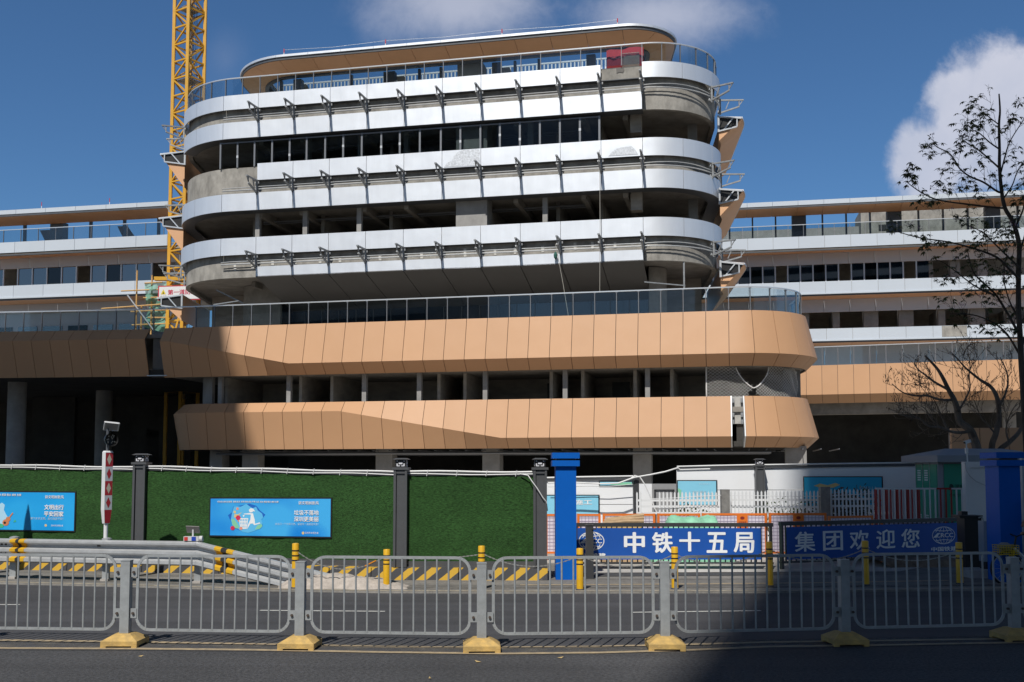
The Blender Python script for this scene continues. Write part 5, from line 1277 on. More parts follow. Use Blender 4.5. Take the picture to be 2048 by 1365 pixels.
# ================================================================== gate: blue pillars, two leaves with banners
blue_p = mat('gate_blue', (0.003, 0.10, 0.44), 0.5, spec=0.15, var=0.05, scale=1.5)
def gate_pillar(x0, x1, y, dep, h, label, over=0.07):
    c = (x0+x1)/2; w = x1-x0
    t = thing('gate_pillar', label, 'pillar', (c, y+dep/2, 0), 'blue gate pillars')
    MB().box((c, y+dep/2, (h-0.28)/2), (w, dep, h-0.28)).build('shaft', blue_p, t)
    for z, e in ((h-0.22, over), (h-0.06, over)): MB().box((c, y+dep/2, z), (w+2*e, dep+2*e, 0.12)).build('cap', blue_p, t)
    MB().box((c, y+dep/2, h-0.14), (w-0.06, dep-.06, 0.045)).build('cap_neck', MT['steel_dk'], t)
    return t
y = G(1130, 1163.5).y; k = y/F
gate_pillar((1111-1024)*k, (1152-1024)*k, y, 0.62, 2.3+(940-906)*k, 'sunlit blue gate pillar with a doubled cap, left of the gate')
y2 = 21.4; k2 = y2/F
gate_pillar((1995-1024)*k2, (2037.5-1024)*k2, y2, 0.62, 2.3+(940-905)*k2, 'shaded blue gate pillar with a doubled cap, behind the cyclist')
dkm = mat('gate_dark', (0.055, 0.057, 0.062), 0.45, 0.3)
ban_b = mat('banner_blue', (0.004, 0.075, 0.36), 0.55, var=0.05, scale=2)
y = G(1178, 1161).y; k = y/F
t = thing('steel_post', 'dark steel post standing before the left end of the left gate banner', 'post', ((1178-1024)*k, y, 0))
MB().box(((1178-1024)*k, y, 0.57), (0.155, 0.155, 1.14)).build('shaft', dkm, t); m = MB(); m.box(((1178-1024)*k, y, 1.147), (0.18, 0.18, 0.016)); m.box(((1186-1024)*k, y-.08, 1.07), (0.09, 0.04, 0.03)); m.build('cap', dkm, t)
def globe(bd, mb, cu, cv, ru, rv, w, d=0.006):
    ell = lambda cx, cy, a, b_, t0=0, t1=360, n=28: [(cx+a*cos(R(t0+(t1-t0)*i/n)), cy+b_*sin(R(t0+(t1-t0)*i/n))) for i in range(n+1)]
    bd.line(mb, ell(cu, cv, ru, rv), w*1.2, d)
    for f in (0.38, 0.75): bd.line(mb, [p for p in ell(cu, cv, ru*f, rv, 22, 158)], w, d); bd.line(mb, ell(cu, cv, ru*f, rv, 202, 338), w, d)
    bd.line(mb, [(cu, cv+rv*.4), (cu, cv+rv)], w, d); bd.line(mb, [(cu, cv-rv*.4), (cu, cv-rv)], w, d)
    for s_ in (-1, 1):
        bd.line(mb, [(cu-ru*.78, cv+s_*rv*.62), (cu, cv+s_*rv*.50), (cu+ru*.78, cv+s_*rv*.62)], w, d)
    bd.text(mb, 'CRCC', cu+ru*0.08, cv-rv*0.24, h=rv*0.5, w=ru*1.5, bold=0.03, d=d+.001, align='c')
    bd.poly(mb, [(cu-ru*.95, cv-rv*.25), (cu-ru*.55, cv+rv*.28), (cu-ru*.35, cv+rv*.28), (cu-ru*.62, cv-rv*.25)], d+.001)
def gate_leaf(fr, L, label, rows, nbar, frame_left=True):
    """rows: z of top bar top, top bar bottom, banner top, banner bottom, bottom bar top, bottom"""
    zt0, zt1, bt, bb, zb1_, zb0 = rows
    t = thing('gate_leaf', label, 'gate', tuple(fr.W(0, 0, 0)), 'banner gate leaves')
    MB().fbox(fr, 0, L, -0.05, 0.05, zt1, zt0).build('top_rail', dkm, t); MB().fbox(fr, 0, L, -0.04, 0.04, zb0, zb1_).build('bottom_rail', dkm, t)
    for i in range(nbar+1):
        a = 0.03+(L-0.06)*i/nbar; MB().fbox(fr, a-0.013, a+0.013, -0.03, 0.0, zb1_, zt1).build('bar', dkm, t)
    for a in (0.05, L-0.05): MB().fbox(fr, a-0.03, a+0.03, -0.05, 0.04, 0.05, zt1).build('end_stile', dkm, t)
    return t
GLf = Frame(((1148-1024)/F*24.1, 24.1), 0.4)
za = lambda fr, px, py, b=0.05: fr.Z(px, py, b)
L1 = GLf.A(1546, 0, 1080)
gl_ = gate_leaf(GLf, L1, 'left gate leaf with a sunlit blue banner reading in white Chinese characters', (za(GLf, 1300, 1046.5), za(GLf, 1300, 1054), za(GLf, 1300, 1056), za(GLf, 1300, 1119), za(GLf, 1300, 1125), za(GLf, 1300, 1129)), 38)
o = GLf.W(GLf.A(1155, .06, 1100), .06, za(GLf, 1300, 1119.5)); e = GLf.W(GLf.A(1522, .06, 1100), .06, 0); e.z = o.z
bd = Board(o, e-o, (0, 0, za(GLf, 1300, 1056.5)-o.z)); bn = bd.panel('banner', ban_b, gl_, 0.01); kx = bd.w/367.0
m = MB()
for i, ch in enumerate('中铁十五局'):
    cx = (1269, 1325, 1379.5, 1434, 1488)[i]-1155; bd.text(m, ch, (cx-19.5)*kx, bd.h*(0.225 if i != 2 else .27), h=bd.h*(0.63 if i != 2 else .6), w=39*kx, bold=0.035)
m.build('lettering', WHITE_INK, bn)
m = MB(); globe(bd, m, (1183-1155)*kx, bd.h*.585, 25*kx, bd.h*.29, .016); bd.text(m, '中国铁建', (1183-1155)*kx, bd.h*.05, h=bd.h*.15, w=56*kx, bold=.04, align='c'); m.build('emblem', WHITE_INK, bn)
pR = AT(1945, 1080, 26.3); pL = Vector(((1556-1024)/F*24.05, 24.05)); dv = Vector((pR.x, pR.y))-pL
GRf = Frame(tuple(pL), math.degrees(atan2(-dv.y, dv.x)))
L2 = dv.length; zz = lambda py: za(GRf, 1700, py)
gr_ = gate_leaf(GRf, L2, 'right gate leaf with a shaded blue banner ending in a globe emblem', (zz(1043-2), zz(1050-1.5), zz(1051), zz(1114.5), zz(1118), zz(1122)), 40)
o = GRf.W(GRf.A(1574, .06, 1100), .06, zz(1115)); e = GRf.W(GRf.A(1926, .06, 1100), .06, 0); e.z = o.z
bd = Board(o, e-o, (0, 0, zz(1051.5)-o.z)); bn = bd.panel('banner', ban_b, gr_, 0.01); kx = bd.w/352.0
m = MB()
for i, ch in enumerate('集团欢迎您'):
    cx = (1607.5, 1660.5, 1712, 1764.5, 1815)[i]-1574; bd.text(m, ch, (cx-18.5)*kx*(1-.0), bd.h*.24, h=bd.h*.60, w=37*kx, bold=.02)
m.build('lettering', WHITE_INK, bn)
m = MB(); globe(bd, m, (1885-1574)*kx, bd.h*.60, 24*kx, bd.h*.28, .014); bd.text(m, '中国铁建', (1885-1574)*kx, bd.h*.085, h=bd.h*.14, w=54*kx, bold=.03, align='c'); m.build('emblem', WHITE_INK, bn)
# ================================================================== inside the gate: white hoarding, fences, huts
wb = mat('white_board', (0.76, 0.77, 0.79), 0.5, var=0.02, scale=1.2)
def seg_frame(px0, px1, Y0, Y1):
    p0, p1 = AT(px0, 1000, Y0), AT(px1, 1000, Y1); d = p1-p0; fr = Frame((p0.x, p0.y), math.degrees(atan2(-d.y, d.x))); return fr, Vector((d.x, d.y)).length
def white_wall(px0, px1, Y0, Y1, yt0, yt1, label, joints_=(), rail=True):
    fr, L = seg_frame(px0, px1, Y0, Y1); z0 = fr.Z(px0+.01, yt0); z1 = fr.Z(px1-.01, yt1)
    t = thing('white_hoarding', label, 'hoarding', tuple(fr.W(0, 0, 0)), 'white board hoardings')
    top = lambda a: z0+(z1-z0)*a/L
    m = MB(); zs = [0]+list(joints_)+[None]
    for i in range(len(zs)-1):
        lo = zs[i]+(0.008 if i else 0)
        v = [fr.W(0, 0, lo), fr.W(L, 0, lo), fr.W(L, 0, zs[i+1]-.008 if zs[i+1] else z1), fr.W(0, 0, zs[i+1]-.008 if zs[i+1] else z0)]
        n = Vector((fr.n.x, fr.n.y, 0))*.05
        m.add(v+[p-n for p in v], [(0, 1, 2, 3), (7, 6, 5, 4), (0, 4, 5, 1), (1, 5, 6, 2), (2, 6, 7, 3), (3, 7, 4, 0)])
    m.build('board', wb, t)
    m = MB(); m.bar(fr.W(0, 0, z0+.04), fr.W(L, 0, z1+.04), 0.09, 0.08); m.build('top_rail', grey, t)
    if rail: MB().tube([fr.W(0, 0.05, z0+.11), fr.W(L*.5, 0.05, top(L*.5)+.115), fr.W(L, 0.05, z1+.11)], 0.028, 6).build('conduit', pipe, t)
    return fr, L, t
fa, La, ta = white_wall(1080, 1266, 32, 32, 963.5, 960, 'low white hoarding between the gate pillar and the dark post, with a pale blue poster', (0.55, 1.25))
fb_, Lb, tb_ = white_wall(1354, 1512, 34, 34, 940.5, 937, 'tall sunlit white hoarding with a pale blue poster behind the picket fence', (0.9, 1.65))
fc, Lc, tcx = white_wall(1529, 1832, 34, 34.3, 937, 932.5, 'long white hoarding mostly in shade with a wide blue poster', (0.9, 1.65))
pale_cy = mat('faded_blue_print', (0.22, 0.55, 0.72), 0.6, var=0.03, scale=2); teal = mat('print_teal', (0.03, 0.42, 0.68), 0.5)
def wall_poster(fr, px0, yt, px1, yb, label, m_, parent_name='wall_poster'):
    o = fr.W(fr.A(px0, .04, 990), .04, fr.Z((px0+px1)/2, yb, .04)); e = fr.W(fr.A(px1, .04, 990), .04, 0); e.z = o.z
    t = thing('wall_poster', label, 'poster', tuple(o), 'posters on the white hoarding'); h = fr.Z((px0+px1)/2, yt, .04)-o.z
    b = Board(o, e-o, (0, 0, h)); b.panel('border', MT['black'], t, .01, -.006, -.03, -.02, b.w+.04, b.h+.03); b.panel('print', m_, t, .005); return b, t
b, t = wall_poster(fa, 1080, 992, 1196.5, 1048, 'pale blue poster on the low white hoarding right of the gate pillar', pale_cy)
m = MB(); b.text(m, '文明施工', b.w*.89, b.h*.68, h=b.h*.18, w=b.w*.62, bold=.02, align='r'); b.text(m, '深入推进', b.w*.93, b.h*.02, h=b.h*.17, w=b.w*.28, bold=.02, align='r'); m.build('lettering', WHITE_INK, t)
b, t = wall_poster(fa, 1200, 964.5, 1264, 971, 'narrow blue and green strip poster along the top of the low white hoarding', pale_cy)
m = MB(); b.poly(m, [(b.w*.3, .01), (b.w*.55, b.h*.9), (b.w*.99, b.h*.9), (b.w*.99, .01)], .006); m.build('picture', INK['leaf'], t)
b, t = wall_poster(fb_, 1356, 962.5, 1432.5, 1010, 'pale blue poster on the tall sunlit white hoarding', pale_cy)
m = MB(); b.text(m, '积极参与人人', b.w*.93, b.h*.46, h=b.h*.14, w=b.w*.55, bold=.015, align='r'); b.text(m, '创建文明城市', b.w*.93, b.h*.30, h=b.h*.12, w=b.w*.5, bold=.015, align='r'); b.text(m, '讲文明树新风', b.w*.85, b.h*.84, w=b.w*.3, align='r'); m.build('lettering', mat('washed_print', (0.42, 0.66, 0.77), .6), t)
m = MB(); b.poly(m, [(.0, b.h*.2), (.0, b.h*.7), (b.w*.09, b.h*.62), (b.w*.06, b.h*.3)], .006); m.build('picture', INK['leaf'], t)
b, t = wall_poster(fc, 1609, 955, 1764, 1012, 'wide shaded blue poster with a flying leaf shape on the long white hoarding', teal)
m = MB(); b.text(m, '积极参与人人', b.w*.93, b.h*.56, h=b.h*.12, w=b.w*.22, bold=.015, align='r'); b.text(m, '创建文明城市', b.w*.93, b.h*.40, h=b.h*.12, w=b.w*.22, bold=.015, align='r'); m.build('lettering', PALE_INK, t)
m = MB(); b.poly(m, [(b.w*.12, b.h*.70), (b.w*.2, b.h*.78), (b.w*.3, b.h*.72), (b.w*.4, b.h*.80), (b.w*.46, b.h*.74), (b.w*.38, b.h*.64), (b.w*.25, b.h*.6)], .006); m.build('picture', INK['sand'], t)
# dark post, grey pillar with lamp, service door
p = AT(1272, 1000, 31.5); t = thing('hoarding_post', 'dark steel post at the end of the low white hoarding with cables over it', 'post', (p.x, p.y, 0))
m = MB(); m.box((p.x, p.y, (2.3-15/66.6)/2), (0.17, 0.17, 2.3-15/66.6)); m.build('shaft', dkm, t); m = MB()
for z in (0.45, 0.95): m.box((p.x-.14, p.y-.05, z), (0.14, 0.05, 0.05))
m.build('hinge', dkm, t)
t2 = copy_tree(pil0); p = AT(1520, 1000, 33.6); t2.location = (p.x, p.y, 0.06); t2.scale = (1.05, 1, 1.02); tag(t2, 'grey hoarding pillar with a lamp between the two tall white hoardings', group='grey hoarding pillars with lamps')
p0, p1 = AT(1304, 968, 33.8), AT(1352, 968, 33.8); hd = p0.z
t = thing('service_door', 'grey steel service door behind the picket fence', 'door', ((p0.x+p1.x)/2, 33.8, 0)); gd = mat('door_grey', (0.27, 0.27, 0.275), .5, var=.08, scale=3)
MB().box(((p0.x+p1.x)/2, 33.8, hd/2), (p1.x-p0.x, .06, hd)).build('leaf', gd, t); m = MB()
for dx in (-.30, .30): m.box(((p0.x+p1.x)/2+dx, 33.76, hd-.75), (.05, .05, 1.1))
m.box(((p0.x+p1.x)/2, 33.76, hd-.2), (.64, .05, .04)); m.build('moulding', dkm, t)
p0, p1 = AT(1277, 968, 33.9), AT(1304, 968, 33.9); t = thing('white_board', 'narrow white board beside the grey service door', 'board', ((p0.x+p1.x)/2, 33.9, 0)); MB().box(((p0.x+p1.x)/2, 33.9, hd/2), (p1.x-p0.x-.01, .05, hd)).build('sheet', wb, t)
# loose white cables over the gap
Yc = 31.3
cable('cable', 'white cable sagging along the low white hoarding up to the dark post', [AT(x, y, Yc) for x, y in ((1096, 966), (1150, 965.5), (1200, 968), (1236, 967), (1268, 955.5), (1300, 950), (1330, 944), (1356, 936), (1360, 940), (1420, 938.5))], .025)
cable('cable', 'white cable looping from the dark post down behind the orange fence', [AT(x, y, Yc) for x, y in ((1262, 957), (1270, 951.5), (1280, 955), (1290, 970), (1300, 992), (1310, 1018), (1318, 1034), (1322, 1046))], .02)
cable('cable', 'thin grey wire strung along the low white hoarding', [AT(x, y, 31.7) for x, y in ((1096, 974), (1150, 973.5), (1180, 972.5), (1215, 973.5), (1268, 969))], .012, galv)
# white picket fence with concrete posts
pk = mat('picket_white', (0.66, 0.67, 0.68), 0.5)
def picket(px0, px1, Y, yt, label, step=7.5, rails=((1003, 0), (1012, 0)), broken=()):
    t = thing('picket_fence', label, 'fence', (AT((px0+px1)/2, 1000, Y).x, Y, 0), 'white picket fences'); k = Y/F
    x = px0; i = 0
    while x <= px1:
        if i not in broken:
            z = EYE-(yt-940)*k; X = (x-1024)*k; m = MB(); m.box((X, Y, z/2), (.045, .03, z)); m.add([(X-.0225, Y-.015, z), (X+.0225, Y-.015, z), (X, Y-.015, z+.05), (X-.0225, Y+.015, z), (X+.0225, Y+.015, z), (X, Y+.015, z+.05)], [(0, 1, 2), (3, 5, 4), (0, 2, 5, 3), (1, 4, 5, 2)]); m.build('picket', pk, t)
        x += step; i += 1
    m = MB()
    for j, (yr, _) in enumerate(rails): zr = EYE-(yr-940)*k; m.box(((px0+px1-2048)/2*k, Y+.025, zr), ((px1-px0)*k, .02, .06))
    m.build('rail', pk, t); return t
picket(1273, 1437, 30.5, 987, 'white picket fence before the service door and the pale blue poster', broken=(2, 3, 4, 5), rails=((1001, 0), (1013, 0), (1026, 0)))
picket(1461, 1634, 30.5, 985, 'white picket fence between the two concrete posts, running from sun into shade', rails=((1000, 0), (1014, 0)))
picket(1660, 1750, 30.5, 982, 'shaded white picket fence before the dark shrubs and wide poster', rails=((998, 0), (1012, 0)))
cp = mat('post_concrete', (0.18, 0.175, 0.165), .9, var=.25, scale=5)
for x0, x1, yt, lab in ((1440, 1456.5, 979, 'sunlit weathered concrete fence post between two white picket fences'), (1637, 1656, 974, 'shaded weathered concrete fence post beside the dark shrubs')):
    k = 30.3/F; z = EYE-(yt-940)*k; tag(MB().box(((x0+x1-2048)/2*k, 30.3, z/2), ((x1-x0)*k, .22, z)).build('concrete_post', cp), lab, 'post', 'concrete fence posts')
cable('wire', 'thin wire strung through the white picket fence', [AT(x, y, 30.25) for x, y in ((1300, 998), (1350, 996.5), (1400, 993), (1440, 991), (1520, 992), (1600, 993), (1640, 993), (1700, 990), (1752, 987))], .010, pk, 'wire')
# orange site barriers with white mesh
orm = mat('orange_frame', (0.72, 0.17, 0.02), .5); meshm = mat('mesh_sheet', (0.66, 0.60, 0.68), .6); mesh_l = mat('mesh_line', (0.30, 0.25, 0.36), .6)
def site_barrier(px0, px1, Y0, Y1, yt0, yt1, label, sign=None):
    fr, L = seg_frame(px0, px1, Y0, Y1); z0, z1 = fr.Z(px0+.01, yt0), fr.Z(px1-.01, yt1); zm = (z0+z1)/2
    t = thing('site_barrier', label, 'barrier', tuple(fr.W(L/2, 0, 0)), 'orange site barriers')
    m = MB(); m.fbox(fr, 0, L, -.02, .02, zm-.055, zm); m.fbox(fr, 0, L, -.02, .02, .15, .2)
    for a in (0.03, L-.03): m.fbox(fr, a-.03, a+.03, -.022, .022, 0, zm+.004)
    m.build('frame', orm, t); MB().fbox(fr, .06, L-.06, -.006, .006, .2, zm-.06).build('mesh', meshm, t)
    m = MB(); a = .12
    while a < L-.08: m.fbox(fr, a-.006, a+.006, .007, .010, .2, zm-.06); a += .09
    z = .25
    while z < zm-.08: m.fbox(fr, .06, L-.06, .0105, .0125, z, z+.012); z += .09
    m.build('mesh_weave', mesh_l, t)
    if sign is not None:
        a0 = L*sign; s = MB().fbox(fr, a0-.14, a0+.14, .02, .03, zm-.42, zm-.01).build('sign_plate', orm, t)
        b = Board(fr.W(a0-.14, .031, zm-.42), fr.W(a0+.14, .031, 0)-fr.W(a0-.14, .031, 0), (0, 0, .41)); m = MB(); b.ellipse(m, .14, .30, .055, .04, .003); b.text(m, '中国铁建', .14, .17, w=.2, align='c'); m.build('emblem', mat('dark_red_print', (0.22, .02, .01), .6), s)
Yo = 27.2
for x0, x1, lab, sg in ((1090, 1153, 'orange site barrier with white mesh half hidden by the sunlit gate pillar', None), (1154, 1201, 'orange site barrier with white mesh right beside the sunlit gate pillar', None), (1205, 1310, 'orange site barrier behind the bundle of poles', None), (1314, 1400, 'orange site barrier behind the green tarpaulin heap, its end nearer the poles', None), (1403, 1533, 'orange site barrier with a printed plate beside the green heap', .62), (1537, 1652, 'shaded orange site barrier with a printed plate behind the right banner', .51)):
    site_barrier(x0, x1, Yo, Yo, 1028.5-(x0-1154)*.004, 1028-(x1-1154)*.004, lab, sg)
site_barrier(1656, 1745, 27.2, 24.6+3, 1027, 1037, 'shaded orange site barrier sloping away before the dark shrubs')
site_barrier(1760, 1890, 25.9, 26.4, 1041, 1036, 'low orange site barrier before the red and white railing')
# green tarpaulin heap, pole bundle
tarp_g = mat('green_tarp', (0.22, 0.48, 0.33), .75, var=.25, scale=4, bump=.5, bscale=8)
m = MB(); NX, NY = 40, 16; vs = []; random.seed(11); Yh = 26.0; k = Yh/F
for i in range(NX+1):
    for j in range(NY+1):
        u, v = i/NX, j/NY; x = (1296+u*164-1024)*k; e = min(1, u/.26, (1-u)/.2); e = max(0, e)
        h = (1.16+.03*sin(u*9)-.05*abs(u-.55))*min(1, e**.75)*sin(pi*min(1, max(0, v)))**.45+.02*sin(u*31+v*9)+.02*random.random()
        vs.append((x, Yh-.7+v*1.5, max(0, h)))
m.add(vs, [(i*(NY+1)+j, (i+1)*(NY+1)+j, (i+1)*(NY+1)+j+1, i*(NY+1)+j+1) for i in range(NX) for j in range(NY)])
tag(m.build('tarpaulin_heap', tarp_g, None, smooth=True, ang=60), 'heap covered with a pale green tarpaulin behind the left gate leaf', 'tarpaulin heap')
t = thing('pole_bundle', 'bundle of tan poles on yellow timber behind the left gate leaf', 'pole bundle', ((1243-1024)*k, 26, 0)); tanm = mat('tan_pole', (0.42, 0.29, 0.17), .8, var=.2, scale=6); yt_ = mat('yellow_timber', (0.62, 0.42, 0.15), .7, var=.2, scale=5)
for j in range(4):
    z = 1.02+.05*(j % 2)+.03*(j > 1); MB().tube([((1203-1024+j*3)*k, 25.7+j*.09, z-.02), ((1250-1024)*k, 25.7+j*.09, z+.03), ((1283-1024+j)*k, 25.7+j*.09, z+.03+.02*j)], .045, 8).build('pole', tanm, t, smooth=True)
for j in range(3): MB().box(((1240-1024)*k, 25.75+j*.2, .88), (.9+.1*j, .14, .16)).build('timber', yt_, t)
MB().box(((1240-1024)*k, 26, .4), (1.0, .6, .8)).build('trestle', tanm, t)
# shrubs behind the picket fence
def shrub(px, Y, h, w, n, col, label, name='shrub'):
    p = AT(px, 1000, Y); t = thing(name, label, 'shrub', (p.x, Y, 0), 'shrubs behind the picket fence'); m, s = MB(), MB(); r_ = random.Random(int(px))
    for i in range(9):
        a = r_.random()*6.28; q = Vector((p.x+cos(a)*w*.5*r_.random(), Y+sin(a)*.3, h*(.6+.4*r_.random()))); s.tube([(p.x+.1*cos(a), Y, 0), q], [.02, .008], 4)
    for i in range(n):
        a = r_.random()*6.28; rr = sqrt(r_.random()); c = Vector((p.x+cos(a)*w*rr*.5, Y+sin(a)*w*.25*rr, h*(.12+.92*r_.random()**.8)*(1-.25*rr)))
        d = Vector((r_.uniform(-1, 1), r_.uniform(-1, 1), r_.uniform(-.6, .8))).normalized(); e = d.orthogonal().normalized(); l = .09+.09*r_.random()
        m.add([c, c+d*l*.5+e*l*.25, c+d*l, c+d*l*.5-e*l*.25], [(0, 1, 2, 3)])
    s.build('stem', mat('stem_brown', (.06, .045, .03), .9) if 'stem_brown' not in bpy.data.materials else bpy.data.materials['stem_brown'], t); m.build('foliage', col, t)
leaf_d = mat('leaf_dark', (0.035, 0.055, 0.02), .6, var=.4, scale=9); leaf_r = mat('leaf_russet', (0.075, 0.045, 0.022), .7, var=.4, scale=9)
shrub(1372, 31.6, 1.35, 1.5, 420, leaf_d, 'small green shrub behind the picket fence before the pale blue poster')
shrub(1555, 31.6, 1.45, 1.7, 420, leaf_d, 'small dark shrub behind the picket fence, left of the shaded concrete post')
shrub(1620, 31.4, 1.5, 1.2, 420, leaf_d, 'dark shrub right against the shaded concrete post')
shrub(1682, 31.2, 1.78, 1.35, 1200, leaf_r, 'dense russet brown shrub before the wide blue poster')
shrub(1727, 31.3, 1.85, 1.1, 420, leaf_d, 'loose dark shrub between the russet shrub and the striped railing')
# red and white railing
rw = [mat('railing_red', (0.28, 0.02, 0.02), .6), mat('railing_white', (0.55, 0.57, 0.58), .6)]
k = 28.5/F; t = thing('striped_railing', 'red and white steel railing before the green electrical kiosk', 'railing', ((1836-1024)*k, 28.5, 0))
zt_ = EYE-(979-940)*k
for i in range(52):
    x = 1750+i*3.55; near = x < 1840; dense = near or i % 3 == 0
    if not dense: continue
    red_ = (int(i/3) % 2 == 0) if near else (int(i/9) % 2 == 0)
    MB().box(((x-1024)*k, 28.5+(.25 if near and i % 2 else 0), zt_/2), (.034, .034, zt_)).build('bar', rw[0 if red_ else 1], t)
for i in range(6): MB().box(((1764+i*30-1024)*k, 28.5, zt_+.02), (30*k, .05, .045)).build('top_tube', rw[i % 2 if i > 2 else 1], t)
# electrical kiosk
kg = mat('kiosk_green', (0.012, 0.22, 0.135), .45, var=.05, scale=2); kgr = mat('kiosk_grey', (0.20, 0.22, 0.25), .5)
Yk = 31.0; k = Yk/F; xa, xb = (1874-1024)*k, (2075-1024)*k; zk = EYE+(940-925)*k; xl = (1829-1024)*(Yk+1.9)/F
t = thing('electrical_kiosk', 'green metal electrical kiosk with a grey hipped roof behind the striped railing', 'kiosk', ((xa+xb)/2, Yk+1, 0))
pl4 = [(xa, Yk), (xb, Yk), (xb-.2, Yk+2.2), (xl, Yk+1.9)]
MB().slab(pl4, 0, zk).build('cabinet', kgr, t)
o2 = [(xa-.12, Yk-.28), (xb+.3, Yk-.28), (xb+.2, Yk+2.5), (xl-.38, Yk+2.05)]; zz_ = [zk+.02, zk+.22]
m = MB(); m.slab(o2, zk, zk+.20); cx = (xa+xb)/2+.2
v = [Vector((x, y, zk+.20)) for x, y in o2]+[Vector((xa+.6, Yk+.9, zk+.42)), Vector((xb-.6, Yk+1.0, zk+.42))]; m.add(v, [(0, 1, 5, 4), (1, 2, 5), (2, 3, 4, 5), (3, 0, 4)]); m.build('roof', kgr, t)
m = MB(); fk = Frame((xa, Yk), 0); m.fbox(fk, .17, 1.0, .0, .02, .2, zk-.05); m.build('door', kg, t); MB().fbox(fk, 1.05, 2.1, .0, .02, .2, zk-.05).build('door', kg, t)
dv = Vector((xa-xl, Yk-(Yk+1.9))); fl_ = Frame((xl, Yk+1.9), math.degrees(atan2(-dv.y, dv.x))); Lk = dv.length
for i in range(3):
    a0 = .08+(Lk-.12)*i/3; dr = MB().fbox(fl_, a0+.02, a0+(Lk-.12)/3-.02, 0, .02, .2, zk-.06).build('door', kg, t)
    if i < 2:
        m = MB(); wv = (Lk-.12)/3
        for zz1 in (zk-.55, .62):
            for q in range(5): m.fbox(fl_, a0+wv*.3, a0+wv*.75, .022, .03, zz1+q*.07, zz1+q*.07+.04)
        m.build('vent', rw[1], dr)
    m = MB(); m.fbox(fl_, a0-.01, a0+.015, .0, .03, .15, zk-.02); m.build('door_trim', galv, t)
m = MB()
for q in range(6): m.fbox(fk, .55, .92, .024, .03, .45+q*.06, .45+q*.06+.035)
m.build('vent', rw[1], t)
b = Board((xa+.28, Yk-.025, zk-1.15), (.9, 0, 0), (0, 0, .6)); m = MB(); b.text(m, '深圳供电局', .2, .38, w=.62, bold=.02); b.text(m, '有电危险 请勿靠近', .02, .14, w=.8); b.poly(m, [(.0, .33), (.04, .5), (.1, .52), (.15, .47), (.16, .33)], .004); m.build('lettering', mat('dark_print', (.004, .03, .02), .6), t)
# white cabin, camera on its pole, wall panel at the edge
Yq = 28.0; k = Yq/F; x0, x1 = (1927-1024)*k, (1990-1024)*k; zq = EYE+(940-924)*k
t = thing('white_cabin', 'white metal cabin standing before the green electrical kiosk', 'cabin', ((x0+x1)/2, Yq+1, 0))
wc = mat('cabin_white', (0.60, 0.60, 0.60), .5, var=.03, scale=2)
MB().box(((x0+x1)/2, Yq+.09, zq/2), (x1-x0, .18, zq)).build('wall', wc, t); m = MB(); m.box((x0+.06, Yq-.02, zq/2), (.12, .06, zq)); m.box(((x0+x1)/2+.06, Yq-.02, zq-.08), (x1-x0-.12, .06, .15)); m.build('frame', wc, t)
t = thing('security_camera', 'white security camera on a thin pole above the white cabin', 'camera', (x0+.12, Yq, zq)); k = Yq/F; X = (1932-1024)*k; Zp = lambda y: EYE+(940-y)*k
m = MB(); m.tube([(X+.02, Yq, zq), (X, Yq, Zp(886))], .018, 6); m.build('pole', wc, t); MB().box((X-.02, Yq-.05, Zp(902)), (.06, .08, .15)).build('box', wc, t)
MB().bar((X-.07, Yq-.06, Zp(886)), (X+.10, Yq-.0, Zp(882.5)), .075, .075).build('housing', wc, t); MB().bar((X-.08, Yq-.064, Zp(886.2)), (X-.07, Yq-.06, Zp(886)), .06, .06).build('lens', MT['black'], t)
cable('cable', 'thin cable sagging across the front of the white cabin', [AT(x, y, 27.9) for x, y in ((1930, 926), (1932, 940), (1940, 953), (1952, 963), (1972, 972))], .009, galv)
Ye = 23.5; k = Ye/F; tag(MB().box(((2062-1024)*k, Ye, (EYE+(940-905)*k)/2), (44*k, .1, EYE+(940-905)*k)).build('grey_hoarding', mat('edge_grey', (.36, .38, .40), .5)), 'grey metal hoarding just past the shaded blue gate pillar', 'hoarding')
# gate motor and ticket machine
Ym = 23.2; k = Ym/F; t = thing('gate_motor', 'black gate motor housing at the end of the right banner', 'gate motor', ((1941-1024)*k, Ym, 0))
zt_ = EYE-(1035-940)*k; m = MB(); m.box(((1941-1024)*k, Ym+.2, zt_/2+.05), (34*k, .4, zt_-.1)); m.box(((1937-1024)*k, Ym+.2, zt_+.02), (46*k, .45, .06)); m.box(((1921-1024)*k, Ym, zt_+.1), (12*k, .2, .08)); m.build('housing', MT['black'], t)
m = MB(); m.tube([((1950-1024)*k, Ym-.06, zt_+.0), ((1957-1024)*k, Ym-.06, zt_+.02), ((1959-1024)*k, Ym-.06, zt_-.06), ((1958.5-1024)*k, Ym-.06, .12)], .016, 6); m.build('tube_frame', galv, t)
Yt = 22.4; k = Yt/F; t = thing('ticket_machine', 'dark ticket machine with a vertical green LED display beside the shaded gate pillar', 'ticket machine', ((1976-1024)*k, Yt, .1)); Zt = lambda y: EYE-(y-940)*k
MB().box(((1976.5-1024)*k, Yt+.15, (Zt(1043)+.12)/2), (25*k, .3, Zt(1043)-.12)).build('body', MT['black'], t); MB().box(((1964-1024)*k, Yt+.12, (Zt(1042)+Zt(1122))/2), (6*k, .26, Zt(1042)-Zt(1122))).build('side_plate', mat('plate_blue_grey', (.20, .24, .29), .4), t)
led = emis_mat('led_green', (0.02, .55, .25), .35); ledr = emis_mat('led_red', (.5, .02, .02), .15)
for i, y in enumerate((1067, 1074, 1078.5, 1084)):
    m = MB(); m.box(((1973.5-1024)*k, Yt-.004, Zt(y)), (1.2*k, .006, 4*k if i < 1 else 2.5*k)); m.build('led', led, t)
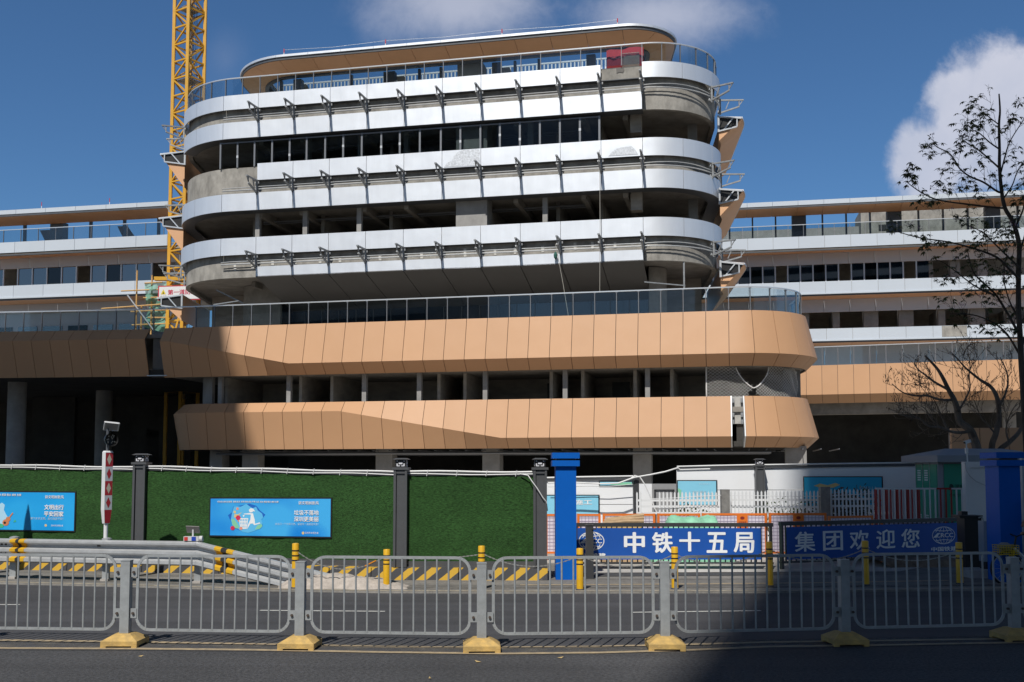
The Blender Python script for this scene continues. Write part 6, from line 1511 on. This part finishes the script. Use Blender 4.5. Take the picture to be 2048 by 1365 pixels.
m = MB(); m.box(((1981-1024)*k, Yt-.004, Zt(1069)), (.9*k, .006, 3*k)); m.build('led', ledr, t)
tag(MB().box(((1955-1024)*k, Yt+.1, .09), (64*k, .7, .22)).build('plinth', mat('plinth_concrete', (.34, .33, .32), .9, var=.15, scale=5)), 'low concrete plinth under the gate motor and the ticket machine', 'plinth')

# ================================================================== cyclist at the right edge
Yb = 21.2; kb = Yb/F; X = lambda px: (px-1024)*kb; Z = lambda py: EYE-(py-940)*kb
bk = thing('bicycle', 'yellow and white shared bicycle with a yellow basket, cut off by the right edge', 'bicycle', (X(2040), Yb, 0))
tyre = MT['black']; ybk = mat('bike_yellow', (0.62, 0.42, 0.02), .4); wbk = mat('bike_white', (.55, .56, .58), .4)
def wheel(cx, parent):
    r = .325; w = thing if False else None
    ty = MB(); pts = [(cx+r*cos(2*pi*i/32), Yb, r+r*sin(2*pi*i/32)) for i in range(33)]; ty.tube(pts, .022, 6, cap=False); o = ty.build('wheel', tyre, parent, smooth=True)
    m = MB(); m.tube([(cx+.295*cos(2*pi*i/32), Yb, r+.295*sin(2*pi*i/32)) for i in range(33)], .012, 5, cap=False); m.tube([(cx, Yb-.05, r), (cx, Yb+.05, r)], .03, 8); m.build('rim', galv, o)
    m = MB()
    for i in range(16): a = 2*pi*i/16; m.bar((cx, Yb+.02*(-1)**i, r), (cx+.29*cos(a), Yb, r+.29*sin(a)), .004)
    m.build('spokes', galv, o)
fx = X(2006); rx = fx+1.06; wheel(fx, bk); wheel(rx, bk)
hb = Vector((fx+.20, Yb, .98)); head = Vector((fx+.165, Yb, .80))
m = MB()
for sy in (-.055, .055): m.bar((fx, Yb+sy, .325), (fx+.12, Yb+sy, .66), .035)
m.bar((fx+.12, Yb-.06, .66), (fx+.12, Yb+.06, .66), .05); m.build('fork', ybk, bk)
m = MB(); m.tube([head-Vector((.045, 0, .12)), head, hb], .022, 8); m.tube([hb+Vector((.0, 0, -.02)), hb+Vector((-.03, -.28, .04)), hb+Vector((.06, -.30, .04))], .014, 6); m.tube([hb+Vector((.0, 0, -.02)), hb+Vector((-.03, .28, .04)), hb+Vector((.06, .30, .04))], .014, 6); m.build('handlebar', MT['black'], bk)
m = MB(); bb = Vector((fx+.60, Yb, .29)); st = Vector((fx+.78, Yb, .80)); m.tube([head-Vector((.03, 0, .06)), bb], .034, 8); m.tube([bb, st], .022, 8); m.tube([bb, (rx, Yb, .325)], .018, 6); m.tube([(st+bb)/2, (rx, Yb, .325)], .014, 6); m.build('frame', wbk, bk)
m = MB(); m.lathe(st+Vector((0.02, 0, .05)), [(.02, -.1), (.10, 0), (.11, .04), (.06, .07)], 14); m.build('saddle', MT['black'], bk)
m = MB(); bx0, bx1, bz0, bz1 = X(1984), X(2024), Z(1107), Z(1089)
for i in range(9):
    x = bx0+(bx1-bx0)*i/8
    for y in (-.14, .14): m.bar((x+(.02 if i == 0 else 0), Yb+y, bz0), (x, Yb+y, bz1), .008)
    m.bar((x, Yb-.14, bz0), (x, Yb+.14, bz0), .008)
for j in range(5):
    z = bz0+(bz1-bz0)*j/4
    for y in (-.14, .14): m.bar((bx0, Yb+y, z), (bx1, Yb+y, z), .010)
    for x in (bx0, bx1): m.bar((x, Yb-.14, z), (x, Yb+.14, z), .010)
m.build('basket', ybk, bk)
bag = MB(); random.seed(5)
bag.lathe(((bx0+bx1)/2-.02, Yb, bz1-.10), [(.05, 0), (.12, .04), (.12, .11), (.06, .15)], 10)
tag(bag.build('bag', mat('bag_grey', (.26, .24, .22), .8), None, smooth=True), 'small grey bag lying in the yellow bicycle basket', 'bag')
# rider: one skinned body, clothes over it
pe = thing('person', 'person in a white T-shirt and dark trousers riding the yellow bicycle', 'person', (st.x, Yb, 0))
skin = mat('skin', (0.36, 0.20, 0.13), .55)
def skinned(name, verts, edges, radii, m_, parent, root=0, lv=2):
    me = bpy.data.meshes.new(name); off = root_of(parent).location if parent else Vector(); me.from_pydata([tuple(Vector(v)-off) for v in verts], edges, []); o = bpy.data.objects.new(name, me); COL.objects.link(o)
    md = o.modifiers.new('skin', 'SKIN'); md.use_smooth_shade = True
    for i, r_ in enumerate(radii): me.skin_vertices[0].data[i].radius = (r_, r_) if not isinstance(r_, tuple) else r_
    me.skin_vertices[0].data[root].use_root = True
    sb = o.modifiers.new('sub', 'SUBSURF'); sb.levels = sb.render_levels = lv
    dg = bpy.context.evaluated_depsgraph_get(); me2 = bpy.data.meshes.new_from_object(o.evaluated_get(dg)); bpy.data.objects.remove(o)
    me2.materials.clear(); me2.materials.append(m_)
    for p_ in me2.polygons: p_.use_smooth = True
    o2 = bpy.data.objects.new(name, me2); COL.objects.link(o2); o2.parent = parent; return o2
hip = Vector((st.x+.02, Yb, .92)); chest = hip+Vector((-.16, 0, .40)); neck = hip+Vector((-.20, 0, .53)); hd = neck+Vector((-.06, 0, .16))
V = [hip, hip+Vector((-.08, 0, .2)), chest, neck, hd+Vector((0, 0, -.03)), hd+Vector((-.01, 0, .06))]; E = [(0, 1), (1, 2), (2, 3), (3, 4), (4, 5)]; RR = [(.13, .10), (.13, .10), (.15, .11), .052, .075, .085]
for s_ in (-1, 1):
    n = len(V); sh = chest+Vector((-.02, s_*.17, .05)); el = sh+Vector((-.20, s_*.06, -.20)); wr = hb+Vector((.10, s_*.29, .07)); hn = hb+Vector((.03, s_*.295, .075))
    V += [sh, el, wr, hn]; E += [(2, n), (n, n+1), (n+1, n+2), (n+2, n+3)]; RR += [.06, .042, .028, (.035, .022)]
    for f in range(4):
        q = len(V); base = hn+Vector((-.035, s_*(-.03+.02*f), .01)); V += [base, base+Vector((-.03, 0, -.015)), base+Vector((-.03, 0, -.045))]; E += [(n+3, q), (q, q+1), (q+1, q+2)]; RR += [.010, .009, .008]
    q = len(V); V += [hn+Vector((.0, -s_*.035, -.01)), hn+Vector((-.03, -s_*.045, -.03))]; E += [(n+3, q), (q, q+1)]; RR += [.011, .009]
    n = len(V); hp = hip+Vector((0, s_*.09, -.02)); kn = bb+Vector((.02, s_*.12, .42+s_*.08)) if s_ < 0 else bb+Vector((-.06, .12, .50)); an = bb+Vector((.10, s_*.12, -.10+.16*(s_ > 0))); to = an+Vector((-.17, 0, -.05))
    V += [hp, kn, an, to]; E += [(0, n), (n, n+1), (n+1, n+2), (n+2, n+3)]; RR += [.085, .06, .038, .035]
skinned('body', V, E, RR, skin, pe)
shirt = mat('white_shirt', (.66, .66, .67), .8); trs = mat('dark_trousers', (.012, .013, .018), .8); hairm = mat('black_hair', (.008, .007, .007), .6)
V = [hip+Vector((0, 0, -.02)), hip+Vector((-.08, 0, .2)), chest, neck-Vector((0, 0, .03))]; E = [(0, 1), (1, 2), (2, 3)]; RR = [(.15, .12), (.15, .12), (.17, .13), .07]
for s_ in (-1, 1): n = len(V); V += [chest+Vector((-.02, s_*.17, .05)), chest+Vector((-.12, s_*.20, -.05))]; E += [(2, n), (n, n+1)]; RR += [.078, .068]
skinned('shirt', V, E, RR, shirt, pe)
V = [hip]; E = []; RR = [(.15, .12)]
for s_ in (-1, 1):
    n = len(V); kn = bb+Vector((.02, s_*.12, .34)) if s_ < 0 else bb+Vector((-.06, .12, .50)); an = bb+Vector((.10, s_*.12, -.06+.16*(s_ > 0))); V += [hip+Vector((0, s_*.09, -.03)), kn, an]; E += [(0, n), (n, n+1), (n+1, n+2)]; RR += [.10, .075, .055]
skinned('trousers', V, E, RR, trs, pe)
m = MB(); m.lathe(hd+Vector((.02, 0, -.02)), [(.05, -.05), (.098, 0), (.105, .06), (.085, .11), (.03, .135)], 14); m.build('hair', hairm, pe, smooth=True)
m = MB(); m.box(hd+Vector((-.088, 0, .0)), (.035, .025, .035)); m.build('nose', skin, pe)

# ================================================================== crane, sign, scaffold at left
cy = mat('crane_yellow', (0.62, 0.33, 0.025), .5, var=.08, scale=2)
Yc = 84.0; kc = Yc/F
cc = AT(368, 600, Yc); CXp = (374-1024)*kc
# front corner posts taken from the picture: left 333, near 372 at row 600
cr = thing('tower_crane', 'yellow lattice mast of a tower crane rising beside the main block', 'crane', (CXp, Yc, 0))
S = 1.72; rzc = R(-33.0); cen = Vector(((356-1024)*kc+.25, Yc, 0))
RC = Matrix.Rotation(rzc, 3, 'Z')
cor = [cen+RC @ Vector((sx*S/2, sy*S/2, 0)) for sx, sy in ((-1, -1), (1, -1), (1, 1), (-1, 1))]
H = 46.0
for c in cor: MB().bar(c, c+Vector((0, 0, H)), .24).build('corner_post', cy, cr)
hs = 1.42; n = int(H/hs)
for i in range(n):
    z0 = i*hs; m = MB()
    for j in range(4):
        a, b = cor[j], cor[(j+1) % 4]; up = Vector((0, 0, 1)); m.bar(a+up*z0, b+up*z0, .12)
        if (i+j) % 2: a, b = b, a
        m.bar(a+up*z0, b+up*(z0+hs), .11)
    if z0 > 8: m.build('lattice_section', cy, cr)
m = MB(); lc = cen+RC @ Vector((.1, .2, 0))
for dx in (-.2, .2): m.bar(lc+RC @ Vector((dx, 0, 8)), lc+RC @ Vector((dx, 0, H)), .04)
z = 8
while z < H: m.bar(lc+RC @ Vector((-.2, 0, z)), lc+RC @ Vector((.2, 0, z)), .03); z += .35
for th in range(8):
    a = th*pi/4; m.bar(lc+RC @ Vector((.38*cos(a), .38*sin(a), 8)), lc+RC @ Vector((.38*cos(a), .38*sin(a), H)), .02)
m.build('ladder', MT['steel_dk'], cr)
for z in range(10, 46, 6): MB().box(cen+Vector((0, 0, z)), (S*.8, S*.8, .05), rz=rzc).build('platform', MT['bracket'], cr)
MB().box(cen+Vector((-.3, -1.2, EYE+(940-561)*kc)), (3.3, .5, .28), rz=.05).build('collar', cy, cr)
m = MB()
for sx in (-.55, .55): m.bar(cen+Vector((sx+.8, -1.0, EYE+(940-603)*kc)), cen+Vector((sx*2+.8, -1.0, EYE+(940-662)*kc)), .13)
m.build('support_leg', cy, cr)
Ysg = Yc-1.9; ks = Ysg/F; so = Vector(((309.5-1024)*ks, Ysg, EYE+(940-600)*ks))
sg = thing('warning_sign', 'white warning sign with a red border and yellow triangle on the crane mast', 'sign', tuple(so)); b = Board(so, (3.4, 0.15, 0.12), (0, 0, 30.5*ks))
b.panel('border', mat('sign_red', (.45, .03, .05), .5), sg, .06, 0, -.0); b.panel('face', mat('sign_white', (.72, .72, .73), .5), sg, .01, .012, .09, .09, b.w-.09, b.h-.09)
m = MB(); b.text(m, '第一道防线', .78, b.h*.38, h=b.h*.34, w=2.2, bold=.02, d=.02); m.build('lettering', mat('sign_red_print', (.55, .01, .06), .5), sg)
m = MB(); b.poly(m, [(.22, b.h*.42), (.62, b.h*.42), (.42, b.h*.76)], .02); m.build('triangle', mat('sign_yellow', (.70, .52, .03), .5), sg)
m = MB(); b.poly(m, [(.36, b.h*.46), (.48, b.h*.46), (.42, b.h*.60)], .026); b.text(m, '当心坠落', .2, b.h*.24, w=.46, d=.02); m.build('lettering', MT['black'], sg)
# bamboo scaffold with green netting
bam = mat('bamboo', (0.55, 0.33, 0.12), .7, var=.2, scale=4); gnet = glass_mat('green_net', (.35, .55, .45), .02)
gnet = bpy.data.materials.new('green_net'); gnet.use_nodes = True; nt = gnet.node_tree; pb = nt.nodes['Principled BSDF']; pb.inputs['Base Color'].default_value = (.16, .36, .27, 1); pb.inputs['Roughness'].default_value = .9; pb.inputs['Alpha'].default_value = .72
Ys = 86.0; ks = Ys/F; Q = lambda px, py, d=0: Vector(((px-1024)*(Ys+d)/F, Ys+d, EYE+(940-py)*(Ys+d)/F))
sf = thing('scaffold', 'bamboo scaffold draped with green netting beside the crane mast', 'scaffold', tuple(Q(300, 665)))
for x, y0 in ((266.5, 538), (297, 548), (327, 605), (277, 610), (331, 612)): MB().tube([Q(x, y0), Q(x, 690)], .07, 6).build('pole', bam, sf)
for xa_, ya_, xb_, yb_ in ((235, 580, 330, 576), (280, 594, 330, 592), (196, 616, 330, 606), (255, 622, 335, 618), (290, 634, 335, 634), (258, 649, 335, 646), (282, 564, 318, 562)): MB().tube([Q(xa_, ya_, -.2), Q(xb_, yb_, -.2)], .06, 6).build('ledger', bam, sf)
MB().bar(Q(248, 588, -.3), Q(303, 660, -.3), .09).build('brace', MT['rail'], sf)
def netpiece(poly, d):
    m = MB(); nx, ny = 14, 12; vs = []
    (x0, y0), (x1, y1), (x2, y2), (x3, y3) = poly
    for i in range(nx+1):
        for j in range(ny+1):
            u, v = i/nx, j/ny; px = (x0*(1-u)+x1*u)*(1-v)+(x3*(1-u)+x2*u)*v; py = (y0*(1-u)+y1*u)*(1-v)+(y3*(1-u)+y2*u)*v
            vs.append(Q(px, py, d+.18*sin(u*9+v*5)+.12*sin(v*14)))
    m.add(vs, [(i*(ny+1)+j, (i+1)*(ny+1)+j, (i+1)*(ny+1)+j+1, i*(ny+1)+j+1) for i in range(nx) for j in range(ny)]); m.build('netting', gnet, sf, smooth=True)
netpiece([(282, 563), (330, 561), (330, 608), (286, 606)], -.1); netpiece([(296, 604), (332, 606), (333, 668), (280, 652)], .3)

# ================================================================== trees
bark = mat('bark', (0.055, 0.042, 0.032), .9, var=.4, scale=6, bump=.6, bscale=12, stretch=(1, 1, .3)); bark2 = mat('pale_bark', (0.12, 0.095, 0.075), .9, var=.35, scale=5, bump=.6, bscale=10, stretch=(1, 1, .3))
leafm = mat('tree_leaf', (0.045, 0.07, 0.018), .5, var=.45, scale=3.5); blossom = mat('pink_blossom', (0.36, 0.20, 0.26), .7, var=.2, scale=9)
def grow(pts, rad, rng, wood, tips, depth, Y, spread, tw):
    """twigs along a limb"""
    L = [(pts[i+1]-pts[i]).length for i in range(len(pts)-1)]; T = sum(L); s = tw['first']*T
    while s < T:
        k = 0; q = s
        while k < len(L)-1 and q > L[k]: q -= L[k]; k += 1
        d = (pts[k+1]-pts[k]).normalized(); p = pts[k]+d*q
        side = rng.choice((-1, 1)); ax = Vector((d.z*side, rng.uniform(-.9, .9), -d.x*side+0.35)).normalized()
        nd = (d*rng.uniform(.55, 1.0)+ax*rng.uniform(.55, 1.0)+Vector((0, 0, tw['up']))).normalized(); ln = tw['len']*rng.uniform(.5, 1.15)*(1-.35*s/T)
        pp = [p]; c = p
        for j in range(4):
            nd = (nd+Vector((rng.uniform(-.28, .28), rng.uniform(-.28, .28), rng.uniform(-.12, .28)))).normalized(); c = c+nd*ln/4; pp.append(c)
        r0 = max(tw['rmin'], rad*(1-.6*s/T)*.5); wood.tube(pp, [r0, r0*.75, r0*.55, r0*.4, r0*.28], 4)
        tips.append((pp[-1], nd))
        if depth > 0:
            t2 = dict(tw); t2['len'] = ln*.55; t2['step'] = tw['step']*.75; t2['first'] = .3; grow(pp, r0*.6, rng, wood, tips, depth-1, Y, spread, t2)
        s += tw['step']*rng.uniform(.6, 1.5)
def limbs(defs, Y, rng, jit):
    out = []
    for r0, r1, P, dy in defs:
        n = len(P); w = []
        for i, (x, y) in enumerate(P): w.append(AT(x, y, Y+dy*i/(n-1)+(rng.uniform(-jit, jit) if 0 < i < n-1 else 0)))
        out.append((r0, r1, w))
    return out
def smooth_pts(w):
    o = []
    for i in range(len(w)-1):
        p0, p1, p2, p3 = w[max(0, i-1)], w[i], w[i+1], w[min(len(w)-1, i+2)]
        for k in range(4):
            t = k/4; o.append(.5*((2*p1)+(p2-p0)*t+(2*p0-5*p1+4*p2-p3)*t*t+(3*p1-p0-3*p2+p3)*t**3))
    return o+[w[-1]]
rng = random.Random(21)
YT = 25.0
main = [(2066, 1172), (2060, 1050), (2056, 950), (2051, 860), (2047, 790), (2043, 730), (2040, 672), (2037, 610), (2037, 545), (2038, 490), (2026, 445), (2010, 417), (2003, 381), (1999, 335), (1999, 299), (1998, 250), (2000, 222), (1998, 188)]
defs = [(.028, .008, [(2003, 385), (1994, 383), (1967, 365), (1939, 353), (1919, 337), (1907, 317), (1895, 305), (1875, 295), (1866, 287)], -1.2), (.024, .007, [(1999, 337), (1979, 319), (1955, 299), (1935, 287), (1923, 278)], 1.0), (.020, .006, [(1999, 299), (1979, 285), (1959, 267), (1945, 260), (1935, 249)], -.8), (.014, .006, [(1998, 250), (1969, 228), (1964, 227)], .4), (.022, .006, [(2002, 345), (2014, 299), (2024, 276), (2046, 242), (2058, 225)], .9),
        (.026, .007, [(2010, 417), (1975, 414), (1935, 409), (1879, 401), (1849, 389), (1827, 375), (1812, 363)], -1.5), (.034, .008, [(2040, 560), (2020, 540), (1995, 516), (1965, 503), (1935, 494), (1895, 484), (1839, 476), (1789, 462)], -1.8), (.030, .007, [(2038, 535), (2014, 512), (1987, 486), (1963, 464), (1927, 448)], 1.2), (.034, .008, [(2040, 672), (2010, 619), (1989, 587), (1951, 551), (1940, 525), (1935, 500)], 1.0), (.022, .006, [(1987, 590), (1960, 578), (1939, 565), (1891, 528), (1871, 520)], -.9),
        (.03, .008, [(2038, 600), (2022, 640), (2010, 690), (1995, 730)], .7) if False else (.028, .007, [(2036, 520), (2050, 470), (2066, 420), (2085, 380)], .8), (.024, .006, [(2039, 640), (2020, 605), (2008, 560), (2012, 520)], .5), (.03, .008, [(2042, 700), (2062, 640), (2090, 590)], .8), (.028, .007, [(2042, 715), (2015, 670), (1985, 645), (1945, 630), (1900, 628)], -1.3), (.026, .007, [(2030, 455), (2046, 420), (2052, 380), (2060, 330)], -.9), (.020, .006, [(2005, 400), (2024, 372), (2034, 345), (2050, 320)], -.5)]
t1 = thing('leafy_tree', 'tall thin tree with drooping leaf clusters and a few pink blossoms, dark against the wing', 'tree', tuple(G(2066, 1172)), 'street trees')
wood, tw_, tips = MB(), MB(), []
w = smooth_pts([AT(x, y, YT+.15*sin(i)) for i, (x, y) in enumerate(main)]); n = len(w); wood.tube(w, [.072*(1-i/n)**.7+.012 for i in range(n)], 9)
for r0, r1, P in limbs(defs, YT, rng, .18):
    P = smooth_pts(P); n = len(P); wood.tube(P, [r0+(r1-r0)*i/n for i in range(n)], 6); grow(P, r0*.6, rng, tw_, tips, 2, YT, 1, dict(first=.12, step=.20, len=.72, rmin=.0052, up=.10)); tips.append((P[-1], (P[-1]-P[-2]).normalized()))
wood.build('trunk', bark, t1, smooth=True); tw_.build('twigs', bark, t1)
lf, bl_ = MB(), MB()
for p, d in tips:
    r_ = rng.random()
    if r_ < .04:
        for k in range(7):
            c = p+Vector((rng.uniform(-.06, .06), rng.uniform(-.06, .06), rng.uniform(-.04, .06))); e = Vector((rng.uniform(-1, 1), rng.uniform(-1, 1), rng.uniform(-1, 1))).normalized(); f = e.orthogonal().normalized(); bl_.add([c-e*.025, c+f*.02, c+e*.025, c-f*.02], [(0, 1, 2, 3)])
    elif r_ < .50:
        for lf_n in range(rng.randint(1, 2)):
            q = p-d*rng.uniform(0, .18)+Vector((rng.uniform(-.06, .06), rng.uniform(-.06, .06), 0)); st_ = Vector((rng.uniform(-1, 1), rng.uniform(-1, 1), rng.uniform(-.1, .5))).normalized(); hub = q+st_*rng.uniform(.05, .14)
            lf.bar(q, hub, .004)
            for k in range(5):
                a = (k-2)*.62; sd = st_.cross(Vector((0, 0, 1))).normalized(); dd = (st_*cos(a)+sd*sin(a)+Vector((0, 0, -.45-rng.random()*.5))).normalized(); l = rng.uniform(.10, .155)*(1-.12*abs(k-2)); nn = dd.cross(Vector((rng.uniform(-.3, .3), rng.uniform(-.3, .3), 1))).normalized(); dz = Vector((0, 0, -.018))
                lf.add([hub, hub+dd*l*.45+nn*l*.16, hub+dd*l+dz, hub+dd*l*.45-nn*l*.16], [(0, 1, 2, 3)])
lf.build('foliage', leafm, t1); bl_.build('blossom', blossom, t1)
rng = random.Random(33); YB = 37.0
t2 = thing('bare_tree', 'bare branching tree spreading low behind the green electrical kiosk', 'tree', (AT(1975, 930, YB).x, YB, 0), 'street trees')
defs = [(.19, .11, [(1962, 1010), (1958, 950), (1954, 901), (1946, 875), (1939, 859), (1919, 843), (1915, 820)], .2), (.11, .03, [(1915, 820), (1907, 798), (1897, 780), (1885, 755), (1872, 735), (1850, 712)], -1.0), (.06, .012, [(1939, 862), (1921, 866), (1899, 863), (1881, 855), (1857, 853), (1839, 839), (1815, 833), (1795, 829)], -1.5), (.04, .01, [(1898, 863), (1889, 847), (1880, 825), (1868, 800)], .9), (.05, .012, [(1908, 800), (1880, 800), (1855, 792), (1830, 792), (1805, 785), (1784, 768)], -1.2), (.05, .012, [(1897, 780), (1870, 765), (1850, 750), (1835, 738), (1828, 725)], .8),
        (.12, .05, [(1983, 1000), (1983, 899), (1991, 869), (1997, 839), (1997, 811), (1991, 788), (1979, 772), (1963, 762)], -.3), (.05, .012, [(1963, 762), (1945, 748), (1929, 734), (1915, 718), (1903, 706)], -.8), (.11, .035, [(1986, 930), (1999, 901), (2018, 885), (2038, 865), (2050, 840), (2060, 800), (2068, 770)], .8), (.05, .012, [(1997, 815), (2010, 790), (2016, 765), (2012, 740), (2000, 715)], .7), (.04, .01, [(1915, 825), (1930, 800), (1940, 775), (1938, 745), (1950, 720)], .9), (.035, .01, [(1991, 868), (1975, 850), (1962, 835), (1948, 800)], -.7), (.035, .01, [(2018, 885), (2012, 860), (2020, 830), (2035, 805)], -.8), (.03, .01, [(1881, 855), (1862, 838), (1850, 818), (1840, 812)], .6)]
wood, tw_, tips = MB(), MB(), []
for r0, r1, P in limbs(defs, YB, rng, .2):
    P = smooth_pts(P); n = len(P); wood.tube(P, [r0+(r1-r0)*i/n for i in range(n)], 7)
    if r0 < .11: grow(P, r0*.5, rng, tw_, tips, 2, YB, 1, dict(first=.08, step=.24, len=1.45, rmin=.0105, up=.22))
wood.build('trunk', bark2, t2, smooth=True); tw_.build('twigs', bark2, t2)
lf = MB()
for p, d in tips:
    if rng.random() < .09:
        for k in range(3): c = p+Vector((rng.uniform(-.08, .08), rng.uniform(-.08, .08), rng.uniform(-.08, .04))); e = Vector((rng.uniform(-1, 1), rng.uniform(-1, 1), -1)).normalized(); f = e.orthogonal().normalized(); lf.add([c, c+e*.06+f*.025, c+e*.12, c+e*.06-f*.025], [(0, 1, 2, 3)])
lf.build('foliage', leaf_r, t2)

# ================================================================== litter on the road
fl = mat('dry_leaf', (0.42, 0.30, 0.13), .8)
for i, (px, py, lab) in enumerate(((1121, 1317, 'pale fallen leaf on the near asphalt before the middle railing post'), (956, 1325, 'fallen leaf on the near asphalt below the yellow foot in the middle'), (282, 1314, 'scrap of pale litter on the near asphalt below the first yellow foot'), (860, 1358, 'small fallen leaf at the bottom edge of the road'))):
    p = G(px, py); a = rng.random()*3; m = MB(); e = Vector((cos(a), sin(a), 0)); f = Vector((-sin(a), cos(a), 0)); l = (.05, .06, .035, .04)[i]
    m.add([p-e*l+Vector((0, 0, .012)), p-f*l*.4+Vector((0, 0, .004)), p+e*l+Vector((0, 0, .02)), p+f*l*.4+Vector((0, 0, .006))], [(0, 1, 2), (0, 2, 3)]); tag(m.build('fallen_leaf', fl), lab, 'leaf', 'leaves on the road')
